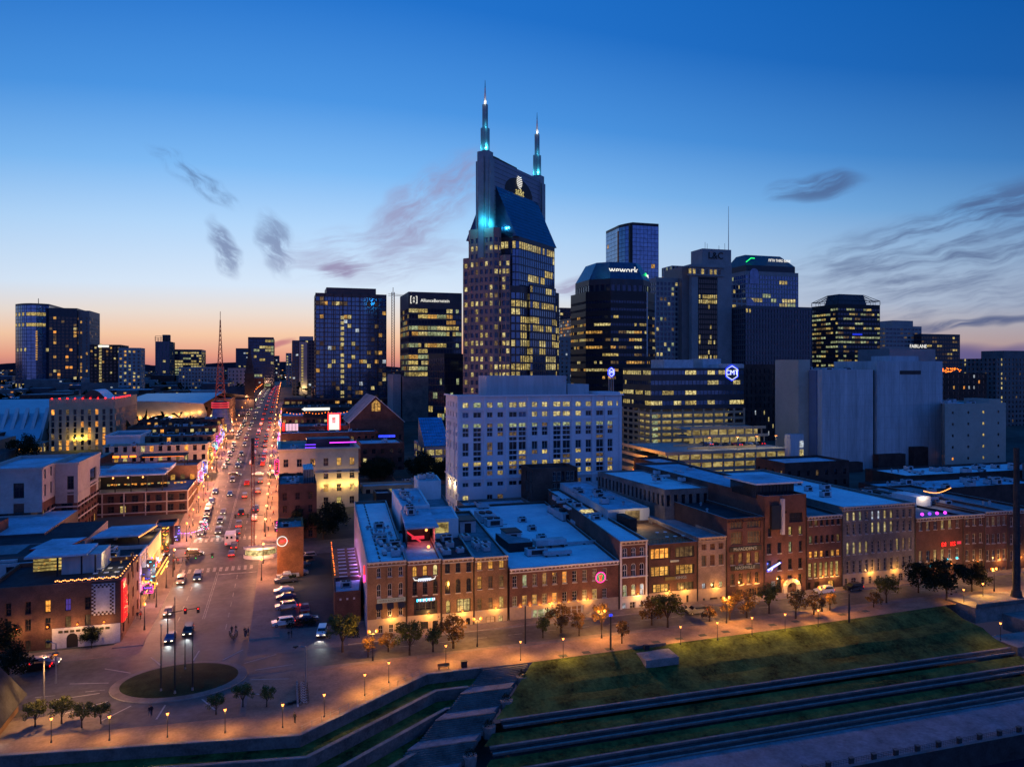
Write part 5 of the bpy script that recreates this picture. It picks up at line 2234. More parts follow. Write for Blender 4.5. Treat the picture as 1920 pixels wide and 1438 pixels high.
# --- arena with lit wall, cone tower and lattice mast
def arena():
	Y0 = 500
	root = thing('arena','arena with a sweeping blue-grey roof and a warm lit curved wall','arena',(fx(320,Y0),Y0,12))
	n = 24
	lo,hi,ed = [],[],[]
	for i in range(n + 1):
		t = i/n
		px = 236 + (388 - 236)*t
		y = Y0 - 26*sin(math.pi*(.12 + .5*t))
		x = fx(px,y)
		lo.append((x,y,zy(786 + 2*t - 14*t*t,x,y)))
		hi.append((x - 1.5,y - 3.5,zy(752 - 4*t + 8*t*t,x,y)))
		ed.append((x + 6,y + 34,zy(738 - 2*t,x,y + 34)))
	mb = MB()
	for i in range(n):
		mb.face([lo[i],lo[i + 1],hi[i + 1],hi[i]],'cream')
		mb.face([(lo[i][0],lo[i][1],6),(lo[i + 1][0],lo[i + 1][1],6),lo[i + 1],lo[i]],'concrete')
	mb.build('curved_wall',root,smooth=True)
	mb = MB()
	for i in range(n):
		mb.face([hi[i],hi[i + 1],ed[i + 1],ed[i]],'roof_metal')
		h0 = (hi[i][0],hi[i][1],hi[i][2] - .5)
		h1 = (hi[i + 1][0],hi[i + 1][1],hi[i + 1][2] - .5)
		mb.face([h0,h1,hi[i + 1],hi[i]],'metal_pale')
		mb.face([ed[i],ed[i + 1],(ed[i + 1][0] + 20,ed[i + 1][1] + 60,34),(ed[i][0] + 20,ed[i][1] + 60,34)],'roof_metal')
	mb.build('roof',root,smooth=True)
	for i in range(2,n,2):
		x,y,z = lo[i]
		mb = MB()
		mb.box(x - .4,y - 1.6,z - .3,x + .4,y - 1.0,z,'bulb_orange')
		mb.build('wall_light',root)
		lamp('wall_uplight',(x,y - 1.6,z + .6),320,(1,.55,.17),root,.3)
	vol(root,box_poly(fx(262,Y0 - 34),Y0 - 34,fx(392,Y0 - 34),Y0 - 24),8,zy(793,fx(300,Y0),Y0 - 34),'limestone',G(3.2,2.4,4,2.6,.8,lit(.7,('w4','w2','w5'),'gd',84)),'roof_mid',.5,'lobby_wall','lobby_roof')
	mb = MB()
	mb.box(fx(284,Y0 - 34.5),Y0 - 34.6,zy(786,fx(300,Y0),Y0 - 34),fx(323,Y0 - 34.5),Y0 - 34.3,zy(781,fx(300,Y0),Y0 - 34),'sign_cool')
	mb.build('sign',root)
	# right part of the arena body
	vol(root,box_poly(fx(382,Y0 - 8),Y0 - 8,fx(432,Y0 - 8),Y0 + 40),8,zy(747,fx(400,Y0),Y0),'brick_tan',G(3.4,1.6,5,2,1.2,lit(.4,('w3','w5'),'gd',85)),'roof_mid',.5,'flank_wall','flank_roof')
	# cone tower
	cn = thing('lattice_mast_tower','glass cone tower with a red lit ring and a tall red lattice mast','tower',(fx(412,470),470,14))
	X,Y = fx(413,470),470
	sc = dep(X,Y)/FPX
	mb = MB()
	z0,z1 = 14,zy(766,X,Y)
	mb.cyl(X,Y,z0,z1,30*sc,14*sc,20,'gb_cone',cap=True)
	mb.build('cone',cn)
	mb = MB()
	for k in range(6):
		z = z0 + (z1 - z0)*k/6
		r = (30 + (14 - 30)*k/6)*sc + .1
		for j in range(20):
			a,b = 2*math.pi*j/20,2*math.pi*(j + 1)/20
			mb.tube((X + r*cos(a),Y + r*sin(a),z),(X + r*cos(b),Y + r*sin(b),z),.12,4,'metal')
	mb.build('cone_ring',cn)
	mb = MB()
	for k,v in enumerate((764,760,756)):
		z = zy(v,X,Y)
		mb.cyl(X,Y,z - .15,z + .45,16*sc,16*sc,20,'sign_red_soft')
	mb.cyl(X,Y,z1,zy(752,X,Y),14.5*sc,12*sc,20,'metal_dark')
	mb.build('ring',cn)
	mb = MB()
	zb_,zt = zy(752,X,Y),zy(600,X,Y)
	Xt = fx(403,470)
	h = zt - zb_
	leg = lambda k,t: (X + (Xt - X)*t*0 + (fx(404,470) - X)*0 + cos(R(45 + 90*k))*(3.6*(1 - t) ** 1.3 + .22),Y + sin(R(45 + 90*k))*(3.6*(1 - t) ** 1.3 + .22),zb_ + h*t)
	N_ = 18
	for k in range(4):
		for i in range(N_):
			mb.tube(leg(k,i/N_),leg(k,(i + 1)/N_),.17,4,'mast_red')
			mb.tube(leg(k,i/N_),leg((k + 1) % 4,(i + 1)/N_),.1,3,'mast_red')
			mb.tube(leg((k + 1) % 4,i/N_),leg(k,(i + 1)/N_),.1,3,'mast_red')
	mb.tube((X,Y,zt - 1),(X,Y,zt + 5),.16,5,'mast_red')
	mb.build('lattice_mast',cn)


emat('sign_red_soft',lin(235,50,70),1.0)
gmat('gb_cone',(.16,.18,.28),.2,.6)
mat('mast_red',(.22,.06,.045),.6,.2,.5)
arena()

# --- hotel with vertical strips of light
P = pbox(92,215,410,side=257)
P = box_poly(P[0][0],410,P[1][0],min(P[2][1],470))
z1 = ztop(748,P)
hz = 8


def hotel_pick(r,c):
	if r == 0:
		return 'gd'
	return RNG.choice(['gd','gd','gd','gd','w3','w5','w6'])


r_ = block('pale_hotel','pale hotel with dark vertical window strips, red rooftop lights and yellow uplights','building',P,z1,'stone_warm',lambda i: G(3.3,1.35,3.0,2.5,.3,hotel_pick,top=2.5,depth=.4),'roof_mid',z0=hz,maxobj=200)
mb = MB()
for i in range(9):
	mb.box(P[0][0] + 1 + i*(P[1][0] - P[0][0] - 2)/8,409.6,z1 - .1,P[0][0] + 1.5 + i*(P[1][0] - P[0][0] - 2)/8,409.98,z1 + .4,'bulb_red')
for i in range(10):
	mb.box(P[1][0] + .02,411 + i*4,z1 - .1,P[1][0] + .4,411.5 + i*4,z1 + .4,'bulb_red')
mb.build('parapet_lights',r_)['kind'] = 'stuff'
mb = MB()
k = 9
xa,xb = fx(150,418),fx(200,418)
for i in range(k):
	f = lambda t: (xa + (xb - xa)*t,z1 - 1 + 5.0*sin(math.pi*t))
	(a,za),(b,zb_) = f(i/k),f((i + 1)/k)
	mb.face([(a,418,za),(b,418,zb_),(b,440,zb_),(a,440,za)],'roof_white_skytint')
	mb.face([(a,418,z1 - 1.2),(b,418,z1 - 1.2),(b,418,zb_),(a,418,za)],'gd')
mb.build('barrel_vault',r_)
for v in (139,150,160):
	x = fx(v,409)
	mb = MB()
	mb.box(x - .5,408.9,19.5,x + .5,409.5,20.2,'sign_yellow')
	mb.build('uplight_fitting',r_)
	lamp('uplight',(x,408.6,20.6),600,(1,.75,.12),r_,.2)
# ribbed hall roof on the far left
P = box_poly(fx(-40,440),440,fx(90,440),520)
r_ = block('ribbed_hall','wide low hall with a blue-grey roof carried by slanted white ribs','hall',P,ztop(778,P,1),'concrete',None,'roof_metal',para=.3,z0=6)
for i in range(6):
	mb = MB()
	x = fx(-10 + i*19,436)
	zt_ = ztop(775,P,1)
	mb.face([(x - .8,422,14),(x + .8,422,14),(x + .8,440,zt_ + 3),(x - .8,440,zt_ + 3)],'stone_pale')
	mb.prism([(x - .8,421),(x + .8,421),(x + .8,423),(x - .8,423)],6,20,'stone_pale')
	mb.face([(x + .8,422,14),(x + .8,440,14),(x + .8,440,zt_ + 3)],'stone_pale')
	mb.build('rib',r_)
mb = MB()
mb.face([(P[0][0],424,19),(P[1][0],424,19),(P[1][0],441,ztop(776,P,1) + .4),(P[0][0],441,ztop(776,P,1) + .4)],'roof_metal')
mb.face([(P[0][0],441,ztop(776,P,1) + .4),(P[1][0],441,ztop(776,P,1) + .4),(P[1][0],470,ztop(752,P,1)),(P[0][0],470,ztop(752,P,1))],'roof_metal')
mb.build('sloped_roof',r_)
vol(r_,box_poly(fx(5,415),408,fx(90,415),421),6,19,'stone_warm',G(4,2.6,4,2,1,lit(.6,('w3','w6','w2'),'gd',86)),'roof_mid',.4,'annex_wall','annex_roof')
# dark church with spire
ch = thing('church','dark stone church with a tall pointed spire left of the avenue','church',(fx(468,640),640,20))
X = fx(468,640)
mb = MB()
mb.box(X - 3.5,636,20,X + 3.5,643,zy(700,X,640),'stone_dark')
mb.build('tower',ch)
mb = MB()
mb.loft([(X - 3.5,636),(X + 3.5,636),(X + 3.5,643),(X - 3.5,643)],zy(700,X,640),[(X - .15,639.4),(X + .15,639.4),(X + .15,639.7),(X - .15,639.7)],zy(648,X,640),'roof_black')
mb.build('spire',ch)
mb = MB()
mb.box(X - 26,640,20,X - 3.6,662,33,'stone_dark')
mb.loft([(X - 26,640),(X - 3.6,640),(X - 3.6,662),(X - 26,662)],33,[(X - 26,651),(X - 3.6,651),(X - 3.6,651.1),(X - 26,651.1)],40,'roof_black')
mb.build('nave',ch)


# ------------------------------------------------------------------ the riverside row of old brick fronts
YF = 155.5


def row_building(name,label,p0,p1,ytop,wall,fronts,depth=64,d0=0.0,d1=0.0,roof='roof_white_skytint',base=None,baseh=3.4,frame='stone',wfill=None,nx=2,nz=2,para=.7,coping=None,yf=YF,cornice='stone',flank=None):
	"""fronts: list of rows of (pixel left, pixel right, pixel top, pixel bottom, material, shape)"""
	x0,x1 = fx(p0,yf) + .04,fx(p1,yf) - .04
	P = [(x0,yf),(x1,yf),(x1 + d1,yf + depth),(x0 + d0,yf + depth)]
	xm = (x0 + x1)/2
	z1 = zy(ytop,xm,yf)
	root = thing(name,label,'building',(xm,yf,0),group='old buildings along the riverside street')
	ww = []
	mb = MB()
	# front wall: each row of openings is cut separately
	rows = []
	zc = 0.0
	items = []
	for row in fronts:
		# row: (z top px, z bottom px, [(l, r, mat, shape)])
		t,b,ops = row
		items.append((zy(b,xm,yf),zy(t,xm,yf),ops))
	items.sort(key=lambda q: q[0])
	pt = lambda x,z: (x,yf,z)
	zc = 0.0
	bm = base or wall
	for k,(za,zb,ops) in enumerate(items + [(z1,z1,[])]):
		za = max(za,zc + .02)
		w_ = bm if za < baseh + .6 else wall
		if za > zc:
			if base and zc < baseh < za:
				mb.face([pt(x0,zc),pt(x1,zc),pt(x1,baseh),pt(x0,baseh)],base)
				mb.face([pt(x0,baseh),pt(x1,baseh),pt(x1,za),pt(x0,za)],wall)
			else:
				mb.face([pt(x0,zc),pt(x1,zc),pt(x1,za),pt(x0,za)],bm if za <= baseh + .3 else wall)
		if not ops:
			zc = max(zb,za)
			continue
		wl = bm if zb <= baseh + .5 else wall
		cols = [(fx(o[0],yf) - x0,fx(o[1],yf) - x0) for o in ops]
		sub = []
		facade(mb,wl,(x0,yf),(1,0),x1 - x0,za,zb,cols,[(za,zb)],lambda r,c,ops=ops: ops[c][2],sub,.32)
		for s,o in zip(sub,ops):
			ww.append((s[0],s[1],s[2],s[3],s[4],o[3] if len(o) > 3 else 'rect',wl))
		zc = zb
	mb.build('front_wall',root)
	mb = MB()
	fl = flank or wall
	for i in (1,2,3):
		a,b = P[i],P[(i + 1) % 4]
		mb.face([(*a,0),(*b,0),(*b,z1),(*a,z1)],fl)
	mb.build('side_wall',root)
	rb = MB()
	I = inset(P,.35)
	cm = coping or 'stone'
	for i in range(4):
		j = (i + 1) % 4
		rb.face([(*P[i],z1),(*P[j],z1),(*I[j],z1),(*I[i],z1)],cm)
		rb.face([(*I[j],z1 - para),(*I[i],z1 - para),(*I[i],z1),(*I[j],z1)],wall)
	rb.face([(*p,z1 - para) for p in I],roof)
	rb.build('roof',root)
	for pos,u,w,h,m,s,wl in ww:
		o = link('window',unit_pane(m,s),root)
		o.location = Vector(pos) - root.location
		o.scale = (w,1,h)
		link('window_frame',unit_frame(frame,s,wl if s == 'arch' else None,nx if w < 3 else 4,nz),o)
		if h > 1.4 and pos[2] > 2.5 and w < 3:
			sb = MB()
			sb.box(-.58,-.42,-.06,.58,.0,0.0,'stone')
			link('sill',UNIT.setdefault('sill',sb.mesh('sill')),o).location = (0,.0,0)
	if cornice:
		mb = MB()
		ledge(mb,P,0,z1 - .32,.34,.32,cornice,-.05)
		ledge(mb,P,0,z1 - 1.0,.2,.16,cornice,-.05)
		k = int((x1 - x0)/.9)
		for i in range(k):
			xx = x0 + .4 + i*(x1 - x0 - .8)/max(1,k - 1)
			mb.box(xx - .12,yf - .26,z1 - .62,xx + .12,yf - .01,z1 - .33,cornice)
		mb.build('cornice',root)
	for k in range(2 if x1 - x0 > 9 else 1):
		lx = x0 + (x1 - x0)*(k + 1)/(3 if x1 - x0 > 9 else 2) + .9
		mb = MB()
		mb.ball(lx,yf - .35,3.3,.16,'bulb_orange',6,4)
		mb.tube((lx,yf - .35,3.3),(lx,yf - .01,3.5),.03,4,'metal_dark')
		mb.build('wall_lantern',root)
		lamp('lantern_light',(lx,yf - 1.1,3.1),420,(1,.46,.1),root,.15)
	dp = MB()
	dp.tube((x1 - .12,yf - .14,.2),(x1 - .12,yf - .14,z1 - .9),.09,5,'metal_dark')
	dp.build('drainpipe',root)
	return root,P,z1,x0,x1


def cols(n,a,b,w,m,shape='rect'):
	"""n equal openings between pixel a and pixel b, each w pixels wide; m one material or a list"""
	out = []
	for i in range(n):
		c = a + (b - a)*(i + .5)/n
		out.append((c - w/2,c + w/2,m[i % len(m)] if isinstance(m,(list,tuple)) else m,shape))
	return out


emat('sign_gold_dim',lin(150,110,50),.12)
gmat('gd_lookout',(.02,.025,.03),.12)
emat('sign_stripe',lin(255,200,220),1.5)
emat('sign_green_dim',lin(40,200,110),.5)
mat('sign_dark',(.02,.02,.025),.5)
brickmat('stone_grey_brick',(.21,.19,.17))
gmat('door_dark',(.02,.016,.014),.4)
mat('flank_paint',(.52,.46,.47),.85,.16,.3)
# 1: cafe front with pale surrounds
r1,P1,z1_,*_ = row_building('brick_front_building','brick cafe building with pale arched window surrounds and dark awnings beside the parking lot',688,763,1052,'brick_tan',
	[(1063,1082,cols(3,700,762,8,'gd','arch')),(1093,1119,cols(3,700,762,8,'gd','arch')),(1135,1157,cols(3,700,762,8,'gd')),
	 (1171,1187,[(709,718,'door_dark','arch'),(729,738,'door_dark'),(749,759,'door_dark','arch')])],depth=72,d0=3.6,d1=5,base='stone_warm',frame='stone_pale',flank='flank_paint',baseh=3.2)
xm = (P1[0][0] + P1[1][0])/2
mb = MB()
mb.box(fx(707,YF),YF - .22,zy(1129,xm,YF),fx(760,YF),YF - .05,zy(1121.5,xm,YF),'sign_dim_white')
mb.build('sign_board',r1)
text('HARD ROCK CAFE',((fx(707,YF) + fx(760,YF))/2,YF - .26,zy(1125.3,xm,YF)),0,.62,'brick_dark',r1,ext=.02)
for c in (710.5,731.5,752):
	mb = MB()
	a,b = fx(c - 6,YF),fx(c + 6,YF)
	zt_ = zy(1130,xm,YF)
	mb.face([(a,YF - 1.0,zt_ - 1.0),(b,YF - 1.0,zt_ - 1.0),(b,YF - .03,zt_),(a,YF - .03,zt_)],'black_paint')
	mb.face([(a,YF - 1.0,zt_ - 1.0),(a,YF - .03,zt_),(a,YF - .03,zt_ - 1.0)],'black_paint')
	mb.face([(b,YF - 1.0,zt_ - 1.0),(b,YF - .03,zt_ - 1.0),(b,YF - .03,zt_)],'black_paint')
	mb.build('awning',r1)
clutter(r1,P1[0][0] + 3,YF + 4,P1[1][0] + 1,YF + 40,z1_ - .7,22,101)
# purple wash on the flank
for k in range(6):
	yy = YF + 22 + k*7
	lamp('purple_uplight',(P1[0][0] + 3.6*(yy - YF)/72 - .6,yy,6.6),170,(.7,.25,1),r1,.15)
mb = MB()
gx = P1[0][0] - .5
mb.box(gx - .15,YF + .6,z1_ - 4.2,gx + .1,YF + 1.0,z1_ - .8,'sign_red')
mb.box(gx - .25,YF + .4,z1_ - 4.0,gx + .2,YF + .58,z1_ - 2.6,'sign_pink')
mb.build('neon_guitar',r1)
mb = MB()
for i in range(18):
	t = i/18
	mb.box(P1[3][0] + (P1[0][0] - P1[3][0])*t + 2.6,YF + 72*(1 - t) - 3,z1_ - .66,P1[3][0] + (P1[0][0] - P1[3][0])*t + 2.9,YF + 72*(1 - t) - 1.2,z1_ - .4,'metal_dark')
mb.build('roof_cable',r1)['kind'] = 'stuff'

# 2: bar with lit signs and a wide opening
r2,P2,z2_,*_ = row_building('brick_front_building','brick bar with two glowing white signs and a wide dark opening',763.5,828,1049,'brick',
	[(1060,1080,cols(3,768,826,8.5,['w9','w9','w2'],'arch')),(1088,1115,cols(3,768,826,8.5,'gd','arch')),(1127,1152,[(776,820,'gd')]),
	 (1165,1182,[(773,782,'door_dark','arch'),(789,803,'w8'),(811,820,'door_dark','arch')])],depth=30,d0=2,d1=2.5,roof='roof_grey_skytint',base='stone_warm',frame='metal_dark')
xm = (P2[0][0] + P2[1][0])/2
for v,a,b in ((1085,783,808),(1123,780,815)):
	mb = MB()
	z = zy(v,xm,YF)
	mb.box(fx(a,YF),YF - .5,z - .5,fx(b,YF),YF - .2,z + .42,'sign_dark')
	k = 12
	for i in range(k):
		xa = fx(a,YF) + (fx(b,YF) - fx(a,YF))*(i + .12)/k
		xb = fx(a,YF) + (fx(b,YF) - fx(a,YF))*(i + .88)/k
		mb.box(xa,YF - .56,z - .3 + .1*(i % 2),xb,YF - .51,z + .3,'sign_cool' if v == 1085 or i % 3 else 'sign_cyan')
	mb.build('glowing_sign',r2)
	if v == 1085:
		mb = MB()
		for s,e in ((-1,a),(1,b)):
			x_ = fx(e,YF)
			mb.tube((x_,YF - .4,z - .1),(x_ + s*.7,YF - .4,z),.12,5,'sign_white')
			mb.tube((x_ + s*.7,YF - .4,z),(x_ + s*.95,YF - .4,z + .55),.1,5,'sign_white',.04)
		mb.build('horn_emblem',r2)
	lamp('sign_glow',((fx(a,YF) + fx(b,YF))/2,YF - 1.1,z - .5),45,(.85,.7,.9),r2,.3)
mb = MB()
mb.box(fx(780,YF),YF + .05,zy(1151,xm,YF),fx(780,YF) + 4,YF + .3,zy(1151,xm,YF) + .9,'metal_dark')
mb.build('balcony_rail',r2)
# roof terrace with canopy and a penthouse behind
PT = [(P2[0][0] + 2.0,YF + 13),(P2[1][0] + 1.2,YF + 13),(P2[1][0] + 3.6,YF + 34),(P2[0][0] + 3.6,YF + 34)]
pp = MB()
zr = z2_ - .7
pp.face([(*PT[3],zr),(*PT[0],zr),(*PT[0],zr + 4.6),(*PT[3],zr + 4.6)],'metal_dark')
pp.face([(*PT[1],zr),(*PT[2],zr),(*PT[2],zr + 4.6),(*PT[1],zr + 4.6)],'white_paint')
pp.face([(PT[0][0],PT[0][1] + 7,zr),(PT[1][0],PT[1][1] + 7,zr),(PT[1][0],PT[1][1] + 7,zr + 4.6),(PT[0][0],PT[0][1] + 7,zr + 4.6)],'black_paint')
pp.prism([(PT[0][0] - .6,PT[0][1] - 1),(PT[1][0] + .6,PT[1][1] - 1),PT[2],PT[3]],zr + 4.6,zr + 5.0,'roof_grey_skytint',bottom=True)
pp.build('terrace_canopy',r2)
mb = MB()
mb.box(PT[0][0] + 2,PT[0][1] + 5.6,zr + .8,PT[1][0] - 1.5,PT[0][1] + 6.0,zr + 1.5,'sign_red_soft')
mb.tube((PT[0][0] + .8,PT[0][1] + 6,zr + 2.6),(PT[0][0] + 3.6,PT[0][1] + 3,zr + .8),.22,5,'sign_red_soft')
mb.build('red_bar_light',r2)
lamp('bar_light',(PT[0][0] + 4,PT[0][1] + 3,zr + 3),260,(1,.12,.1),r2,.3)
mb = MB()
mb.ball(PT[1][0] - 1.5,PT[0][1] + 3,zr + 3.4,.3,'bulb')
mb.ball(PT[0][0] + 4.5,PT[0][1] - 2,zr + .7,.35,'bulb')
mb.build('bar_lamp',r2)
lamp('bar_lamp_light',(PT[0][0] + 4.5,PT[0][1] - 2.2,zr + 1.3),60,(1,.8,.5),r2,.3)
V = [(P2[0][0] + 3.9,YF + 34.2),(P2[1][0] + 3.9,YF + 34.2),(P2[1][0] + 6,YF + 62),(P2[0][0] + 5.2,YF + 62)]
vol(r2,V,0,zr + 5.8,'white_paint',None,'roof_grey_skytint',.5,'rear_wall','rear_roof')
clutter(r2,V[0][0] + 1,YF + 37,V[1][0] - 1,YF + 58,zr + 5.3,8,102)
clutter(r2,PT[0][0] + .5,PT[0][1] + 12,PT[1][0] - 1,PT[0][1] + 20,zr + 5.0,5,103)

# 3 and 4
r3,P3,z3_,*_ = row_building('brick_front_building','brick building with black arched windows and one lit triple window',828.5,889,1046,'brick_tan',
	[(1054,1073,cols(3,829,889,9,'gd','arch')),(1085,1111,cols(3,829,889,9,'gd','arch')),(1123,1148,[(836.5,844.5,'w1','arch'),(856,883,'w2')]),
	 (1160,1178,[(836,845,'door_dark','arch'),(850,868,'cream','arch'),(874,882,'gd','arch')])],depth=34,d0=2.5,d1=3,roof='roof_black',base='stone_warm',frame='black_paint')
V = [(P3[0][0] + 2.2,YF + 22),(P3[1][0] + 1.6,YF + 22),(P3[1][0] + 3.4,YF + 38),(P3[0][0] + 3.2,YF + 38)]
vol(r3,V,z3_ - .8,z3_ + 4.0,'white_paint',dict(cols=lambda W: [(W*.1,W*.62)],rows=[(z3_ + .6,z3_ + 3.2)],pick=lambda r,c: 'w1'),'roof_grey_skytint',.4,'penthouse','penthouse_roof',4)
V = [(P3[0][0] + 4.2,YF + 38.3),(P3[1][0] + 3.6,YF + 38.3),(P3[1][0] + 6.4,YF + 64),(P3[0][0] + 6,YF + 64)]
vol(r3,V,0,z3_ + 2.6,'brick_pale',None,'roof_mid',.5,'rear_wall','rear_roof')
clutter(r3,P3[0][0] + 1.2,YF + 4,P3[1][0] - .4,YF + 20,z3_ - .7,7,104)
V = [(P3[0][0] + 5.2,YF + 60),(P3[1][0] + 5,YF + 60),(P3[1][0] + 6,YF + 72),(P3[0][0] + 6,YF + 72)]
vol(r3,V,0,z3_ + 7.5,'white_paint',None,'roof_grey_skytint',.8,'lift_tower','lift_tower_roof')
clutter(r3,V[0][0] + .5,YF + 61,V[1][0] - .5,YF + 70,z3_ + 7.5,4,105)
r4,P4,z4_,*_ = row_building('brick_front_building','brick building with three warm lit arched windows on its top floor',889.5,953,1043,'brick_tan',
	[(1049,1067,cols(3,889,951,9,['w9','w9','w3'],'arch')),(1079,1103,cols(3,889,951,8.5,['w3','w8','w5'])),(1119,1142,cols(3,889,951,8.5,['w5','w8','w1'])),
	 (1155,1174,[(911,929,'cream','arch'),(935,943,'w2','arch')])],depth=52,d0=3,d1=4.2,roof='roof_mid',base='stone_warm',frame='wood')
clutter(r4,P4[0][0] + 1.5,YF + 6,P4[1][0],YF + 24,z4_ - .7,7,106)
gear(r4,'stair_bulkhead',P4[0][0] + 5,YF + 30,z4_ - .7,4,6,3.2)

# 5: wide front with the great pale roof
wm5 = ['gd','w4','w8','w5','gd','w6','gd','w8','w5','w8']
r5,P5,z5_,xa5,xb5 = row_building('wide_roofed_building','wide brick music hall with orange uplights, round neon sign and huge pale roof',955,1161,1058,'brick',
	[(1071,1093,cols(10,956,1143,8.5,wm5) ),(1109,1128,cols(10,956,1143,9,['w5','w3','w3','w5','w6','gd','gd','w5','w1','w8'])),
	 (1137,1160,[(996,1046,'w4'),(1050,1094,'wood')]),(1162,1175,[(961,969,'door_dark','arch'),(980,987,'door_dark','arch'),(1113,1134,'w9','arch'),(1141,1153,'door_dark','arch')])],
	depth=76,d0=5,d1=9,base='stone_warm',frame='stone',baseh=4.6,cornice='stone_pale',nz=3)
xm = (xa5 + xb5)/2
for i in range(8):
	v = 975.5 + i*18
	x = fx(v,YF)
	mb = MB()
	mb.box(x - .12,YF - .3,zy(1129,xm,YF),x + .12,YF - .02,zy(1127.5,xm,YF),'bulb_orange')
	mb.build('uplight_fitting',r5)
	lamp('uplight',(x,YF - .32,zy(1126.3,xm,YF)),38,(1,.42,.08),r5,.06)
# round neon sign: ring, face and inner figure
cxs,czs = fx(1124.5,YF),zy(1081,fx(1124,YF),YF)
for nm,ra,rb_,m,d in (('sign_ring',1.05,1.25,'sign_pink',.5),('sign_face',0.0,1.04,'sign_green_dim',.46)):
	mb = MB()
	for i in range(24):
		a,b = 2*math.pi*i/24,2*math.pi*(i + 1)/24
		q = [(cxs + r*cos(t),YF - d,czs + r*sin(t)) for r,t in ((ra,a),(rb_,a),(rb_,b),(ra,b))]
		mb.face(q if ra else q[1:],m)
	mb.cyl(cxs,YF,czs - .01,czs,.01,.01,3,m) if False else None
	mb.build(nm,r5)
mb = MB()
for dx,dz,w,h in ((0,0,.5,.7),(-.25,.3,.2,.5),(.25,.35,.2,.45),(-.2,-.6,.15,.4),(.2,-.6,.15,.4)):
	mb.box(cxs + dx - w/2,YF - .55,czs + dz - h/2,cxs + dx + w/2,YF - .49,czs + dz + h/2,'sign_red')
mb.build('sign_figure',r5)
mb = MB()
mb.box(cxs - 1.0,YF - .44,czs - 1.0,cxs + 1.0,YF - .02,czs + 1.0,'metal_dark')
mb.build('sign_box',r5)
lamp('sign_glow',(cxs,YF - 1.6,czs),60,(1,.35,.6),r5,.5)
lamp('garage_light',(fx(1021,YF),YF + .2,zy(1140,xm,YF)),25,(.9,1,.6),r5,.3)
zr = z5_ - .7
for kk,(px,py,kind,s) in enumerate(((979,978,'air_handler',(2.2,2.0,1.5)),(997,994,'air_handler',(2.2,2.0,1.5)),(1015,1011,'air_handler',(2.2,2.0,1.5)),
										(1030,1025,'duct',(8,3,2.0)),(1005,1040,'air_handler',(5,2.6,2.0)),(1045,1042,'duct',(7,1.2,1.2)),
										(910,975,'air_handler',(4.5,9,2.6)),(925,985,'air_handler',(4.5,4,2.4)),(905,952,'duct',(3.5,4,1.0)),
										(1040,962,'air_handler',(3,6,2.4)),(1060,972,'air_handler',(4.5,8,2.8)),(1085,985,'duct',(3,5,1.4)),
										(958,1012,'stair_bulkhead',(4.0,5,2.6)),(1095,1020,'duct',(12,.7,.8)),(1122,1000,'roof_vent',(1,1,1)),(1022,935,'duct',(6,2,1.2)))):
	x,y = gp(px,py,zr)
	gear(r5,kind,x,y,zr,*s)
mb = MB()
x_,y_ = gp(955,1030,zr)
mb.prism([(x_ - 1,y_ - 3),(x_ + 5,y_ - 3),(x_ + 5,y_ + 1),(x_ - 1,y_ + 9)],zr,zr + 2.2,'black_paint','roof_mid')
mb.build('black_screen',r5)
mb = MB()
for i in range(9):
	a = gp(900 + i*14,955 + i*9.5,zr)
	mb.box(a[0] - 1.4,a[1] - .1,zr + .02,a[0] + 1.4,a[1] + .1,zr + .14,'roof_mid')
mb.build('roof_seam',r5)['kind'] = 'stuff'

# 6: ornate pale front
r6,P6,z6_,*_ = row_building('ornate_front_building','narrow brick front with white hooded windows and cream cornices',1162,1215,1013,'brick',
	[(1026,1044,cols(3,1164,1212,9,'gt','arch')),(1056,1081,cols(3,1164,1212,9,['gt','gt','gd'],'arch')),(1095,1118,cols(3,1164,1212,8,['w4','w4','w7'],'arch')),
	 (1128,1146,[(1167,1174,'w7','arch'),(1181,1192,'door_dark'),(1201,1207,'door_dark','arch')])],depth=74,d0=9,d1=6,base='stone_pale',frame='white_paint',cornice='cream',baseh=4)
mb = MB()
for v in (1047,1084,1121):
	ledge(mb,P6,0,zy(v,P6[0][0],YF),.28,.22,'stone_pale',-.05)
mb.box(P6[0][0],YF - .15,.1,P6[0][0] + .45,YF - .01,z6_ - .4,'stone_pale')
mb.box(P6[1][0] - .6,YF - .15,.1,P6[1][0] - .15,YF - .01,z6_ - .4,'stone_pale')
mb.build('stone_trim',r6)
clutter(r6,P6[0][0] + 3,YF + 26,P6[1][0] + 3,YF + 60,z6_ - .7,11,108)
sk = gp(1100,958,z6_)
gear(r6,'skylight',sk[0],sk[1],z6_ - .7,4,3,1.2)
# 7: three storeys of open bar fronts
r7,P7,z7_,*_ = row_building('terrace_bar_building','bar building with three floors of wide glowing openings and a roof terrace',1216,1308,1018,'brick_dark',
	[(1026,1046,[(1218,1257,'w6'),(1266,1302,'w5')]),(1060,1078,[(1219,1256,'w3'),(1266,1302,'w3')]),(1093,1108,[(1223,1256,'w3'),(1269,1301,'w5')]),
	 (1118,1139,[(1221,1227,'door_dark','arch'),(1236,1246,'door_dark','arch'),(1253,1258,'door_dark','arch'),(1287,1291,'door_dark')])],depth=26,d0=1,d1=1,base='stone_warm',frame='metal_dark',roof='wood',baseh=4.4,cornice=None)
xm = (P7[0][0] + P7[1][0])/2
text('KINGS',(fx(1276,YF),YF - .3,zy(1083,xm,YF)),0,1.0,'sign_dim_white',r7,ext=.04)
mb = MB()
mb.box(fx(1246,YF),YF - .3,zy(1086,xm,YF),fx(1266,YF),YF - .1,zy(1080,xm,YF),'sign_gold_dim')
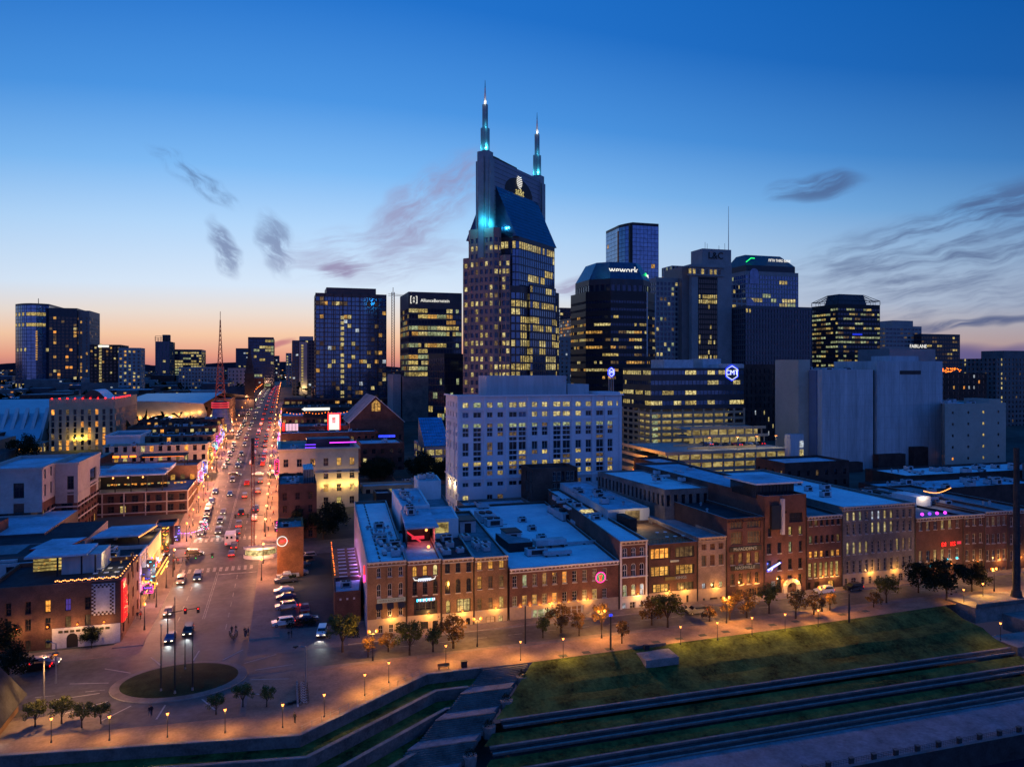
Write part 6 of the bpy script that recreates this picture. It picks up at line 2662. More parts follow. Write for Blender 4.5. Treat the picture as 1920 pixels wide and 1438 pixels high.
mb.box(fx(1256,YF),YF - .3,zy(1053,xm,YF),fx(1272,YF),YF - .1,zy(1049.5,xm,YF),'sign_dim_white')
mb.build('sign_panel',r7)
mb = MB()
for i in range(15):
	x = P7[0][0] + .4 + i*(P7[1][0] - P7[0][0] - .8)/14
	mb.box(x - .03,YF + .3,z7_,x + .03,YF + .36,z7_ + 1.1,'metal_dark')
mb.box(P7[0][0] + .3,YF + .28,z7_ + 1.1,P7[1][0] - .3,YF + .38,z7_ + 1.18,'metal_dark')
mb.build('terrace_rail',r7)
V = [(P7[0][0] + 1.5,YF + 26.1),(P7[1][0] + 1,YF + 26.1),(P7[1][0] + 3,YF + 74),(P7[0][0] + 6,YF + 74)]
vol(r7,V,0,z7_ + 3.2,'panel_grey',None,'roof_grey_skytint',.5,'rear_wall','rear_roof')
mb = MB()
mb.box(P7[0][0] + 6.5,YF + 25.9,z7_ - .4,P7[1][0] - 2,YF + 26.05,z7_ + 2.7,'w5')
mb.build('terrace_glazing',r7)
lamp('terrace_light',(xm + 2,YF + 21,z7_ + 2.2),700,(1,.75,.42),r7,.4)
mb = MB()
mb.box(P7[0][0] + 3.5,YF + 17,z7_ - .7,P7[0][0] + 5.5,YF + 25,z7_ + 2.4,'brick_dark')
mb.build('stair_box',r7)
clutter(r7,P7[0][0] + 4,YF + 32,P7[1][0],YF + 60,z7_ + 2.7,9,109)
for i in range(5):
	mb = MB()
	x,y = P7[0][0] + 8 + (i % 3)*2.2,YF + 6 + (i // 3)*5
	mb.cyl(x,y,z7_ - .7,z7_ + .05,.06,.06,5,'metal')
	mb.cyl(x,y,z7_ + .05,z7_ + .1,.5,.5,8,'white_paint')
	mb.build('terrace_table',r7)

# 8: small worn front
r8,P8,z8_,*_ = row_building('brick_front_building','worn brick front with bricked windows and teal-lit panes near street level',1309,1362,1006,'brick_pale',
	[(1019,1030,cols(3,1312,1360,9,'brick_dark')),(1040,1060,cols(3,1312,1360,9,['w8','brick_dark','w8'])),(1092,1102,cols(3,1312,1360,7,['w7','gt','w4'])),
	 (1120,1136,[(1318,1322,'door_dark','arch'),(1331,1346,'brick_dark'),(1350,1355,'door_dark')])],depth=70,d0=1,d1=1,base='stone_warm',frame='wood',roof='roof_mid',cornice='stone_warm')
# 9: tall front with painted name boards
r9,P9,z9_,*_ = row_building('name_board_building','tall red brick bar with two dark boards of white lettering',1363,1433,970,'brick',
	[(976,990,[(1369,1393,'w8'),(1400,1426,'w8')]),(996,1020,[(1370,1392,'w8'),(1401,1426,'w8')]),(1036,1057,cols(4,1366,1427,8,['w8','w8','w5','w8'])),(1073,1095,cols(4,1366,1427,8,['w8','gd','w8','gd'],'arch')),
	 (1104,1124,[(1380,1391,'door_dark','arch'),(1400,1421,'gd')])],depth=72,d0=-2,d1=-2.5,base='brick_dark',frame='wood',roof='roof_black',cornice='brick_dark',flank='brick_dark')
xm = (P9[0][0] + P9[1][0])/2
for s,v,a,b in (("McFADDEN'S",1028,1368,1424),('NASHVILLE',1063,1371,1421)):
	mb = MB()
	z = zy(v,xm,YF)
	mb.box(fx(a - 1,YF),YF - .2,z - .58,fx(b + 3,YF),YF - .03,z + .58,'black_paint')
	mb.build('name_board',r9)
	text(s,((fx(a,YF) + fx(b,YF))/2,YF - .24,z),0,1.12,'sign_dim_white',r9,ext=.03,sx=1.0)
for i in range(7):
	gear(r9,'roof_vent',P9[0][0] + 2 + (i % 3)*3,YF + 12 + i*8,z9_ - .7,.9,.9,1.0)
mb = MB()
V = [(P9[0][0] - 3.5,YF + 28),(P9[0][0] - .6,YF + 28),(P9[0][0] - 1.2,YF + 62),(P9[0][0] - 4,YF + 62)]
mb.prism(V,z9_ - 6,z9_ - 2.6,'gt','roof_mid')
mb.build('glass_lean_to',r9)

# 10: brick tower front with lookout and blue neon
r10,P10,z10_,*_ = row_building('lookout_building','brick front with a cantilevered rooftop lookout and a slanted blue neon sign',1433.5,1512,928,'brick',
	[(958,972,[(1470,1475,'gd')]),(962,980,[(1480,1505,'black_paint')]) ,(988,1004,[(1440,1446,'gd'),(1479,1485,'w1'),(1498,1504,'w1')]),(1016,1036,[(1438,1446,'gd'),(1458,1465,'gd'),(1479,1485,'w4'),(1498,1504,'gd')]),
	 (1048,1068,[(1438,1446,'gd'),(1458,1465,'gd'),(1478,1485,'gd'),(1497,1504,'gd')]),(1078,1102,[(1457,1464,'gd'),(1477,1485,'gd'),(1497,1504,'gd')]),(1104,1116,[(1440,1444,'door_dark'),(1457,1464,'door_dark')])],
	depth=66,d0=-2,d1=2,frame='metal_dark',roof='roof_grey_skytint',cornice=None)
xm = (P10[0][0] + P10[1][0])/2
mb = MB()
za,zb_ = zy(926,xm,YF),zy(906,xm,YF)
a,b = fx(1408,YF + 5),fx(1478,YF + 5)
mb.box(a,YF + 3,za - 1.2,b,YF + 14,za + 2.3,'gd_lookout')
mb.build('lookout_glazing',r10)
mb = MB()
mb.box(a - 1.4,YF + 1,za + 2.3,b + 1.4,YF + 15,za + 2.7,'roof_grey_skytint')
mb.build('lookout_roof',r10)
mb = MB()
for i in range(12):
	x = a + (b - a)*i/11
	mb.box(x - .06,YF + 2.9,za - 1.2,x + .06,YF + 3.0,za + 2.3,'metal_dark')
mb.build('lookout_mullion',r10)
mb = MB()
mb.box(fx(1462,YF),YF - 1.0,zy(1000,xm,YF),fx(1467,YF),YF - .1,zy(934,xm,YF),'panel_grey')
mb.build('lift_shaft',r10)
mb = MB()
mb.box(fx(1444,YF),YF - .7,zy(990,xm,YF),fx(1461,YF),YF - .05,zy(945,xm,YF),'gd_lookout')
mb.build('glass_bay',r10)
mb = MB()
vv = [(1435,1064),(1448,1056),(1461,1051),(1463,1053),(1450,1061),(1441,1067),(1437,1068)]
mb.face([(fx(p,YF),YF - .5,zy(q,xm,YF)) for p,q in vv][::-1],'sign_blue')
mb.tube((fx(1437,YF),YF - .55,zy(1064.5,xm,YF)),(fx(1460,YF),YF - .55,zy(1052.5,xm,YF)),.22,6,'sign_cool')
mb.tube((fx(1444,YF),YF - .55,zy(1066,xm,YF)),(fx(1446,YF),YF - .55,zy(1062,xm,YF)),.12,5,'sign_cool')
mb.build('neon_sign',r10)
lamp('neon_glow',(fx(1449,YF),YF - 1.5,zy(1060,xm,YF)),170,(.12,.18,1),r10,.4)
mb = MB()
mb.box(fx(1446,YF),YF - .18,zy(1103,xm,YF),fx(1453,YF),YF - .03,zy(1087,xm,YF),'sign_dim_white')
mb.build('poster',r10)
mb = MB()
xc_ = fx(1488,YF - 1)
for i in range(9):
	f = lambda r,t: (xc_ + r*cos(t),.14 + 1.0 + r*sin(t)*.95)
	t0,t1 = math.pi*i/9,math.pi*(i + .9)/9
	q = [f(1.5,t0),f(2.5,t0),f(2.5,t1),f(1.5,t1)]
	mb.face([(a,YF - .6,b) for a,b in q],'cream')
	mb.face([(a,YF - .6,b) for a,b in (q[1],)] + [(q[1][0],YF - .02,q[1][1]),(q[2][0],YF - .02,q[2][1]),(q[2][0],YF - .6,q[2][1])],'cream')
	mb.face([(q[3][0],YF - .6,q[3][1]),(q[3][0],YF - .02,q[3][1]),(q[0][0],YF - .02,q[0][1]),(q[0][0],YF - .6,q[0][1])],'cream')
for s_ in (-2.0,2.0):
	mb.box(xc_ + s_ - .5,YF - .6,.14,xc_ + s_ + .5,YF - .02,1.14,'cream')
mb.build('stone_arch_porch',r10)
lamp('porch_light',(xc_,YF - 1.8,1.2),60,(1,.78,.45),r10,.2)
vol(r10,[(P10[0][0] - 14,YF + 24),(P10[0][0] - .5,YF + 24),(P10[0][0] - 1.5,YF + 62),(P10[0][0] - 17,YF + 62)],0,z10_ - 1.5,'brick_pale',G(2.2,1.1,9,3.0,1.0,lambda r,c: 'gd' if r == 1 else None,base=z10_ - 16),'roof_white_skytint',.5,'rear_wall','rear_roof',30)
clutter(r10,P10[0][0] - 10,YF + 30,P10[1][0],YF + 58,z10_ - 1.3,8,110)

# 11
r11,P11,z11_,*_ = row_building('brick_front_building','brick front with small amber windows and tall lit panes on its first floor',1513,1579,966,'brick',
	[(972,985,cols(6,1515,1577,6,['w8','w5','gd','gd','gd','gd'])),(1003,1017,cols(6,1515,1577,6,['w4','gd','gd','gd','gd','w5'])),(1032,1044,cols(6,1515,1577,6.5,['w6','w3','w6','gd','w3','w6'])),(1053,1081,cols(6,1514,1575,6,'w1')),
	 (1089,1104,[(1514,1520,'door_dark','arch'),(1526,1536,'door_dark','arch'),(1553,1564,'w9','arch')])],depth=40,d0=2,d1=2,base='brick_dark',roof='roof_mid',frame='metal_dark')
# 12: long stone front
tall = [None]*0
r12,P12,z12_,*_ = row_building('long_stone_building','long grey stone warehouse front with many tall arched windows, some brightly lit',1580,1716,946,'stone_grey_brick',
	[(957,973,cols(11,1584,1712,5,['w2','w2','w4','gd','w7','w7','w1','w1','gd','gd','gd'],'arch')),(978,999,cols(11,1584,1712,5,['gd','gd','gd','gd','w2','w2','w2','w1','gd','gd','gd'],'arch')),
	 (1012,1035,cols(11,1584,1712,5,['w2','w2','w1','w1','gd','gd','gd','gd','w1','w5','w5'],'arch')),(1046,1070,cols(11,1584,1712,5,'gd')),
	 (1078,1095,[(1584,1590,'gd','arch'),(1596,1607,'door_dark','arch'),(1615,1621,'gd'),(1629,1635,'gd'),(1643,1652,'door_dark','arch'),(1659,1664,'w5'),(1672,1678,'gd'),(1685,1695,'door_dark','arch'),(1702,1707,'gd')])],
	depth=66,d0=1,d1=1,roof='roof_white_skytint',base='stone_warm',frame='stone',nz=3,baseh=4.4)
clutter(r12,P12[0][0] + 4,YF + 16,P12[1][0] - 3,YF + 60,z12_ - .7,12,112)
# 13: bar with the red letters and roof terrace lights
r13,P13,z13_,*_ = row_building('red_letter_bar','dark brick bar with red glowing letters and coloured lights on its roof terrace',1717,1806,968,'brick_dark',
	[(976,992,cols(6,1719,1802,6,['w8','w5','gd','w1','w1','gd'])),(1030,1050,cols(6,1719,1802,6,['w5','gd','w1','w1','gd','gd'])),(1066,1086,cols(5,1720,1800,7,['gd','door_dark','gd','w8','gd'],'arch'))],
	depth=40,roof='roof_mid',base='brick_dark',frame='stone',cornice='stone')
xm = (P13[0][0] + P13[1][0])/2
text('DI',(fx(1768,YF),YF - .3,zy(1021,xm,YF)),0,1.5,'sign_red',r13,ext=.06)
text('KS',(fx(1785,YF),YF - .3,zy(1021,xm,YF)),0,1.5,'sign_red',r13,ext=.06)
mb = MB()
mb.box(fx(1793,YF),YF - .35,zy(1022,xm,YF),fx(1800,YF),YF - .2,zy(1017,xm,YF),'sign_red_soft')
mb.build('small_sign',r13)
lamp('letter_glow',(fx(1778,YF),YF - 1.4,zy(1023,xm,YF)),90,(1,.1,.08),r13,.4)
for i,(v,m) in enumerate(((1729,'sign_magenta'),(1743,'sign_purple'),(1757,'sign_magenta'),(1772,'sign_magenta'))):
	mb = MB()
	x = fx(v,YF + 2)
	mb.ball(x,YF + 2,z13_ + .4,.42,m,8,5)
	mb.build('globe_lamp',r13)
for i,(v,w) in enumerate(((1727,1064),(1745,1061),(1777,1049),(1795,1046))):
	mb = MB()
	x = fx(v,YF - 1)
	mb.ball(x,YF - .9,zy(w,x,YF - 1),.3,'sign_cyan',8,5)
	mb.tube((x,YF - .9,zy(w,x,YF - 1)),(x,YF - .02,zy(w,x,YF - 1)),.05,4,'metal_dark')
	mb.build('wall_floodlight',r13)
	lamp('floodlight_glow',(x,YF - 1.5,zy(w,x,YF - 1) - .4),40,(.5,.9,1),r13,.2)
mb = MB()
for i in range(20):
	t = i/19
	x,y = fx(1722,YF + 20) + t*12,YF + 18 + 2*t
	z = z13_ + 3.2 - 1.6*math.sin(math.pi*t)*.6
	mb.box(x - .1,y - .1,z - .1,x + .1,y + .1,z + .1,'bulb')
mb.build('string_lights',r13)['kind'] = 'stuff'
lamp('terrace_light',(fx(1735,YF + 14),YF + 14,z13_ + 2.6),420,(1,.75,.5),r13,.4)
mb = MB()
mb.box(fx(1718,YF + 15),YF + 15,z13_ - .6,fx(1745,YF + 15),YF + 24,z13_ + 2.2,'white_paint')
mb.build('terrace_bar',r13)
# 14 to 16
for (a,b,v,w,lab,fr) in ((1806.5,1846,964,'brick_dark','dark brick front with white-edged windows right of the red letters',['gd','w8','gd']),
							 (1846.5,1889,958,'brick','red brick front with lit blinds next to last at the right edge',['w8','w5','w8','w8']),
							 (1889.5,1945,955,'brick_dark','plain brick front cut by the right edge of the view',['gd','w8','gd','gd'])):
	n = len(fr)
	rr,PP,zz,*_ = row_building('brick_front_building',lab,a,b,v,w,[(968,985,cols(n,a + 1,b - 1,6,fr)),(1000,1018,cols(n,a + 1,b - 1,6,'gd')),(1030,1050,cols(n,a + 1,b - 1,6,'gd')),(1064,1082,cols(n,a + 1,b - 1,7,'door_dark','arch'))],
								  depth=44,roof='roof_mid',frame='stone',base=w)
	clutter(rr,PP[0][0] + 1,YF + 8,PP[1][0] - 1,YF + 40,zz - .7,6,int(a))
# long roofs behind on the right
for a,b,y0,dpt,v,m,lab,sd in ((1690,1960,206,20,900,'roof_grey_skytint','long low building with a cluttered pale roof behind the right end of the row',120),
									 (1700,1990,236,22,872,'roof_white_skytint','farther long building with pale roof strips before the beige block',121)):
	P = box_poly(fx(a,y0),y0,fx(b,y0),y0 + dpt)
	rr = block('long_roofed_building',lab,'building',P,zy(v + 20,P[0][0],y0),'brick_dark',None,m)
	clutter(rr,P[0][0] + 2,y0 + 2,P[1][0] - 4,y0 + dpt - 2,zy(v + 20,P[0][0],y0) - .9,22,sd,1.3)
P = box_poly(fx(1515,225),238,fx(1640,225),256)
rr = block('low_brick_annex','low brick annex in front of the windowless building','building',P,zy(868,P[0][0],238),'brick_dark',G(4,1.2,4,2,1,lit(.1,('w5',),'gd',122)),'roof_grey_skytint')
P = box_poly(fx(1236,236),238,fx(1290,236),256)
rr = block('painted_wall_building','brick building with faded white painted letters on its side wall','building',P,zy(868,P[0][0],238),'brick_dark',None,'roof_grey_skytint')
mb = MB()
mb.box(fx(1258,237),237.7,zy(900,P[0][0],238),fx(1277,237),237.95,zy(884,P[0][0],238),'panel_grey')
mb.build('painted_panel',rr)
# lit side street seen between the pale office and the garage
lamp_pos = (fx(1180,300),290,gz(290) + 5)
# dark low roofs behind rows 1 to 4
for a,b,y0,d,v,lab,m in ((870,995,232,10,948,'low flat-roofed building between the pale office and the wide pale roof','roof_grey_skytint'),(1084,1165,232,10,926,'low building right of the narrow brick walk-up','roof_mid')):
	P = box_poly(fx(a,y0),y0,fx(b,y0),y0 + d)
	rr = block('low_flat_building',lab,'building',P,zy(v,P[0][0],y0),'brick_pale',None,m)
	clutter(rr,P[0][0] + 1,y0 + 1,P[1][0] - 1,y0 + d - 1,zy(v,P[0][0],y0) - .9,5,int(v))

# ------------------------------------------------------------------ left of the avenue
mat('mural_white',(.55,.5,.54),.85,.2,.6)


def feed_store():
	Y0 = 166
	x0,x1 = fx(-30,Y0),BL
	z1 = zy(1086,x1,Y0)
	P = box_poly(x0,Y0,x1,186)
	root = thing('corner_brick_store','old brick corner store with checkered wall sign, white base and red neon edge','building',((x0 + x1)/2,Y0,0))
	ww = []
	pxs = [(10,21),(47,58),(84,95),(122,133),(159,170)]
	cs = [(fx(a,Y0) - x0,fx(b,Y0) - x0) for a,b in pxs]
	rows = [(zy(1203,x1,Y0),zy(1185,x1,Y0)),(zy(1168,x1,Y0),zy(1146,x1,Y0)),(zy(1137,x1,Y0),zy(1114,x1,Y0))]
	tbl = {(0,1): 'w8',(0,2): 'w5',(1,3): 'w5',(1,4): 'w8',(2,2): 'w6',(2,3): 'sign_purple_dim'}
	walls(root,P,0,z1,'brick',lambda i: dict(cols=lambda W: cs,rows=rows,pick=lambda r,c: None if r == 0 and c > 2 else tbl.get((r,c),'gd'),depth=.3) if i == 0 else
		  G(4.6,1.5,4.2,2.3,1.2,lit(.55,('w3','w6','w5','w9'),'gd',131)),ww,'roof_black',.8)
	put_windows(root,ww,60,frame='brick_dark')
	mb = MB()
	a,b = fx(98,Y0),x1 - .1
	mb.box(a,Y0 - .18,.05,b,Y0 - .02,zy(1167,x1,Y0),'mural_white')
	mb.build('white_base',root)
	mb = MB()
	c = fx(136,Y0)
	pts = [(c - 1.0,.1),(c + 1.0,.1),(c + 1.0,1.9)] + [(c + 1.0*cos(t),1.9 + 1.0*sin(t)) for t in [R(36*i) for i in range(1,5)]] + [(c - 1.0,1.9)]
	mb.face([(x,Y0 - .2,z) for x,z in pts],'door_dark')
	mb.build('arched_door',root)
	mb = MB()
	for i in range(9):
		mb.box(fx(110 + i*11,Y0),Y0 - .24,zy(1176,x1,Y0),fx(118 + i*11,Y0),Y0 - .19,zy(1171.5,x1,Y0),'sign_gold_dim')
	mb.build('painted_sign',root)
	for v in (34,90,146,196):
		lx = fx(v,Y0)
		mb = MB()
		mb.ball(lx,Y0 - .5,4.6,.17,'bulb_orange',6,4)
		mb.tube((lx,Y0 - .5,4.6),(lx,Y0 - .02,4.9),.03,4,'metal_dark')
		mb.build('wall_lantern',root)
		lamp('lantern_light',(lx,Y0 - 2.0,4.4),420,(1,.5,.16),root,.15)
	# checkered sign: each square of its border
	xa,xb,za,zb_ = fx(172,Y0),fx(216,Y0),zy(1149,x1,Y0),zy(1091,x1,Y0)
	mb = MB()
	mb.box(xa,Y0 - .14,za,xb,Y0 - .03,zb_,'mural_white')
	mb.build('wall_sign',root)
	sq = MB()
	sq.box(0,0,0,.36,.03,.36,'brick_dark')
	sm = sq.mesh('checker_square')
	nx,nz = int((xb - xa)/.36),int((zb_ - za)/.36)
	for i in range(nx):
		for j in range(nz):
			if (i < 2 or i >= nx - 2 or j < 2 or j >= nz - 2) and (i + j) % 2 == 0:
				o = link('checker_square',sm,root)
				o.location = Vector((xa + i*.36,Y0 - .175,za + j*.36)) - root.location
	# red neon blade on the corner
	mb = MB()
	mb.box(x1 + .05,Y0 - .2,zy(1172,x1,Y0) + .6,x1 + .5,Y0 + 2.4,z1 - .3,'sign_red_panel')
	mb.build('blade_sign',root)
	mb = MB()
	for i in range(5):
		mb.ball(x1 + .7,Y0 + 1.0,z1 - 3.0 - i*1.1,.34,'sign_red',7,4)
	mb.tube((x1 + .62,Y0 + .1,z1 - 8.3),(x1 + .62,Y0 + .1,z1 - 1.6),.1,5,'sign_red')
	mb.tube((x1 + .62,Y0 + 2.0,z1 - 8.3),(x1 + .62,Y0 + 2.0,z1 - 1.6),.1,5,'sign_red')
	mb.build('neon_tube',root)
	lamp('neon_glow',(x1 + 2.4,Y0 + .6,z1 - 4.5),520,(1,.06,.06),root,.6)
	# roof bar: canopy roof, lit bar beneath, lights along the parapet
	zr = z1 - .8
	mb = MB()
	cxa,cxb = x0 + 4,fx(160,Y0 + 8)
	mb.box(cxa,Y0 + 9,zr + 4.0,cxb,Y0 + 19,zr + 4.4,'roof_grey_skytint')
	for x in (cxa + 6,cxa + 13,cxa + 20,cxb - 1):
		mb.box(x - .15,Y0 + 9.2,zr,x + .15,Y0 + 9.5,zr + 4.0,'metal_dark')
	mb.build('bar_canopy',root)
	mb = MB()
	mb.box(cxa,Y0 + 15,zr,cxb - 5,Y0 + 15.3,zr + 3.4,'w1')
	mb.build('lit_bar_back',root)
	mb = MB()
	for j in range(4):
		mb.box(cxa,Y0 + 14.4,zr + .6 + j*.7,cxb - 5,Y0 + 14.9,zr + .68 + j*.7,'wood')
	for j in range(26):
		x = cxa + 1 + j*1.05
		mb.box(x,Y0 + 14.5,zr + .7 + (j % 3)*.7,x + .25,Y0 + 14.8,zr + 1.1 + (j % 3)*.7,'w3')
	mb.build('bar_shelf',root)
	mb = MB()
	mb.box(cxb - 5,Y0 + 10.5,zr,cxb + 2.5,Y0 + 19,zr + 3.9,'panel_grey')
	mb.build('bar_wing',root)
	lamp('bar_light',(cxa + 16,Y0 + 11,zr + 3.2),420,(1,.72,.3),root,.4)
	for i in range(34):
		t = i/33
		mb = MB()
		x = x0 + 12 + (x1 - x0 - 12.6)*t
		mb.ball(x,Y0 + .2,z1 + .5 + .12*sin(i*1.7),.13,'bulb',6,3)
		mb.build('parapet_bulb',root)
	for i in range(10):
		mb = MB()
		mb.ball(x1 - .25,Y0 + 1 + i*1.9,z1 + .5,.13,'bulb',6,3)
		mb.build('parapet_bulb',root)
	for i in range(9):
		mb = MB()
		x,y = x1 - 2 - (i % 3)*2.0,Y0 + 3 + (i // 3)*3.6
		mb.cyl(x,y,zr,zr + .74,.05,.05,5,'metal_dark')
		mb.box(x - .45,y - .45,zr + .74,x + .45,y + .45,zr + .8,'metal_pale')
		mb.build('terrace_table',root)
	clutter(root,fx(170,Y0 + 10),Y0 + 6,x1 - 8,Y0 + 18,zr,4,133)


emat('sign_red_panel',lin(230,30,30),.9)
emat('sign_purple_dim',lin(120,90,220),.35)
feed_store()


def avenue_house(name,label,y0,y1,h,wall,seed,x=BL,side=-1,depth=34,roof='roof_mid',wcol=('w3','w6','w5','w2'),p=.5,n=0,cat='building',canopy=None):
	"""a house whose front lines the avenue; side -1 stands left of it and faces right"""
	z = gz(y0)
	P = box_poly(x - depth,y0,x,y1) if side < 0 else box_poly(x,y0,x + depth,y1)
	root = thing(name,label,cat,((P[0][0] + P[1][0])/2,y0,z),group='bars along the avenue')
	ww = []
	walls(root,P,z - 1,z + h,wall,G(3.4,1.5,4.0,2.3,1.2,lit(p,wcol,'gd',seed),base=1.2),ww,roof,.8)
	put_windows(root,ww,40)
	xf = x + .05 if side < 0 else x - .05
	# lit shopfront under an awning line
	mb = MB()
	a,b = (xf,xf + .12) if side < 0 else (xf - .12,xf)
	mb.box(a,y0 + .6,z + .3,b,y1 - .6,z + 3.2,'shop_glow')
	mb.build('shopfront',root)
	mb = MB()
	k = int((y1 - y0)/2.2)
	for i in range(k + 1):
		yy = y0 + .5 + i*(y1 - y0 - 1.0)/k
		mb.box(a - .06,yy - .12,z + .2,b + .06,yy + .12,z + 3.3,'wood')
	mb.box(a - .1,y0 + .4,z + 3.2,b + .35 if side < 0 else b + .1,y1 - .4,z + 3.7,'black_paint')
	mb.build('shopfront_frame',root)
	clutter(root,P[0][0] + 2,y0 + 2,P[1][0] - 2,y1 - 2,z + h - .8,n or 6,seed)
	rg = random.Random(seed)
	mb = MB()
	xo = x - side*.55
	for i in range(int((y1 - y0)*1.6)):
		yy,zz,t,l = rg.uniform(y0 + .8,y1 - .8),z + rg.uniform(3.9,min(h - 1,8.5)),rg.uniform(0,3.14),rg.uniform(.25,.8)
		mb.tube((xo,yy - l*cos(t),zz - l*sin(t)),(xo,yy + l*cos(t),zz + l*sin(t)),.17,5,rg.choice(['sign_pink','sign_orange','sign_red','sign_cool','sign_yellow','sign_magenta','sign_white','sign_orange']))
	for i in range(int((y1 - y0)/.8)):
		mb.ball(x - side*1.2,y0 + .4 + i*.8,z + 3.75,.13,'bulb',5,3)
	mb.build('neon_strokes',root)['kind'] = 'stuff'
	return root,P,z


emat('shop_glow',lin(255,180,100),.8,.75)


def blade(root,x,y,z,h,m,rim,w=1.3,side=1,glow=None,power=160,kind='sign_box'):
	"""a vertical sign that stands out from the wall: dark box, outline tube and strokes of neon"""
	rg = random.Random(int(y*7 + z*3))
	mb = MB()
	xa,xb = (x + .1,x + .1 + w) if side > 0 else (x - .1 - w,x - .1)
	mb.box(xa,y,z,xb,y + .35,z + h,'sign_dark')
	mb.build(kind,root)
	mb = MB()
	q = y - .06
	if rg.random() < .6:
		P = [(xa,z),(xb,z),(xb,z + h),((xa + xb)/2,z + h + w*.35),(xa,z + h)]
		for a,b in zip(P,P[1:] + P[:1]):
			mb.tube((a[0],q,a[1]),(b[0],q,b[1]),.07,5,rim)
	k = max(2,int(h/.8))
	for i in range(k):
		zz = z + h*(i + .5)/k
		for j in range(rg.randint(1,3)):
			xm = rg.uniform(xa + .2,xb - .2)
			t = rg.uniform(0,3.14)
			l = rg.uniform(.18,.4)
			mb.tube((xm - l*cos(t),q,zz - l*sin(t)*.8),(xm + l*cos(t),q,zz + l*sin(t)*.8),.1,5,m if rg.random() < .7 else rim)
	mb.build('neon_tube',root)
	if glow:
		lamp('neon_glow',((xa + xb)/2 + side*.6,y - 1.0,z + h/2),power,glow,root,.5)


ra,Pa,za = avenue_house('neon_bar','grey-fronted bar with a blue neon script next to the corner store',186.3,197,12.4,'panel_grey',140,roof='roof_black')
blade(ra,BL,188.5,6.2,3.0,'sign_blue_dim','sign_cool',1.8,glow=(.35,.4,1),power=260)
blade(ra,BL,194,4.4,5.2,'sign_cyan','sign_white',2.0,glow=(.5,.8,1),power=320)
blade(ra,BL,193.6,2.9,1.2,'sign_green','sign_yellow',1.9)
blade(ra,BL,189.0,3.2,1.6,'sign_purple','sign_pink',2.2,glow=(.8,.2,.9),power=160)
rb2,Pb,zb2 = avenue_house('yellow_front_bar','long ochre-lit bar front with a tall yellow-rimmed vertical sign',197.3,220,11.6,'cream',141,roof='roof_black',wcol=('w3','w6','w1'),p=.8)
blade(rb2,BL,216.5,6.0,7.0,'sign_red_panel','sign_yellow',1.9,glow=(1,.65,.2),power=420)
mb = MB()
mb.tube((BL + 2.4,200,4.6),(BL + 2.4,212,4.8),.16,5,'sign_yellow')
mb.build('neon_tube',rb2)
for k in range(4):
	lamp('front_light',(BL + 1.5,199.5 + k*5.6,8.8),210,(1,.6,.16),rb2,.2)
# blue sloped canopies on the roofs behind
for i,(p0,p1,y0,y1,z0,m,lab) in enumerate(((55,125,196,206,13.5,'roof_grey_skytint','small red-edged roof canopy behind the corner store'),(170,262,205,218,13.5,'roof_grey_skytint','wide blue-grey roof canopy hung with warm lights'))):
	X0,X1 = fx(p0,y0),fx(p1,y0)
	t = thing('roof_canopy',lab,'canopy',((X0 + X1)/2,y0,z0 - 3),group='canopies on the bar roofs')
	mb = MB()
	mb.prism([(X0,y0),(X1,y0),(X1 + 2,y1),(X0 + 2,y1)],z0 - .4,z0,'red_paint' if i == 0 else m,m,bottom=True)
	mb.build('canopy_roof',t)
	for dx,dy in ((.3,.3),(X1 - X0 - .3,.3),(X1 - X0 + 1.5,y1 - y0 - .3),(2.3,y1 - y0 - .3)):
		mb = MB()
		mb.tube((X0 + dx,y0 + dy,9),(X0 + dx,y0 + dy,z0 - .38),.12,5,'metal_dark')
		mb.build('post',t)
	if i:
		mb = MB()
		for q in range(14):
			mb.ball(X1 + 2*q/13 - .1,y0 + (y1 - y0)*q/13,z0 - .55,.16,'bulb',6,3)
		mb.build('string_lights',t)['kind'] = 'stuff'
		lamp('string_glow',(X1 + 1,y0 + 8,z0 - 1.4),300,(1,.55,.2),t,.3)
P = box_poly(fx(-30,188),187,BL - 34.3,221)
rr = block('rear_roof_building','low flat-roofed building behind the corner store','building',P,11.5,'brick_dark',None,'roof_mid')
clutter(rr,P[0][0] + 8,189,P[1][0] - 1,219,10.6,12,142)

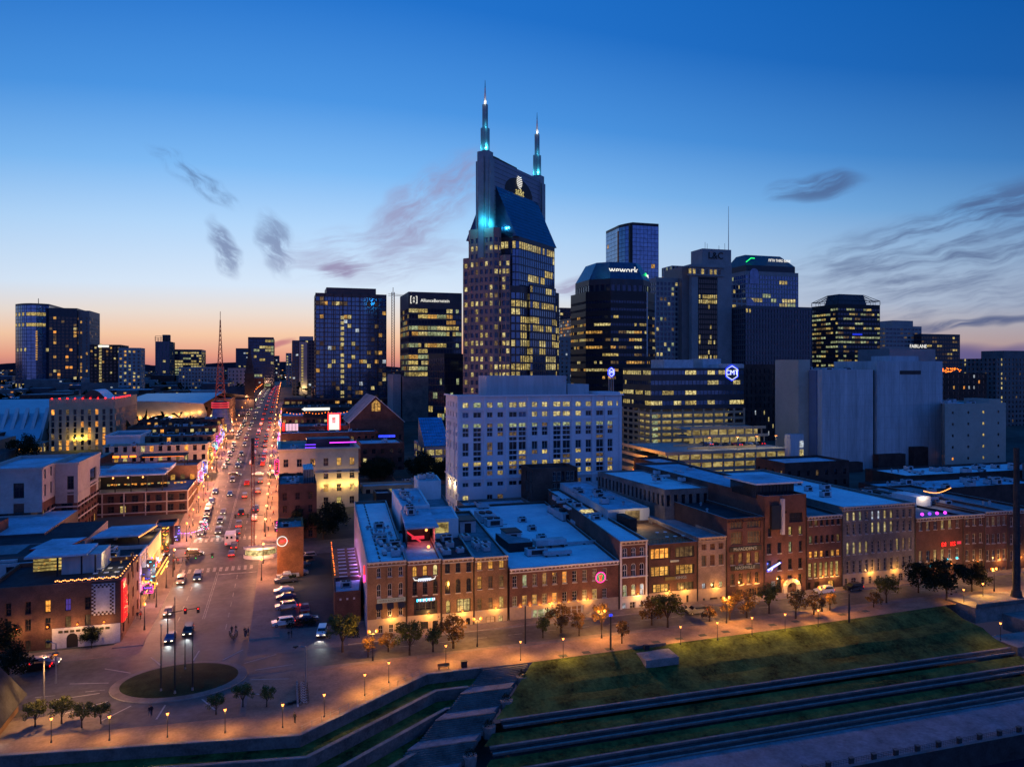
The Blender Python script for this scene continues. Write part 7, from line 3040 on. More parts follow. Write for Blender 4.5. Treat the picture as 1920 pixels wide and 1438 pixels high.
# stone-topped brick block and its neighbour across the side street
def stone_brick_block():
	Y0 = 238
	xa,xb = fx(-40,Y0),fx(79,Y0)
	z1 = zy(876,xb,Y0)
	P = box_poly(xa,Y0,xb,Y0 + 34)
	root = thing('stone_brick_block','blocky hotel with pale stone upper floors over red brick at the left edge','building',base_of(P,1))
	ww = []
	zs = zy(940,xb,Y0)
	spb = lambda zt,lo: dict(cols=lambda W: [(W - 7.0,W - 4.4)] if W > 12 else [(W*.3,W*.7)],rows=[(zt - 12.5,zt - 9.5),(zt - 8.4,zt - 4.2)],pick=lambda r,c: 'w5' if r == 0 else 'gd',depth=.4)
	walls(root,P,zs,z1,'stone',lambda i: spb(z1,0) if i == 0 else G(6,1.6,5,3.4,1,lit(.0,('w5',),'gd',150)),ww,'roof_grey_skytint',1.0)
	low = lambda i: G(4.2,2.4,3.6,2.6,.6,lit(.35,('w5','w8','w3'),'gd',151 + i),wall='brick')
	walls(root,inset(P,.15),1,zs,'brick',low,ww,'brick',0,'lower_wall','lower_top')
	Q = box_poly(xb + .1,Y0 + 12,fx(146,Y0 + 12),Y0 + 40)
	z2 = zy(868,xb,Y0 + 12)
	walls(root,Q,zs,z2,'stone',lambda i: dict(cols=lambda W: [(W*.52,W*.82)],rows=[(z2 - 12,z2 - 8.8),(z2 - 8,z2 - 4)],pick=lambda r,c: 'gd' if r else 'gd',depth=.4),ww,'roof_grey_skytint',1.0,'wing_wall','wing_roof')
	walls(root,inset(Q,.15),1,zs,'brick',low,ww,'brick',0,'wing_lower_wall','wing_lower_top')
	put_windows(root,ww,120,frame='metal_dark')
	mb = MB()
	for PP in (P,Q):
		for zz in (zs - .3,zs - 4,zs - 7.6):
			for e in (0,1):
				ledge(mb,PP,e,zz,.45,.12,'stone')
		for e in (0,1):
			ledge(mb,PP,e,(z1 if PP is P else z2) - .7,.7,.3,'stone')
	mb.build('stone_course',root)
	clutter(root,xa + 18,Y0 + 6,xb - 2,Y0 + 30,z1 - 1,7,153)
	lamp('street_lamp_glow',(fx(-4,Y0 - 8),Y0 - 7,8),2600,(1,.5,.12),root,.3)


stone_brick_block()


def glass_hotel():
	Y0 = 275
	xa,xb = fx(150,Y0),BL - .2
	z1 = zy(887,xb,Y0)
	P = box_poly(xa,Y0,xb,Y0 + 26)
	zb = gz(Y0) - 3
	root = thing('black_framed_block','black-framed brick block with a lit rooftop bar under a blue roof','building',base_of(P,zb))
	ww = []
	zd = zy(918,xb,Y0)
	walls(root,P,zb,zd,'brick_dark',lambda i: G(3.6,2.0,3.4,2.6,.5,lit(.1,('w1','w5','w8'),'gd',160),depth=.3),ww,'roof_mid',.2)
	put_windows(root,ww,80,frame='metal_dark')
	mb = MB()
	for zz in (zd - .3,zd - 3.7,zd - 7.1,zd - 10.5):
		ledge(mb,P,0,zz,.35,.2,'limestone')
		ledge(mb,P,1,zz,.35,.2,'limestone')
	k = 5
	for i in range(k + 1):
		x = xa + (xb - xa)*i/k
		mb.box(x - .2,Y0 - .22,zb,x + .2,Y0 - .01,zd - .35,'limestone')
	mb.build('frame_grid',root)
	mb = MB()
	mb.box(xa + .5,Y0 + 1.5,z1 - .5,fx(308,Y0),Y0 + 22,z1,'roof_grey_skytint','roof_grey_skytint')
	mb.box(xa + 6,Y0 + 9,z1,fx(312,Y0),Y0 + 24,z1 + 1.1,'roof_grey_skytint')
	mb.build('bar_roof',root)
	mb = MB()
	mb.box(xa + 1,Y0 + 10,zd - .2,fx(306,Y0),Y0 + 10.3,z1 - .5,'metal_dark')
	for i in range(24):
		x = xa + 6 + i*1.05
		if i % 5 != 4:
			mb.box(x,Y0 + 9.7,zd + .9 + .25*(i % 2),x + .75,Y0 + 9.95,zd + 1.5,'w6' if i % 3 else 'w2')
	mb.build('bar_back',root)
	for i in range(4):
		mb = MB()
		x = fx(184 + i*28,Y0 + 3)
		mb.ball(x,Y0 + 3,z1 - 1.1,.28,'bulb',7,4)
		mb.build('pendant_lamp',root)
		lamp('pendant_light',(x,Y0 + 3,z1 - 1.6),90,(1,.66,.3),root,.2)
	for i in range(6):
		mb = MB()
		x = xa + .6 + i*(fx(306,Y0) - xa - 1)/5
		mb.box(x - .15,Y0 + .8,zd - .2,x + .15,Y0 + 1.1,z1 - .5,'metal_dark')
		mb.build('post',root)


glass_hotel()
# low corner patio building with a painted front and purple lights
P = box_poly(fx(283,240),240,BL + .0,252)
rr = block('patio_bar','low corner bar with mural front and purple vertical sign beside the patio','building',P,8.4,'brick_dark',G(3,1.8,4.2,2.6,.8,lit(.6,('w8','w5'),'gd',161)),'roof_mid',maxobj=20)
blade(rr,BL,241,3.6,4.6,'sign_purple','sign_cool',1.6,glow=(.45,.3,1),power=420)
mb = MB()
for i in range(26):
	t = i/25
	mb.ball(BL - 2 + t*9,246 + 2*sin(t*3),5.6 - 1.2*sin(math.pi*t),.14,'sign_magenta' if i % 2 else 'sign_cool',6,3)
mb.build('string_lights',rr)['kind'] = 'stuff'
lamp('patio_glow',(BL + 3,249,5),300,(.55,.3,1),rr,.5)
ct = thing('lighted_tree','small tree wrapped in coloured lights on the patio','tree',(BL + 7.5,250.5,gz(250)))
mb = MB()
mb.cyl(BL + 7.5,250.5,gz(250),gz(250) + 2,.12,.08,6,'bark')
mb.build('trunk',ct)
mb = MB()
rg = random.Random(9)
for i in range(120):
	h = rg.uniform(0,3.6)
	r = (3.8 - h)*.42*rg.uniform(.7,1)
	a = rg.uniform(0,6.28)
	mb.ball(BL + 7.5 + r*cos(a),250.5 + r*sin(a),gz(250) + .9 + h,.1,rg.choice(['sign_cool','sign_pink','sign_white','bulb_red','sign_cyan']),5,3)
mb.build('light_string',ct)['kind'] = 'stuff'
mb = MB()
for i in range(260):
	h = rg.uniform(0,3.6)
	r = (3.8 - h)*.42*math.sqrt(rg.random())
	a = rg.uniform(0,6.28)
	c = Vector((BL + 7.5 + r*cos(a),250.5 + r*sin(a),gz(250) + .9 + h))
	t1 = Vector((rg.uniform(-1,1),rg.uniform(-1,1),rg.uniform(-1,1))).normalized()*.2
	t2 = Vector((rg.uniform(-1,1),rg.uniform(-1,1),rg.uniform(-1,1))).normalized()*.2
	mb.face([tuple(c),tuple(c + t1),tuple(c + t2)],'leaf_dark')
mb.build('crown',ct)

# bars farther up the left side of the avenue
NEON = [('sign_pink','sign_cool',(1,.3,.7)),('sign_blue','sign_cool',(.4,.4,1)),('sign_yellow','sign_orange',(1,.6,.2)),('sign_red','sign_white',(1,.15,.15)),('sign_cyan','sign_white',(.4,.9,1)),('sign_magenta','sign_pink',(1,.3,1))]
LB = [(301.3,316,11.0,'brick_tan','tan brick bar with an orange-lit roof canopy across from the yellow building'),(316.3,322,9.5,'brick','slim red brick bar at the third crossing, left side'),
	  (341,352,12,'cream','cream bar front with pink and blue neon after the third crossing'),(352.3,364,10.5,'brick','red brick bar with magenta sign, second after the third crossing'),
	  (364.3,378,12.5,'brick_tan','ochre-lit brick bar halfway up the left side of the avenue'),(378.3,391,11,'brick_dark','dark brick bar with cyan sign on the left side of the avenue'),
	  (391.3,404,13,'brick','brick bar with bright pink neon left of the traffic'),(404.3,418,11,'panel_grey','grey bar front before the fourth crossing, left side'),
	  (418.3,432,13,'brick_dark','dark bar at the fourth crossing corner, left side')]
for i,(a,b,h,w,lab) in enumerate(LB):
	r_,P_,z_ = avenue_house('neon_bar',lab,a,b,h,w,170 + i,roof=['roof_mid','roof_grey_skytint','roof_black'][i % 3],p=.6,depth=40,n=8)
	m,rim,gl = NEON[i % 6]
	blade(r_,BL,a + 2.5,z_ + 4.4,3.6 + (i % 3),m,rim,1.8,glow=gl,power=1300)
	m,rim,gl = NEON[(i + 2) % 6]
	blade(r_,BL,a + 6.5,z_ + 4.0,2.2 + (i % 2),m,rim,1.5)
mb = MB()
r_ = thing('orange_roof_canopy','long roof canopy glowing orange underneath behind the tan brick bar','canopy',(BL - 20,303,gz(303) + 10.5))
mb.box(BL - 20,303,gz(303) + 14.2,BL - 4,312,gz(303) + 14.6,'roof_black')
mb.box(BL - 19,304,gz(303) + 14.0,BL - 5,304.4,gz(303) + 14.18,'bulb_orange')
for x in (BL - 19.5,BL - 4.5):
	for y in (303.3,311.6):
		mb.box(x - .12,y - .12,gz(303) + 10,x + .12,y + .12,gz(303) + 14.2,'metal_dark')
mb.build('canopy_roof',r_)
lamp('canopy_light',(BL - 12,306,gz(303) + 12.6),900,(1,.5,.15),r_,.4)
# blocks behind those bars
for a,b,y0,d,v,w,lab,sd,p in ((186,360,318,24,860,'brick_dark','dark flat-roofed bar block with a row of orange lights on its roof',180,.2),(262,410,352,26,815,'white_paint','white-panelled rooftop stage block behind the bars',181,.3),
									  (268,412,400,20,800,'brick_dark','dark brick block with lit windows below the arena',182,.4)):
	P = box_poly(fx(a,y0),y0,min(fx(b,y0),BL - 41),y0 + d)
	rr = block('rear_block',lab,'building',P,zy(v,P[0][0],y0),w,G(4,1.8,4,2.0,1,lit(p,('w5','w3'),'gd',sd)),'roof_mid',maxobj=30)
	clutter(rr,P[0][0] + 1,y0 + 1.5,P[1][0] - 1,y0 + d - 1,zy(v,P[0][0],y0) - .9,10,sd,1.2)
	if sd == 180:
		mb = MB()
		for i in range(9):
			if i not in (3,6):
				mb.box(P[0][0] + 4 + i*3,y0 + 3,zy(v,P[0][0],y0) - .2,P[0][0] + 6.2 + i*3,y0 + 3.3,zy(v,P[0][0],y0) + .5,'bulb_orange')
		mb.build('heater_lights',rr)

# ------------------------------------------------------------------ right of the avenue
# yellow-lit corner building with roof bar
P = box_poly(BR,272,fx(672,272),302)
zt_ = zy(838,P[1][0],272)
rr = block('yellow_corner_building','yellow-lit classical corner building with a rooftop bar','building',P,zt_,'cream',G(4.4,1.7,4.6,2.8,1.1,lit(.35,('w1','w5','w3'),'gd',190),base=1.5),'roof_mid',maxobj=80,frame='stone_warm')
mb = MB()
for e in (0,1,3):
	ledge(mb,P,e,zt_ - .6,.6,.6,'cream',.3)
	ledge(mb,P,e,zt_ - 9.0,.4,.3,'cream')
mb.build('cornice',rr)
for v in (606,625,640,655,668):
	x = fx(v,271)
	lamp('uplight',(x,270.3,zt_ - 13),400,(1,.66,.2),rr,.2)
	mb = MB()
	mb.box(x - .2,270.5,zt_ - 13.8,x + .2,270.9,zt_ - 13.4,'bulb')
	mb.build('uplight_fitting',rr)
mb = MB()
mb.box(fx(618,280),280,zt_ + .9,fx(668,280),280.2,zt_ + 1.2,'sign_magenta')
mb.box(fx(572,278),278,zt_ + .6,fx(592,278),278.2,zt_ + .85,'sign_purple')
mb.box(fx(572,278),278.5,zt_ - .5,fx(592,278),278.7,zt_ - .2,'sign_purple')
mb.build('roof_bar_neon',rr)
lamp('roof_bar_glow',(fx(600,278),277,zt_ + 2),200,(.5,.3,1),rr,.4)
mb = MB()
mb.box(fx(575,284),284,zt_ - .9,P[1][0] - 2,292,zt_ + 2.2,'metal_dark','roof_mid')
mb.build('roof_bar',rr)
blade(rr,BR,274,zt_ - 9,5,'sign_red','sign_pink',1.4,side=-1,glow=(1,.2,.2),power=420)
clutter(rr,BR + 2,274,fx(565,280),282,zt_ - .9,4,191)
# dark brick corner block on the near side
P = box_poly(BR,238,fx(594,238),262)
zt_ = zy(905,P[1][0],238)
rr = block('dark_brick_corner','dark brick five-storey corner block with a glass roof box','building',P,zt_,'brick_dark',G(3.4,1.3,3.9,2.3,1.2,lit(.06,('w8','w5'),'gd',195),base=.5),'roof_mid',maxobj=60,frame='brick_dark')
mb = MB()
mb.box(P[0][0] + 7.5,244,zt_ - .8,P[1][0] - .8,258,zt_ + 3.4,'gt','roof_white_skytint')
mb.build('roof_box',rr)
mb = MB()
for i in range(7):
	x = P[0][0] + 7.5 + i*(P[1][0] - P[0][0] - 8.3)/6
	mb.box(x - .06,243.9,zt_ - .8,x + .06,244,zt_ + 3.4,'metal')
	mb.box(x - .06,244,zt_ + 3.4,x + .06,258,zt_ + 3.55,'metal')
mb.build('roof_box_frame',rr)
clutter(rr,P[0][0] + 1,240,P[0][0] + 7,260,zt_ - .9,5,196)
blade(rr,BR,239,5,3.4,'sign_pink','sign_white',1.0,side=-1,glow=(1,.3,.6),power=240)
# slim ochre tower with the ring sign, at the parking lot
P = box_poly(fx(513,204),204,fx(551,204),217)
P = box_poly(BR,203,BR + 6.6,216)
zt_ = zy(990,P[0][0],203)
rr = block('ochre_brick_house','narrow ochre brick house with a ring-shaped neon sign beside the parking lot','building',P,zt_,'brick_orange',None,'roof_mid')
gear(rr,'air_handler',P[0][0] + 2.2,208,zt_ - .9,2.2,1.8,1.6)
gear(rr,'roof_vent',P[0][0] + 4.6,211,zt_ - .9,.8,.8,1.2)
mb = MB()
cx2,cz2 = fx(529,203),zy(1015,P[0][0],203)
for i in range(24):
	a,b = 2*math.pi*i/24,2*math.pi*(i + 1)/24
	mb.tube((cx2 + 1.25*cos(a),202.8,cz2 + 1.25*sin(a)),(cx2 + 1.25*cos(b),202.8,cz2 + 1.25*sin(b)),.12,5,'sign_white')
mb.build('neon_ring',rr)
mb = MB()
for dx,dz,w,h in ((.3,.1,1.5,.22),(.9,.2,.5,.6),(-.1,-.25,.9,.2),(1.3,.05,.5,.18)):
	mb.box(cx2 + dx - w/2,202.75,cz2 + dz - h/2,cx2 + dx + w/2,202.85,cz2 + dz + h/2,'sign_red')
mb.build('neon_figure',rr)
lamp('neon_glow',(cx2,201.5,cz2),90,(1,.5,.5),rr,.4)
lamp('wall_wash',(P[0][0] + 3.2,196.5,6.0),900,(1,.52,.12),rr,.4)
# farther right-side bars
RB = [(304,322,8,'brick','red brick bar at the third crossing behind the yellow building'),
	  (373,388,11,'brick_dark','dark bar behind the yellow corner building'),(388.3,404,9,'brick','bar with striped white light panels up the right side'),(404.3,432,10,'brick_dark','bar with a big red and white lit billboard'),
	  (451,490,10,'brick','brick bar with cream string lights after the fourth crossing, right side'),(491,546,11,'brick_dark','long dark block farthest up the right side of the avenue')]
for i,(a,b,h,w,lab) in enumerate(RB):
	r_,P_,z_ = avenue_house('neon_bar',lab,a,b,h,w,200 + i,x=BR,side=1,depth=13 if i < 1 else 46,roof=['roof_mid','roof_grey_skytint','roof_black'][i % 3],p=.5,n=8)
	m,rim,gl = NEON[(i + 3) % 6]
	blade(r_,BR,a + 2.5,z_ + 4.4,3.0,m,rim,1.5,side=-1,glow=gl,power=1300)
	if i == 2:
		mb = MB()
		xa,xb = fx(536,a - 1),fx(560,a - 1)
		for k in range(9):
			t0 = xa + (xb - xa)*k/9
			mb.box(t0,a - .3,z_ + h + .2,t0 + (xb - xa)/9*.55,a - .1,z_ + h + 4.6,'sign_stripe')
		mb.build('light_panel',r_)
		mb = MB()
		mb.box(xa - 1.6,a - .3,z_ + h,xa - .6,a - .1,z_ + h + 5,'sign_red')
		mb.build('neon_edge',r_)
	if i == 3:
		mb = MB()
		y_ = a - 2
		xa,xb = fx(617,y_),fx(636,y_)
		zc = zy(790,xa,y_)
		mb.box(xa,y_,zc - 4.4,xb,y_ + .4,zc + 3.6,'sign_white')
		mb.box(xa - .7,y_ - .1,zc - 4.8,xa - .05,y_ + .5,zc + 4.2,'sign_red')
		mb.box(xb + .05,y_ - .1,zc - 4.8,xb + .7,y_ + .5,zc + 4.2,'sign_red')
		mb.box(xa,y_ - .1,zc + 3.65,xb,y_ + .5,zc + 4.2,'sign_red')
		mb.box(xa + 1.6,y_ - .15,zc - .8,xa + 3.2,y_ - .05,zc + 2.0,'sign_red')
		mb.build('billboard',r_)
		mb = MB()
		for xx in (xa + .5,xb - .5):
			mb.box(xx - .2,y_ + .5,z_ + h - 1,xx + .2,y_ + .8,zc,'metal_dark')
		mb.build('billboard_post',r_)
		lamp('billboard_glow',((xa + xb)/2,y_ - 4,zc),1600,(1,.45,.5),r_,.8)
	if i == 4:
		mb = MB()
		for k in range(20):
			t = k/19
			mb.ball(BR + 3 + 34*t,a - .2,z_ + h + 2.0 - 1.0*abs(sin(t*9.4)),.3,'bulb_orange',5,3)
		mb.build('string_lights',r_)['kind'] = 'stuff'
		mb = MB()
		xx,zz = fx(572,a - .5),z_ + h + 3
		mb.box(xx,a - .4,zz,xx + 14,a - .2,zz + 1.6,'sign_white')
		mb.face([(xx - 2,a - .3,zz + .8),(xx,a - .3,zz - .4),(xx,a - .3,zz + 2.0)],'sign_white')
		mb.build('arrow_sign',r_)
		mb = MB()
		mb.box(xx - 1,a - .15,z_ + h - 1,xx + 13,a + .2,zz - .1,'metal_dark')
		mb.build('sign_frame',r_)
# low blocks between the hall and the pale office
for a,b,y0,d,v,w,lab,sd,p in ((676,758,330,24,832,'brick_dark','dark flat-roofed block with a lamp on its roof beside the tree yard',210,.05),(680,780,290,10,912,'stone_warm','low wall building with two lamps below the tree yard',211,.2),
									  (745,855,300,16,905,'brick_tan','low tan block behind the white roofs of the row',212,.1),(705,735,268,9,925,'metal_dark','small shed with a pitched dark roof by the side street',213,0)):
	P = box_poly(fx(a,y0),y0,fx(b,y0),y0 + d)
	rr = block('yard_block',lab,'building',P,zy(v,P[0][0],y0),w,G(4,1.6,4,2,1,lit(p,('w3','w2'),'gd',sd)),'roof_grey_skytint',maxobj=20)
	if d > 12:
		clutter(rr,P[0][0] + 1,y0 + 1.5,P[1][0] - 1,y0 + d - 1,zy(v,P[0][0],y0) - .9,5,sd)
	if sd == 210:
		lamp('roof_lamp',(fx(741,332),332,zy(826,P[0][0],y0)),160,(1,.55,.2),rr,.2)
		mb = MB()
		mb.box(fx(711,331),333,zy(818,P[0][0],y0) - 1.0,fx(742,331),333.3,zy(818,P[0][0],y0),'sign_blue')
		mb.build('blue_light_strip',rr)
# low red brick house with deck by the parking lot
P = box_poly(11.6,164.5,15.4,176)
P = [(10.2,166),(15.8,166),(17.2,178),(10.8,178)]
rr = block('brick_annex','low red brick annex with three pale vents between the parking lot and the cafe','building',P,6.4,'brick',None,'roof_grey_skytint',z0=0)
for i in range(3):
	mb = MB()
	x = 11.5 + i*1.45
	mb.box(x - .2,165.86,4.6,x + .2,165.98,5.0,'stone_pale')
	mb.build('vent',rr)
gear(rr,'air_handler',13.2,173,5.5,2.4,2,1.5)
dk = thing('dining_deck','raised dining deck with rows of dark tables along the pink-lit cafe wall','deck',(14.5,195,0))
mb = MB()
mb.prism([(11.2,178.2),(17.4,178.2),(19.2,212),(12.2,212)],.2,5.0,'metal_dark','wood')
mb.build('deck_floor',dk)
for i in range(9):
	for j in range(2):
		mb = MB()
		x,y = 13.2 + j*2.6 + i*.16,180.5 + i*3.4
		mb.box(x - .95,y - .45,5.72,x + .95,y + .45,5.8,'metal_pale')
		mb.box(x - .8,y - .05,5.0,x - .7,y + .05,5.72,'metal_dark')
		mb.box(x + .7,y - .05,5.0,x + .8,y + .05,5.72,'metal_dark')
		mb.box(x - .95,y - 1.0,5.4,x + .95,y - .65,5.46,'black_paint')
		mb.box(x - .95,y + .65,5.4,x + .95,y + 1.0,5.46,'black_paint')
		mb.build('picnic_table',dk)
for i in range(22):
	mb = MB()
	mb.ball(11.1 + i*.05,178.5 + i*1.55,6.9 + .25*sin(i*1.3),.13,'bulb_orange',6,3)
	mb.build('string_bulb',dk)
for k in range(3):
	lamp('string_light',(10.6 + k*.4,182 + k*11,6.6),60,(1,.4,.15),dk,.3)


# ------------------------------------------------------------------ trees
def crown_mesh(seed,r,h,n,leaf,m,flat=.8,gap=.3):
	"""leaf-sized faces in clumps around a few boughs"""
	rg = random.Random(seed)
	mb = MB()
	cl = []
	for i in range(16):
		a,t = rg.uniform(0,6.28),rg.random()
		rr = r*math.sqrt(rg.random())*(.95 - .35*t)
		cl.append((rr*cos(a),rr*sin(a),h*(.15 + .8*t),r*rg.uniform(.22,.42)))
	for i in range(n):
		cx_,cy2,cz_,cr = cl[rg.randrange(len(cl))]
		d = Vector((rg.gauss(0,1),rg.gauss(0,1),rg.gauss(0,.8)))
		d = d.normalized()*cr*(rg.random() ** .45)
		c = Vector((cx_,cy2,cz_)) + d
		t1 = Vector((rg.uniform(-1,1),rg.uniform(-1,1),rg.uniform(-.6,.6))).normalized()*leaf*rg.uniform(.6,1.3)
		t2 = t1.cross(Vector((rg.uniform(-1,1),rg.uniform(-1,1),rg.uniform(-1,1)))).normalized()*leaf*.7
		mb.face([tuple(c - t1),tuple(c + t2),tuple(c + t1),tuple(c - t2)],m)
	return mb.mesh('crown'),cl


def make_tree(name,label,seed,r,h,trunk_h,n,leaf,m,loc,group):
	root = thing(name,label,'tree',loc,group=group)
	me,cl = crown_mesh(seed,r,h,n,leaf,m)
	c = link('crown',me,root)
	c.location = (0,0,trunk_h)
	mb = MB()
	mb.cyl(0,0,0,trunk_h + h*.3,.16 + r*.02,.08,7,'bark')
	for x,y,z,q in cl[:9]:
		mb.tube((0,0,trunk_h*.8),(x*.9,y*.9,trunk_h + z),.06,4,'bark',.02)
	link('trunk',mb.mesh('trunk'),root)
	return root


trees = []
TG = 'young trees along the promenade'
prot = [make_tree('promenade_tree','',300,3.0,3.9,1.8,1500,.19,'leaf',(0,0,0),TG),make_tree('promenade_tree','',301,2.7,3.4,1.7,800,.18,'leaf_autumn',(0,0,0),TG),
		make_tree('promenade_tree','',302,3.2,3.6,1.6,1200,.19,'leaf_autumn',(0,0,0),TG)]
spots = [(642,1222,0,'first small dark green tree right of the white car, beside the driveway'),(690,1232,1,'golden-lit tree below the cafe awnings'),(728,1222,2,'broad golden tree in front of the cafe door'),(768,1228,0,'green tree below the dark wide bar opening'),
		 (812,1222,0,'dark green tree in front of the brick bar'),(850,1215,2,'reddish tree in front of the lit triple window'),(1018,1196,0,'thin tree before the pale garage door'),(1052,1186,2,'dark reddish tree before the music hall'),(1086,1192,1,'sparse brown tree before the music hall arch'),
		 (1128,1180,1,'sparse tree behind the small blue lamp'),(1166,1206,1,'lone thin-trunked tree at the promenade edge below the ornate front'),(1222,1172,2,'low brown tree before the terrace bar'),(1252,1176,0,'dark bushy tree below the terrace bar'),(1330,1165,2,'bronze tree below the teal-lit panes'),
		 (1368,1162,1,'bronze tree left of the name board bar'),(1400,1158,2,'broad bronze tree below the painted name boards'),(1442,1150,0,'dark tree below the blue neon sign'),(1492,1160,1,'sparse tree before the stone arch porch'),(1526,1152,2,'brown tree below the amber windows'),
		 (1556,1144,1,'small brown tree beside the parked white car'),(1638,1138,2,'low tree before the long stone warehouse'),(1662,1130,0,'round tree below the warehouse arches')]
for i,(px,py,k,lab) in enumerate(spots):
	x,y = gp(px,py,0)
	if i < 1:
		pass
	t = tree_copy(prot[k],(x,y,.03),RNG.uniform(0,6.28),lab,RNG.uniform(.62,1.2))
	trees.append(t)
lw = [(62,1368,'lamp-lit tree at the lower left, nearest the dark pavilion'),(112,1362,'lamp-lit tree left of the second riverside lamp'),(186,1362,'yellow-green tree just left of the third riverside lamp'),(150,1370,'dark tree between two lit trees at the lower left'),(404,1345,'lamp-lit tree below the flagpole island'),(455,1330,'dark small tree right of the island lamp'),(500,1330,'dark small tree left of the bicycle rack')]
for px,py,lab in lw:
	x,y = gp(px,py,0)
	tree_copy(prot[0],(x,y + 1,.03),RNG.uniform(0,6.28),lab,RNG.uniform(.52,.68),group='trees along the lower left promenade')
for p in prot:
	for c in [c for c in bpy.data.objects if c.parent == p]:
		bpy.data.objects.remove(c)
	bpy.data.objects.remove(p)
KIDS.clear()
big = make_tree('dark_tree','largest dark tree crown in front of the red letter bar',310,5.2,7.2,2.6,2600,.30,'leaf_dark',(0,0,0),'large dark trees')
bspots = [(1775,1125,1.0,None),(1722,1112,.8,'dark round tree left of the largest one before the red letter bar'),(1822,1110,.75,'dark tree right of the largest one by the far street'),(14,1285,.72,'dark tree at the left edge above the pavilion roof'),(-4,1245,.8,'second dark tree cut by the left edge'),
		  (570,1010,.95,'dark green tree behind the ochre brick house'),(625,1000,1.05,'dark green tree in the lot behind the cafe flank'),(606,1012,.8,'shaded tree between the brick corner block and the lot'),(44,870,1.3,'dark tree in front of the ribbed hall'),(172,1215,.42,'small leafless-looking tree before the white base of the corner store')]
for i,(px,py,s,lab) in enumerate(bspots):
	x,y = gp(px,py)
	z = gz(y)
	if i == 0:
		big.location = (x,y,z)
		big.scale = (s,)*3
	else:
		tree_copy(big,(x,y,z),i*1.3,lab,s)
rg = random.Random(31)
for i in range(16):
	px,py = rg.uniform(690,850),rg.uniform(880,925)
	y = rg.uniform(304,326)
	x = fx(px,y)
	tree_copy(big,(x,y,gz(y) - 1),i*.9,f'{ORD[i]} dark tree from the left in the yard beside the pale office',rg.uniform(.7,1.0),group='dark trees in the yard')
yard = sorted([o for o in bpy.data.objects if o.get('group') == 'dark trees in the yard'],key=lambda o: o.location[0]/o.location[1])
for i,o in enumerate(yard):
	o['label'] = f'{ORD[i]} dark tree from the left in the yard beside the pale office'
# hedges in the parking lot
for i,(x,y,w,d,lab) in enumerate(((3.2,165.5,6.0,3.0,'clipped hedge at the street end of the parking lot'),(1.2,199,3.0,2.0,'small hedge at the foot of the ochre brick house'),(13.2,158.6,2.6,9.0,'dark hedge along the low brick annex'))):
	t = thing('hedge',lab,'hedge',(x,y,gz(y)))
	mb = MB()
	for q in range(900):
		c = Vector((x + rg.uniform(-w,w)/2,y + rg.uniform(-d,d)/2,gz(y) + rg.uniform(.05,1.7)))
		t1 = Vector((rg.uniform(-1,1),rg.uniform(-1,1),rg.uniform(-1,1))).normalized()*.2
		t2 = Vector((rg.uniform(-1,1),rg.uniform(-1,1),rg.uniform(-1,1))).normalized()*.2
		mb.face([tuple(c - t1),tuple(c + t2),tuple(c + t1)],'leaf_dark')
	mb.build('foliage',t)

# ------------------------------------------------------------------ lamps
WARM = (1.0,.46,.065)


def post_lamp():
	t = thing('promenade_lamp','','street lamp',group='promenade lamps')
	mb = MB()
	mb.cyl(0,0,0,.35,.14,.09,8,'metal_dark')
	mb.cyl(0,0,.35,3.3,.06,.05,6,'metal_dark')
	link('post',mb.mesh('post'),t)
	mb = MB()
	mb.cyl(0,0,3.3,3.72,.12,.26,8,'bulb')
	link('lantern',mb.mesh('lantern'),t)
	mb = MB()
	mb.cyl(0,0,3.72,3.86,.3,.1,8,'metal_dark')
	link('cap',mb.mesh('cap'),t)
	return t


pl0 = post_lamp()
PLS = [(96,1392),(205,1388),(314,1382),(422,1374),(530,1364),(608,1344),(684,1304),(729,1280),(836,1246),(976,1238),(1056,1232),(1276,1208),(1345,1200),(1410,1190),(1472,1183),(1534,1175),(1807,1134),(1843,1122)]
PLB = [(1056,1232)]
for i,(px,py) in enumerate(PLS):
	x,y = gp(px,py,0)
	lab = f'slim promenade lamp with a glowing lantern, {ORD[i]} from the left'
	if i == 0:
		pl0.location = (x,y,.03)
		pl0['label'] = lab
		t = pl0
	else:
		t = tree_copy(pl0,(x,y,.03),0,lab)
	lamp('lantern_light',(x,y,3.3),700 if i < 6 else 1500,WARM,t,.2,spot=142)
x,y = gp(1876,1200,-1.4)
t = tree_copy(pl0,(x,y,-1.4),0,'slim lamp on the lower terrace at the far right')
lamp('lantern_light',(x,y,1.8),600,WARM,t,.2,spot=142)


def twin_lamp():
	t = thing('twin_street_lamp','','street lamp',group='twin-globe street lamps')
	mb = MB()
	mb.cyl(0,0,0,.8,.22,.12,8,'metal_dark')
	mb.cyl(0,0,.8,5.2,.09,.07,6,'metal_dark')
	link('post',mb.mesh('post'),t)
	mb = MB()
	mb.tube((-.75,0,4.95),(.75,0,4.95),.06,5,'metal_dark')
	for s in (-.75,.75):
		mb.tube((s,0,4.95),(s,0,5.2),.06,5,'metal_dark')
	link('crossarm',mb.mesh('crossarm'),t)
	for s in (-.75,.75):
		mb = MB()
		mb.ball(0,0,0,.27,'bulb_orange',8,5,1.15)
		o = link('globe',mb.mesh('globe'),t)
		o.location = (s,0,5.5)
	return t


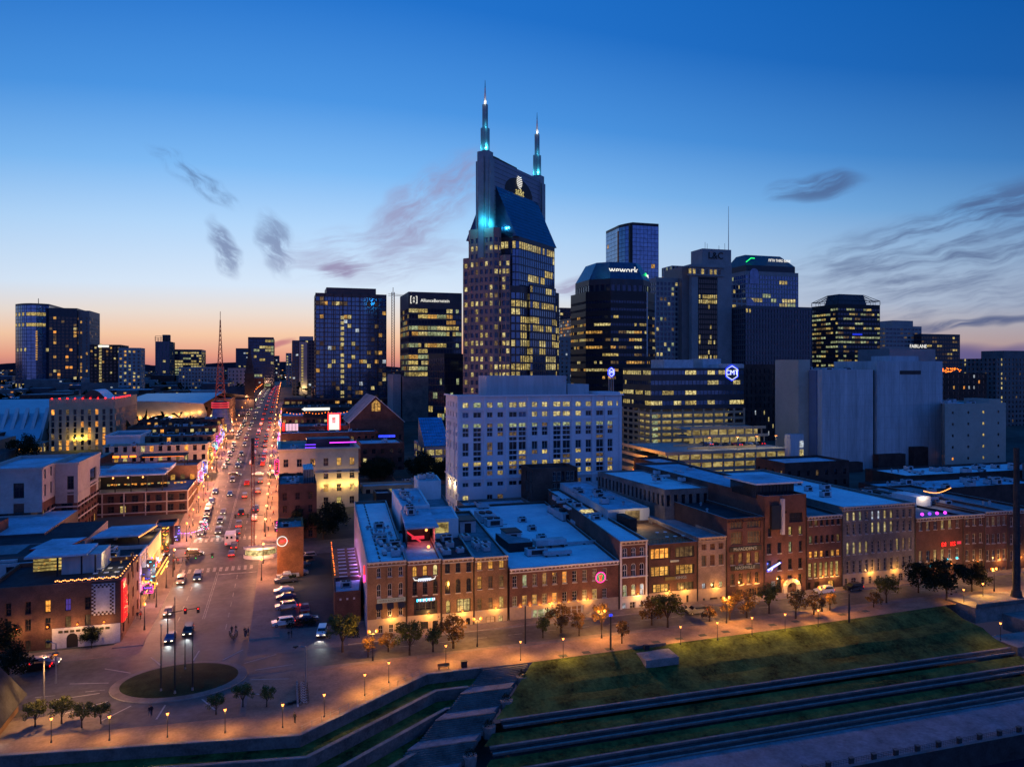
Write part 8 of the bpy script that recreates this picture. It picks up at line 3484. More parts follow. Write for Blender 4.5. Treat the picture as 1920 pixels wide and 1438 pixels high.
tl0 = twin_lamp()
for i,(px,py) in enumerate(((699,1238),(895,1212),(1128,1196),(1362,1168),(1541,1146),(1864,1108),(1190,906))):
	x,y = gp(px,py) if i == 6 else gp(px,py,0)
	lab = ['twin-globe lamp below the cafe','twin-globe lamp before the lit triple-window front','twin-globe lamp before the music hall arch','twin-globe lamp before the worn brick front','twin-globe lamp beside the parked white car','twin-globe lamp near the far right street','twin-globe lamp in the side street beside the garage'][i]
	if i == 0:
		tl0.location = (x,y,0)
		tl0['label'] = lab
		t = tl0
	else:
		t = tree_copy(tl0,(x,y,gz(y)),0,lab)
	lamp('globe_light',(x,y,gz(y) + 5.35),3600 if i < 6 else 5000,(1,.43,.07),t,.5)
# extra lamps in the side street by the garage
for i,(px,y) in enumerate(((1176,262),(1200,280),(1215,300))):
	x = fx(px,y)
	t = tree_copy(tl0,(x,y,gz(y)),1.57,f'{ORD[i]} twin-globe lamp up the orange-lit side street beside the garage')
	lamp('globe_light',(x,y,gz(y) + 5.3),6000,(1,.46,.08),t,.5)


def acorn_lamp():
	t = thing('avenue_lamp','','street lamp',group='lamps along the avenue')
	mb = MB()
	mb.cyl(0,0,0,.9,.24,.14,8,'metal_dark')
	mb.cyl(0,0,.9,5.0,.1,.08,6,'metal_dark')
	link('post',mb.mesh('post'),t)
	mb = MB()
	mb.ball(0,0,5.4,.27,'bulb_orange',8,5,1.3)
	link('globe',mb.mesh('globe'),t)
	return t


al0 = acorn_lamp()
n_ = 0
for side,xs_ in (('left',KL - 1.2),('right',KR + 1.2)):
	for i in range(17):
		y = [172,187,202,216][i] if i < 4 else (242 + (i - 4)*16 if i < 10 else 345 + (i - 10)*27)
		if side == 'right' and i < 2:
			continue
		lab = f'orange globe lamp on the {side} pavement of the avenue, {ORD[i - (2 if side == "right" else 0)]} from the river'
		if n_ == 0:
			al0.location = (xs_,y,gz(y) + .14)
			al0['label'] = lab
			t = al0
		else:
			t = tree_copy(al0,(xs_,y,gz(y) + .14),0,lab)
		n_ += 1
		lamp('globe_light',(xs_ + (.7 if side == 'left' else -.7),y,gz(y) + 5.4),2400 if y < 240 else 6200,(1,.37,.14),t,.4)
for i in range(14):
	y = 545 + i*42
	for side,xs_ in (('left',KL - 1.2),('right',KR + 1.2)):
		tree_copy(al0,(xs_,y,gz(y) + .1),0,f'distant orange lamp far up the {side} side of the avenue, {ORD[i]} after the fourth crossing',1.3,group='far lamps along the avenue')
# tall lamp poles
def tall_lamp(loc,h,rz,label,power,color=(1,.5,.14),bulb='bulb_orange'):
	t = thing('tall_lamp_post',label,'street lamp',loc,rz)
	mb = MB()
	mb.cyl(0,0,0,h,.17,.09,8,'metal')
	link('pole',mb.mesh('pole'),t)
	mb = MB()
	mb.tube((0,0,h - .1),(1.5,0,h + .2),.06,5,'metal')
	link('arm',mb.mesh('arm'),t)
	mb = MB()
	mb.box(1.2,-.22,h + .05,2.1,.22,h + .25,'metal_dark')
	link('lamp_head',mb.mesh('lamp_head'),t)
	mb = MB()
	mb.ball(1.65,0,h - .02,.26,bulb,8,5,.7)
	link('bulb_glow',mb.mesh('bulb_glow'),t)
	o = lamp('lamp_light',(0,0,0),power,color,t,.3,spot=150)
	o.location = (1.65,0,h - .4)
	return t


x,y = gp(82,1342,0)
tall_lamp((x,y,0),9.6,0,'tall lamp post with a bright orange head at the lower left crossing',8000)
x,y = gp(573,1292,0)
t = tall_lamp((x,y,0),7.4,math.pi,'unlit tall lamp post beside the bicycle rack',0.0,bulb='metal_dark')
x,y = gp(105,1281,0)
tall_lamp((x,y,0),7,2.6,'thin lamp post on the corner kerb below the corner store',0.0,bulb='metal_dark')
for i,(px,py,h,lab) in enumerate(((985,1206,12,'dark unlit pole before the wide garage door'),(1145,1218,11,'dark pole with a small blue light before the ornate front'),(1592,1166,10,'dark unlit pole beside the parked black car'))):
	x,y = gp(px,py,0)
	t = thing('utility_pole',lab,'pole',(x,y,0))
	mb = MB()
	mb.cyl(0,0,0,h*.62,.2,.14,7,'metal_dark')
	link('pole',mb.mesh('pole'),t)
	if i == 1:
		mb = MB()
		mb.box(-.3,-.12,h*.6,.3,.1,h*.6 + .4,'sign_blue')
		link('blue_light',mb.mesh('blue_light'),t)
# tall dark pillar at the right edge
x,y = gp(1906,1122,0)
t = thing('tall_pillar','tall dark round pillar rising at the right edge of the view','pillar',(x,y,0))
mb = MB()
mb.cyl(0,0,0,2.0,1.4,1.0,12,'river_wall')
link('base',mb.mesh('base'),t)
mb = MB()
mb.cyl(0,0,2.0,36,.85,.6,12,'river_wall')
link('shaft',mb.mesh('shaft'),t)
# flagpoles on the island
for i,(px,py,h,lab) in enumerate(((302,1296,11.2,'leftmost bare flagpole on the round island'),(328,1300,16,'tallest flagpole in the middle of the round island'),(347,1256,8,'short flagpole at the back of the round island'),(361,1294,10.5,'rightmost flagpole on the round island'))):
	x,y = gp(px,py,.4)
	t = thing('flagpole',lab,'flagpole',(x,y,.45),group='flagpoles on the round island')
	mb = MB()
	mb.cyl(0,0,0,.5,.2,.14,8,'metal')
	mb.cyl(0,0,.5,h*1.0,.11,.06,7,'metal_dark')
	link('pole',mb.mesh('pole'),t)
	mb = MB()
	mb.ball(0,0,h + .08,.13,'metal',7,4)
	link('finial',mb.mesh('finial'),t)


def signal(loc,rz,label,arm=8.0,lit_='bulb_red'):
	t = thing('traffic_signal',label,'traffic signal',loc,rz,'traffic signals')
	mb = MB()
	mb.cyl(0,0,0,6.2,.16,.1,8,'metal_dark')
	link('pole',mb.mesh('pole'),t)
	mb = MB()
	mb.tube((0,0,5.6),(arm,0,6.1),.09,6,'metal_dark')
	link('mast_arm',mb.mesh('mast_arm'),t)
	for k in (.55,.95):
		mb = MB()
		mb.box(arm*k - .28,-.2,5.1,arm*k + .28,.2,6.3,'black_paint')
		mb.ball(arm*k,-.22,6.0 if lit_ == 'bulb_red' else 5.35,.13,lit_,6,3)
		link('signal_head',mb.mesh('signal_head'),t)
	return t


x,y = gp(213,1078,0)
signal((KL - .8,210.5,.14),0,'mast-arm signal reaching over the avenue near the yellow-rimmed sign',10,'sign_green')
signal((KR + .8,246.5,gz(246)),math.pi,'mast-arm signal on the right of the second crossing',9)
signal((KL - .6,338,gz(338)),0,'mast-arm signal at the third crossing',9,'sign_green')
signal((KR + .6,344,gz(344)),math.pi,'mast-arm signal at the third crossing, right side',8,'sign_green')
x,y = gp(272,1208,0)
signal((x + 4,y + 1,0),0,'mast-arm signal behind the flagpole island',6)
for i,y in enumerate((445,556,660)):
	signal((KL - .6,y,gz(y)),0,f'distant mast-arm signal up the avenue, {ORD[i]} beyond the third crossing',9,'sign_green')

# lattice mast beside the corner kiosk
x,y = gp(475,992)
lm = thing('lattice_sign_mast','tall slender dark red lattice mast rising beside the lit corner kiosk','mast',(-7.6,232,gz(232)))
x,y = -9.0,230.0
lm.location = (x,y,gz(y))
mb = MB()
hh = 31
for dx,dy in ((-.4,-.4),(.4,-.4),(.4,.4),(-.4,.4)):
	mb.tube((x + dx,y + dy,gz(y)),(x + dx,y + dy,gz(y) + hh),.09,4,'mast_red')
for k in range(31):
	z = gz(y) + k
	mb.tube((x - .4,y - .4,z),(x + .4,y - .4,z + 1),.05,3,'mast_red')
	mb.tube((x + .4,y - .4,z),(x - .4,y - .4,z + 1),.05,3,'mast_red')
	mb.tube((x + .4,y - .4,z),(x + .4,y + .4,z + 1),.05,3,'mast_red')
mb.build('lattice',lm)
mb = MB()
mb.box(x - 1.2,y - 1.2,gz(y),x + 1.2,y + 1.2,gz(y) + 1.1,'cream')
mb.build('plinth',lm)
mb = MB()
mb.box(x - .45,y - .3,gz(y) + hh - 6,x + .45,y + .3,gz(y) + hh + 1.5,'metal_dark')
mb.build('head',lm)
# corner kiosk
x,y = -3.6,222.6
ks = thing('corner_kiosk','low curved white kiosk lit inside at the second crossing corner','kiosk',(x - 2.6,y,gz(y)))
mb = MB()
pts = [(x - 3 + 4.6*cos(R(a)),y + 3.2*sin(R(a))) for a in range(180,361,20)]
for (a,b) in zip(pts,pts[1:]):
	mb.face([(*a,gz(y)),(*b,gz(y)),(*b,gz(y) + 1.0),(*a,gz(y) + 1.0)],'white_paint')
	mb.face([(*a,gz(y) + 2.6),(*b,gz(y) + 2.6),(*b,gz(y) + 3.2),(*a,gz(y) + 3.2)],'white_paint')
mb.face([(*p,gz(y) + 3.2) for p in pts],'roof_mid')
mb.build('shell',ks)
mb = MB()
for (a,b) in zip(pts,pts[1:]):
	a2,b2 = [((p[0] - x + 3)*.9 + x - 3,(p[1] - y)*.9 + y) for p in (a,b)]
	mb.face([(*a2,gz(y) + 1.0),(*b2,gz(y) + 1.0),(*b2,gz(y) + 2.6),(*a2,gz(y) + 2.6)],'w2')
mb.build('lit_window',ks)
lamp('kiosk_light',(x - 3,y - 5,gz(y) + 2.2),160,(1,.85,.55),ks,.3)

# ------------------------------------------------------------------ vehicles
CARC = {'white': (.7,.7,.7),'silver': (.42,.43,.45),'black': (.012,.012,.014),'grey': (.14,.145,.15),'red': (.28,.015,.012),'blue': (.03,.06,.16),'tan': (.3,.25,.18)}
for k,v in CARC.items():
	mat('paint_' + k,v,.3,.06,.5,metal=.25,coat=.6)
mat('tyre',(.012,.012,.012),.9,.2,1)
gmat('car_glass',(.01,.012,.016),.06)
emat('headlight',lin(255,236,205),2.6)
emat('headlight_off',lin(190,190,190),.05)
emat('taillight',lin(255,22,16),4)
emat('taillight_off',lin(120,8,8),.12)


def car_profile(kind):
	if kind == 'suv':
		L,W,pr = 4.7,1.9,[(-2.35,.35),(-2.35,.95),(-1.35,1.12),(-.75,1.72),(1.9,1.76),(2.3,1.2),(2.35,.4)]
	elif kind == 'pickup':
		L,W,pr = 5.5,1.98,[(-2.75,.4),(-2.75,1.02),(-1.5,1.15),(-.95,1.8),(.55,1.82),(.75,1.15),(2.7,1.15),(2.75,.45)]
	else:
		L,W,pr = 4.6,1.8,[(-2.3,.3),(-2.3,.72),(-1.2,.92),(-.45,1.42),(1.0,1.44),(1.75,1.0),(2.3,.95),(2.3,.35)]
	return L,W,pr


CAR_MESH = {}


def car_mesh(kind,paint):
	k = (kind,paint)
	if k in CAR_MESH:
		return CAR_MESH[k]
	L,W,pr = car_profile(kind)
	mb = MB()
	# nose towards -x; body narrows above the waistline
	zw = 1.0 if kind != 'sedan' else .85
	ring = [(x,W/2*(1.0 if z <= zw + .16 else .80),z) for x,z in pr]
	n = len(ring)
	for i in range(n):
		a,b = ring[i],ring[(i + 1) % n]
		mb.face([(a[0],-a[1],a[2]),(a[0],a[1],a[2]),(b[0],b[1],b[2]),(b[0],-b[1],b[2])],'paint_' + paint)
	mb.face([(x,-w,z) for x,w,z in ring][::-1],'paint_' + paint)
	mb.face([(x,w,z) for x,w,z in ring],'paint_' + paint)
	mb.box(-L/2 - .05,-W/2*.95,.32,-L/2 + .02,W/2*.95,.55,'black_paint')
	mb.box(L/2 - .02,-W/2*.95,.32,L/2 + .05,W/2*.95,.55,'black_paint')
	CAR_MESH[k] = mb.mesh('body')
	return CAR_MESH[k]


def car_glass(kind):
	k = (kind,'glass')
	if k in CAR_MESH:
		return CAR_MESH[k]
	L,W,pr = car_profile(kind)
	mb = MB()
	hi = [p for p in pr if p[1] > 1.3]
	x0,x1,zt = min(p[0] for p in hi),max(p[0] for p in hi),max(p[1] for p in hi)
	zb = 1.08 if kind != 'sedan' else .92
	xf = x0 - .55 if kind != 'pickup' else x0 - .5
	xr = x1 + (.35 if kind == 'suv' else .12 if kind == 'pickup' else .6)
	w = W/2*.80 + .03
	# windscreen, rear screen and side glass set a little proud of the body
	wb = W/2*.86
	mb.face([(xf - .02,-wb,zb + .12),(xf - .02,wb,zb + .12),(x0 + .02,w - .1,zt - .03),(x0 + .02,-w + .1,zt - .03)][::-1],'car_glass')
	mb.face([(xr + .03,-wb,zb + .14),(xr + .03,wb,zb + .14),(x1 + .03,w - .1,zt - .05),(x1 + .03,-w + .1,zt - .05)],'car_glass')
	for s in (-1,1):
		q = [(xf + .3,s*(wb + .06),zb + .14),(xr - .2,s*(wb + .06),zb + .14),(x1 - .1,s*(w + .01),zt - .1),(x0 + .12,s*(w + .01),zt - .1)]
		mb.face(q if s < 0 else q[::-1],'car_glass')
	CAR_MESH[k] = mb.mesh('window_glass')
	return CAR_MESH[k]


def wheel_mesh():
	if 'wheel' not in CAR_MESH:
		mb = MB()
		N = 12
		for i in range(N):
			a,b = 2*math.pi*i/N,2*math.pi*(i + 1)/N
			p = lambda r,t,y: (r*cos(t),y,r*sin(t))
			mb.face([p(.34,a,-.12),p(.34,b,-.12),p(.34,b,.12),p(.34,a,.12)],'tyre')
			for y,s in ((-.12,1),(.12,-1)):
				f = [p(.34,a,y),p(.22,a,y),p(.22,b,y),p(.34,b,y)]
				mb.face(f if s > 0 else f[::-1],'tyre')
				f = [p(.22,a,y*.9),(0,y*.9,0),p(.22,b,y*.9)]
				mb.face(f if s > 0 else f[::-1],'metal')
		CAR_MESH['wheel'] = mb.mesh('wheel')
	return CAR_MESH['wheel']


def light_mesh(m,w=.42,h=.2):
	k = ('light',m,w)
	if k not in CAR_MESH:
		mb = MB()
		mb.box(-.05,-w/2,-h/2,.05,w/2,h/2,m)
		CAR_MESH[k] = mb.mesh('light')
	return CAR_MESH[k]


def car(kind,paint,x,y,heading,label,group,head=True,tail=True,wheels=True,z=None,beam=0,glow=0):
	"""heading: direction of the nose in radians from +x"""
	zz = gz(y) + .03 if z is None else z
	t = thing('car' if kind != 'pickup' else 'pickup_truck',label,'car' if kind != 'pickup' else 'pickup truck',(x,y,zz),heading - math.pi,group)
	slope = (gz(y + 2) - gz(y - 2))/4 if z is None and y > 165 else 0
	if slope:
		t.rotation_euler = (0,math.atan(slope)*(1 if sin(heading) > 0 else -1),heading - math.pi)
	L,W,pr = car_profile(kind)
	link('body',car_mesh(kind,paint),t)
	link('window_glass',car_glass(kind),t)
	if wheels:
		for sx in (-1,1):
			for sy in (-1,1):
				o = link('wheel',wheel_mesh(),t)
				o.location = (sx*L*.31,sy*(W/2 - .1),.34)
	hz = .72 if kind != 'sedan' else .6
	for s in (-1,1):
		o = link('headlight',light_mesh('headlight' if head else 'headlight_off'),t)
		o.location = (-L/2 - .02,s*(W/2 - .32),hz)
		o = link('taillight',light_mesh('taillight' if tail else 'taillight_off',.36),t)
		o.location = (L/2 + .02,s*(W/2 - .28),hz + .12)
	if beam:
		o = lamp('headlight_beam',(0,0,0),beam,(.9,1.0,.95),t,.2,spot=70)
		o.location = (-L/2 - .3,0,.8)
		o.rotation_euler = (0,R(74),math.pi) if False else (R(0),R(68),0)
	if glow:
		o = lamp('taillight_glow',(0,0,0),glow,(1,.05,.03),t,.3)
		o.location = (L/2 + .5,0,.7)
	return t


rg = random.Random(404)
AWAY,TOW = math.pi/2,-math.pi/2
COLS = ['black','grey','silver','grey','blue','red','grey','black','white','blue']
# moving cars named by where they are
CN = [(312,1150,TOW,'sedan','grey'),(370,1092,TOW,'suv','blue'),(340,1092,TOW,'suv','tan')]
gN = 'cars driving on the avenue'
mv = [('sedan','grey',gp(316,1152,0),TOW,'dark sedan with lit headlights nearest the left kerb of the avenue'),('suv','tan',gp(340,1096,0),TOW,'tan car with warm headlights waiting beside the left pavement'),
	  ('suv','blue',gp(371,1090,0),TOW,'blue-grey car throwing pale headlights down the avenue'),('suv','black',gp(353,1188,0),TOW,'black car with bright headlights behind the flagpoles'),('sedan','blue',gp(319,1200,0),TOW,'low dark car with bluish headlights entering the plaza')]
for k,p,(x,y),h,lab in mv:
	car(k,p,x,y,h,lab,gN,True,True,beam=420)
LANES_T = (-25.2,-20.0)
LANES_A = (-14.4,-9.6)
cnt = {}
for lane,(xs_,h) in enumerate([(LANES_T[0],TOW),(LANES_T[1],TOW),(LANES_A[0],AWAY),(LANES_A[1],AWAY)]):
	nm = ['outer oncoming lane','inner oncoming lane','inner outbound lane','outer outbound lane'][lane]
	y = [249,250,226,262][lane]
	i = 0
	while y < 540 and i < 30:
		if not 326 < y < 337:
			kind = rg.choice(['sedan','sedan','suv','suv','pickup'])
			paint = rg.choice(COLS)
			near = y < 330
			car(kind,paint,xs_ + rg.uniform(-.3,.3),y,h,f'{paint} {kind if kind != "suv" else "car"} in the {nm} of the avenue, {ORD[i]} beyond the second crossing',gN,True,True,wheels=near,
				beam=(420 if h == TOW and i < 3 else 0),glow=(70 if h == AWAY and i % 2 == 0 else 0))
			i += 1
		y += rg.uniform(6.5,9) if (lane == 2 and y < 250) or (lane == 0 and y < 285) or (lane in (2,3) and 352 < y < 385) else rg.uniform(9,30)
# cars crossing at the third crossing and on the side street
car('sedan','black',-20,331,0.0,'dark car crossing the avenue from the left at the third crossing',gN)
car('sedan','white',-11,330,math.pi,'white car crossing the avenue at the third crossing',gN)
car('sedan','silver',-5,331.5,math.pi,'silver car waiting right of the third crossing',gN)
car('suv','black',-33.5,228.5,0.0,'black car in the side street left of the second crossing',gN)
car('suv','black',-24.6,228.2,0.0,'long black car turning at the second crossing',gN)
# far traffic: pairs of lights on small bodies
for i in range(26):
	y = 560 + i*24 + rg.uniform(-6,6)
	for j,(xs_,h) in enumerate(((LANES_T[i % 2],TOW),(LANES_A[i % 2],AWAY))):
		c = car('suv',rg.choice(['black','grey','silver']),xs_,y,h,f'far {"oncoming" if j == 0 else "outbound"} car up the avenue, {ORD[i]} of the distant ones','distant cars on the avenue',wheels=False)
		c.scale = (1.15,)*3
# white truck-like van and red taillights before the crossing
vt = thing('box_van','white box van with a dark two-window rear in the outbound lane near the kiosk','van',(-15.6,235.5,gz(235.5)),0)
mb = MB()
mb.box(-17.0,234,gz(235) + .6,-14.2,240,gz(235) + 3.6,'white_paint')
mb.build('cargo_box',vt)
mb = MB()
mb.box(-16.7,240,gz(235) + .6,-14.5,242,gz(235) + 2.6,'white_paint')
mb.build('cab',vt)
for s in (-16.3,-15.1):
	mb = MB()
	mb.box(s - .3,233.93,gz(235) + 2.4,s + .3,233.99,gz(235) + 3.1,'car_glass')
	mb.build('rear_window',vt)
for s in (-16.6,-14.6):
	mb = MB()
	mb.box(s - .2,233.92,gz(235) + .8,s + .2,233.99,gz(235) + 1.1,'taillight')
	mb.build('taillight',vt)
	for yy in (235.2,240.8):
		o = link('wheel',wheel_mesh(),vt)
		o.location = (s + 15.6,yy - 235.5,.36)
		o.rotation_euler = (0,0,math.pi/2)
# parking lot
gP = 'cars in the parking lot'
lot = [(531,1172,'suv','white',0.1,'white car with red lights at the near end of the left parking row',True),(536,1142,'suv','silver',0.1,'silver car with glowing tail lights, second in the left parking row',True),(536,1124,'sedan','blue',0.1,'blue sedan third in the left parking row',False),
	   (532,1112,'sedan','white',0.1,'white sedan fourth in the left parking row',False),(536,1094,'pickup','grey',0.1,'grey pickup truck in the left parking row',False),(540,1086,'pickup','white',0.1,'white pickup truck beside the grey one',False),(561,1080,'sedan','silver',0.1,'silver sedan behind the pickup trucks',False),
	   (566,1066,'sedan','grey',0.1,'grey sedan in the upper parking row',False),(572,1058,'suv','black',0.1,'black car in the upper parking row',False),(577,1050,'suv','silver',0.1,'silver car at the far end of the upper parking row',False),
	   (576,1164,'sedan','blue',3.2,'dark teal sedan parked across the middle of the lot',False),(571,1147,'pickup','red',1.6,'dark red truck standing in the middle of the lot',False)]
for px,py,k,p,h,lab,tl in lot:
	x,y = gp(px,py,.1)
	car(k,p,x,y,h + math.pi,lab,gP,False,tl,z=.1 + .5*max(0,(y - 165))/53,glow=(60 if tl else 0))
x,y = gp(604,1190,0)
car('suv','white',x,y,-1.72,'white car with lit headlights leaving the parking lot',gP,True,False,z=.06,beam=700)
x,y = gp(533,1115,0)
lamp('lot_light',(x,y,5.0),260,(.85,1,.9),None,.3) if False else None
# riverside street cars
gR = 'vehicles on the riverside street'
x,y = gp(1545,1112,0)
car('suv','white',x,y,math.pi - .03,'white car parked before the amber-windowed front',gR,False,True,z=.03)
x,y = gp(1600,1106,0)
car('suv','black',x,y,math.pi,'black car with one red light parked before the long stone warehouse',gR,False,True,z=.03)
x,y = gp(1305,1150,0)
car('suv','grey',x,y,math.pi,'grey car at the end of the row of parked motorcycles',gR,False,True,z=.03)
x,y = gp(85,1248,0)
car('suv','silver',x,y,0.0,'silver car crossing below the corner store',gR,True,True,z=.03)
x,y = gp(68,1256,0)
car('sedan','black',x,y,math.pi,'dark car behind the silver car at the lower left',gR,True,True,z=.03)


def motorcycle(x,y,rz,label):
	t = thing('motorcycle',label,'motorcycle',(x,y,.15),rz,'motorcycles parked in a row')
	for s in (-.7,.7):
		o = link('wheel',wheel_mesh(),t)
		o.location = (s,0,.32)
		o.scale = (.95,.6,.95)
	if 'moto' not in CAR_MESH:
		mb = MB()
		mb.box(-.5,-.13,.4,.35,.13,.75,'metal_dark')
		mb.loft([(-.35,-.15),(.2,-.15),(.2,.15),(-.35,.15)],.75,[(-.25,-.08),(.1,-.08),(.1,.08),(-.25,.08)],1.0,'paint_black')
		mb.tube((-.75,0,.35),(-.4,0,1.05),.05,5,'metal')
		CAR_MESH['moto'] = mb.mesh('frame')
		mb = MB()
		mb.box(.1,-.14,.78,.85,.14,.88,'black_paint')
		CAR_MESH['moto_seat'] = mb.mesh('seat')
		mb = MB()
		mb.tube((-.42,-.4,1.08),(-.42,.4,1.08),.03,5,'metal')
		CAR_MESH['moto_bar'] = mb.mesh('handlebar')
	link('frame',CAR_MESH['moto'],t)
	link('seat',CAR_MESH['moto_seat'],t)
	link('handlebar',CAR_MESH['moto_bar'],t)


for i in range(12):
	x,y = gp(1210 + i*7,1152 - i*.7,0)
	motorcycle(x,y,1.4,f'parked motorcycle in the row before the terrace bar, {ORD[i]} from the left')


def bicycle(x,y,rz,label):
	t = thing('bicycle',label,'bicycle',(x,y,.03),rz,'bicycles in the rack')
	if 'bike' not in CAR_MESH:
		for key,nm in (('bw','wheel'),):
			mb = MB()
			for i in range(12):
				a,b = 2*math.pi*i/12,2*math.pi*(i + 1)/12
				mb.tube((.33*cos(a),0,.33*sin(a)),(.33*cos(b),0,.33*sin(b)),.03,4,'tyre')
			CAR_MESH[key] = mb.mesh(nm)
		mb = MB()
		for a,b in (((-.5,0,.34),(-.3,0,.85)),((-.3,0,.8),(.15,0,.8)),((-.32,0,.75),(0,0,.32)),((0,0,.32),(.15,0,.85)),((.5,0,.34),(0,0,.32)),((.5,0,.34),(.15,0,.75))):
			mb.tube(a,b,.035,5,'metal_pale')
		CAR_MESH['bike'] = mb.mesh('frame')
		mb = MB()
		mb.box(.05,-.09,.86,.3,.09,.93,'black_paint')
		CAR_MESH['bsad'] = mb.mesh('saddle')
		mb = MB()
		mb.tube((-.3,-.28,.98),(-.3,.28,.98),.025,4,'metal')
		mb.tube((-.3,0,.84),(-.3,0,.98),.025,4,'metal')
		CAR_MESH['bbar'] = mb.mesh('handlebar')
	for s in (-.5,.5):
		o = link('wheel',CAR_MESH['bw'],t)
		o.location = (s,0,.34)
	link('frame',CAR_MESH['bike'],t)
	link('saddle',CAR_MESH['bsad'],t)
	link('handlebar',CAR_MESH['bbar'],t)


xb,yb = gp(570,1308,0)
rk = thing('bicycle_rack','low docking rack for bicycles at the plaza edge','bicycle rack',(xb - .9,yb,.03))
mb = MB()
mb.box(xb - 1.2,yb - 3.2,.03,xb - .9,yb + 5.5,.35,'metal_pale')
for i in range(9):
	mb.box(xb - 1.2,yb - 3 + i*1.0,.35,xb - .95,yb - 2.8 + i*1.0,.95,'metal')
mb.build('dock',rk)
for i in range(8):
	bicycle(xb - .1,yb - 2.6 + i*1.0,.1,f'bicycle docked in the rack, {ORD[i]} from the river')


# ------------------------------------------------------------------ people: one continuous skinned body each, three poses
def person_mesh(pose,shirt,pants):
	J = {'pelvis': (0,0,.95),'chest': (0,.01,1.28),'neck': (0,0,1.5),'head': (0,-.02,1.66),'top': (0,-.01,1.78)}
	st_ = {'stand': .05,'walk': .3,'lean': .1}[pose]
	for s,q in (('l',-1),('r',1)):
		J['hip' + s] = (.1*q,0,.9)
		J['knee' + s] = (.11*q,-st_*q*.6 - .03,.5)
		J['foot' + s] = (.11*q,st_*-q,.09)
		J['toe' + s] = (.12*q,st_*-q - .16,.05)
		J['sho' + s] = (.19*q,0,1.42)
		J['elb' + s] = (.25*q,st_*q*.4 + .03,1.15)
		J['han' + s] = (.25*q,st_*q*.6 - (.22 if pose == 'lean' else .08),.92)
	E = [('pelvis','chest'),('chest','neck'),('neck','head'),('head','top')]
	for s in 'lr':
		E += [('pelvis','hip' + s),('hip' + s,'knee' + s),('knee' + s,'foot' + s),('foot' + s,'toe' + s),('chest','sho' + s),('sho' + s,'elb' + s),('elb' + s,'han' + s)]
	RAD = {'pelvis': .15,'chest': .17,'neck': .065,'head': .105,'top': .07,'hip': .1,'knee': .068,'foot': .05,'toe': .04,'sho': .075,'elb': .05,'han': .042}
	names = list(J)
	me = bpy.data.meshes.new('person')
	me.from_pydata([J[n] for n in names],[(names.index(a),names.index(b)) for a,b in E],[])
	ob = bpy.data.objects.new('person_build',me)
	COL.objects.link(ob)
	md = ob.modifiers.new('skin','SKIN')
	ob.modifiers.new('sub','SUBSURF').levels = 1
	for i,n in enumerate(names):
		k = n if n in RAD else n[:-1]
		me.skin_vertices[0].data[i].radius = (RAD[k],RAD[k]*(.75 if n in ('pelvis','chest') else 1))
	me.skin_vertices[0].data[0].use_root = True
	bpy.context.view_layer.update()
	dg = bpy.context.evaluated_depsgraph_get()
	out = bpy.data.meshes.new_from_object(ob.evaluated_get(dg))
	bpy.data.objects.remove(ob)
	out.materials.clear()
	for m in (shirt,pants,'skin','hair'):
		out.materials.append(MATS[m])
	for p in out.polygons:
		z = p.center[2]
		x = abs(p.center[0])
		p.material_index = 1 if z < .93 and x < .2 else 2 if (z > 1.52 or (z < .98 and x >= .2)) else 0
		if z > 1.7 or (z > 1.6 and p.center[1] > .03):
			p.material_index = 3
		p.use_smooth = True
	return out


mat('skin',(.32,.19,.13),.6,.1,2)
mat('hair',(.03,.02,.015),.7,.1,2)
mat('cloth_dark',(.02,.022,.03),.9,.2,3)
mat('cloth_blue',(.05,.07,.13),.9,.2,3)
mat('cloth_white',(.5,.5,.5),.9,.15,3)
mat('cloth_red',(.25,.03,.03),.9,.15,3)
PM = [('dark clothes',person_mesh('stand','cloth_dark','cloth_dark')),('blue trousers',person_mesh('walk','cloth_dark','cloth_blue')),('a pale top',person_mesh('stand','cloth_white','cloth_blue')),('a red top',person_mesh('walk','cloth_red','cloth_dark')),('a blue top',person_mesh('lean','cloth_blue','cloth_dark'))]


def person(x,y,z,rz,k,lab):
	o = link('person',PM[k][1])
	o.location = (x,y,z)
	o.rotation_euler = (0,0,rz)
	tag(o,f'person in {PM[k][0]} {lab}','person','people on foot')


groups = [(338,1068,9,'in the crowd at the second crossing',2.2),(284,1128,3,'walking on the left pavement by the blue neon',1.6),(268,1162,3,'near the red neon corner',1.5),(465,1193,5,'standing at the parking lot corner',1.5),(435,1190,2,'at the rounded kerb corner',1.2),(370,1028,4,'across the side street by the patio',2),
		  (205,1205,4,'before the white base of the corner store',2.2),(540,1198,2,'beside the driveway hedge',.7),(290,1345,2,'on the plaza below the flagpoles',1.2),(555,1356,1,'at the river wall',.5),(1253,1106 + 20,3,'before the terrace bar',2),(855,1178,2,'outside the lit triple-window front',1.5),(640,1190,1,'beside the green tree at the driveway',.5)]
rg = random.Random(88)
for px,py,n,lab,sp in groups:
	x,y = gp(px,py,0)
	used = {}
	for i in range(n):
		k = (i + int(px)) % 5
		used[k] = used.get(k,0) + 1
		ex = '' if n <= 5 else f', {ORD[i]} from the kerb'
		person(x + rg.uniform(-sp,sp),y + rg.uniform(-sp,sp)*.6,gz(y) + .14,rg.uniform(0,6.28),k,lab + ex)
for side,xs_ in (('left',BL + 2.2),('right',BR - 2.2)):
	for i in range(26):
		y = 246 + i*6.6 + rg.uniform(-2,2)
		if 322 < y < 342:
			continue
		person(xs_ + rg.uniform(-1.4,1.4),y,gz(y) + .14,rg.choice((1.57,-1.57)) + rg.uniform(-.4,.4),i % 5,f'on the {side} avenue pavement, {ORD[i]} past the second crossing')

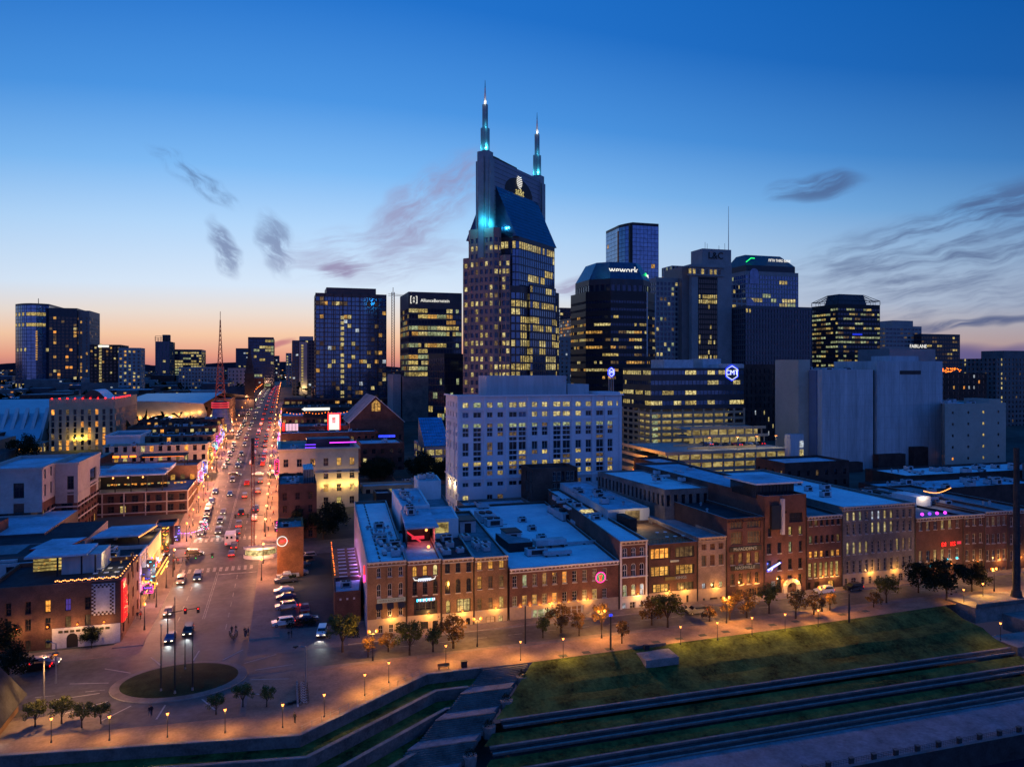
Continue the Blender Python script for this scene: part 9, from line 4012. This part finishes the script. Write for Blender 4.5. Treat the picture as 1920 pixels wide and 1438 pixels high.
# benches, bins, bollards near the stairs
x,y = gp(832,1254,0)
bn = thing('bench','dark bench at the promenade edge above the stairs','bench',(x,y,.03))
mb = MB()
mb.box(x - 1.1,y - .25,.45,x + 1.1,y + .25,.55,'wood')
mb.build('seat',bn)
mb = MB()
mb.box(x - 1.1,y + .2,.55,x + 1.1,y + .28,1.0,'wood')
mb.build('backrest',bn)
for s in (-.9,.9):
	mb = MB()
	mb.box(x + s - .06,y - .2,.03,x + s + .06,y + .2,.45,'metal_dark')
	mb.build('leg',bn)
x,y = gp(870,1250,0)
bn = thing('litter_bin','square black litter bin at the head of the stairs','bin',(x,y,.03))
mb = MB()
mb.box(x - .5,y - .4,.03,x + .5,y + .4,1.05,'black_paint')
mb.build('body',bn)
mb = MB()
mb.box(x - .56,y - .46,1.05,x + .56,y + .46,1.15,'metal_dark')
mb.build('lid',bn)
# thin rail posts along the slanted wall
rl = thing('wall_railing','thin posts with a cable rail along the slanted top wall','railing',(2,116.4,.35))
for i in range(15):
	t = (i + .5)/15
	x,y = 2 + 22*t - .3,116.2 + 16.4*t + .5
	mb = MB()
	mb.cyl(x,y,.03,1.1,.035,.035,5,'metal')
	mb.build('post',rl)
mb = MB()
mb.tube((2.2,117.0,1.05),(23.5,132.8,1.05),.015,4,'metal')
mb.tube((2.2,117.0,.7),(23.5,132.8,.7),.015,4,'metal')
mb.build('cable',rl)
# bollards by the kerb corner
for i in range(7):
	x,y = gp(430 + i*2.5,1200 - abs(3 - i)*3,0)
	t = thing('bollard',f'thin bollard on the rounded kerb corner, {ORD[i]} from the left','bollard',(x,y,0),group='bollards at the kerb corner')
	mb = MB()
	mb.cyl(0,0,0,1.0,.09,.08,8,'metal_dark')
	link('post',mb.mesh('post'),t)
	mb = MB()
	mb.cyl(0,0,1.0,1.12,.11,.05,8,'metal')
	link('cap',mb.mesh('cap'),t)
# pavilion at the lower left
pv = thing('riverside_pavilion','dark steep-roofed pavilion with lit windows cut by the lower left edge','pavilion',(-48,132,0))
mb = MB()
X0,X1,Y0,Y1 = -64,-40.4,126.5,137.5
mb.box(X0,Y0 + .5,0,X1 - .5,Y1,2.4,'wood')
mb.build('wall',pv)
mb = MB()
mb.loft([(X0,Y0 - .6),(X1 + .6,Y0 - .6),(X1 + .6,Y1 + .6),(X0,Y1 + .6)],2.4,[(X0,Y0 + 5.5),(X1 - 4.2,Y0 + 5.5),(X1 - 4.2,Y1 - 5.5),(X0,Y1 - 5.5)],13.0,'river_wall')
mb.build('roof',pv)
for i in range(3):
	mb = MB()
	x = X1 - 3 - i*2.4
	mb.box(x - .8,Y0 + .42,.5,x + .8,Y0 + .48,2.1,'w5')
	mb.build('window',pv)
lamp('pavilion_light',(X1 + .2,Y0 - .9,1.0),40,(.9,1,.95),pv,.2)

# ------------------------------------------------------------------ the far city that reads as one mass
rg = random.Random(55)
mb,lt = MB(),MB()
for i in range(2700):
	out = i >= 1500
	Y = (190 if out else 470) + 2700*rg.random() ** 1.6
	px = rg.choice((rg.uniform(-900,-90),rg.uniform(2060,3200))) if out else rg.uniform(-30,1950)
	X = fx(px,Y)
	if out and abs(X) < 60 or -52 < X < 20 and Y < 1600 or not out and (X > 20 and Y < 640 or X < -52 and Y < 560):
		continue
	w,d,h = rg.uniform(10,34),rg.uniform(10,34),rg.choice([4,5,6,7,9,12,15]) + Y*.003
	z = gz(Y)
	if z + h > 52:
		h = 50 - z
	mb.box(X,Y,z - 1,X + w,Y + d,z + h,rg.choice(['brick_dark','limestone','concrete_dark','brick','panel_dark','concrete_dark']),rg.choice(['roof_mid','roof_black','roof_mid','roof_grey_skytint']),bottom=False)
	for k in range(rg.randint(1,6)):
		s = .5 + Y*.0005
		xx,zz = X + rg.uniform(0,w - 2*s),z + rg.uniform(1,h - 1)
		lt.box(xx,Y - .3,zz,xx + 2*s,Y - .05,zz + s,rg.choice(['w1','w3','w6','w2','w6','w7']))
	if rg.random() < .55:
		s = .35 + Y*.0007
		lt.box(X - 3,Y - 4,z + 6,X - 3 + s,Y - 4 + s,z + 6 + s,rg.choice(['bulb_orange','bulb_orange','bulb','bulb_white']))
tag(mb.build('distant_city_blocks'),'mass of low dark city blocks stretching to the horizon','city',kind='stuff')
tag(lt.build('distant_city_lights'),'scatter of small lit windows and lamps across the far city','lights',kind='stuff')
mb = MB()
for i in range(4200):
	out = i >= 2600
	Y = (190 if out else 430) + 2600*rg.random() ** 1.5
	px = rg.choice((rg.uniform(-900,-70),rg.uniform(2040,3200))) if out else rg.uniform(-30,1950)
	X = fx(px,Y)
	if out and abs(X) < 60 or -40 < X < 12 and Y < 1600 or not out and X > 12 and Y < 600:
		continue
	z,r = gz(Y),rg.uniform(2,5)*(1 + Y*.0004)
	for k in range(7):
		c = Vector((X + rg.uniform(-r,r),Y + rg.uniform(-r,r),z + rg.uniform(1,6 + r)))
		t1 = Vector((rg.uniform(-1,1),rg.uniform(-1,1),rg.uniform(-1,1))).normalized()*r*.7
		t2 = Vector((rg.uniform(-1,1),rg.uniform(-1,1),rg.uniform(-1,1))).normalized()*r*.7
		mb.face([tuple(c - t1),tuple(c + t2),tuple(c + t1)],'leaf_dark')
tag(mb.build('distant_trees'),'dark tree cover between the far city blocks','trees',kind='stuff')
# parked cars on the garage roof
root,gx0,gx1,gy,gz1 = PK
for i in range(10):
	x = gx1 - 4 - i*2.9
	c = car('sedan' if i % 3 else 'suv',COLS[i % 10],x,gy + 30 - 2.8 if i > 6 else gy + 22,math.pi/2,f'{COLS[i % 10]} car parked on the yellow-lit garage roof, {ORD[i]} from the right','cars on the garage roof',False,i % 4 == 0,z=gz1)
# lettering becomes plain meshes
bpy.context.view_layer.update()
dg = bpy.context.evaluated_depsgraph_get()
for o in [o for o in bpy.data.objects if o.type == 'FONT']:
	me = bpy.data.meshes.new_from_object(o.evaluated_get(dg))
	n = link('lettering',me,o.parent)
	n.location,n.rotation_euler,n.scale = o.location,o.rotation_euler,o.scale
	bpy.data.objects.remove(o)
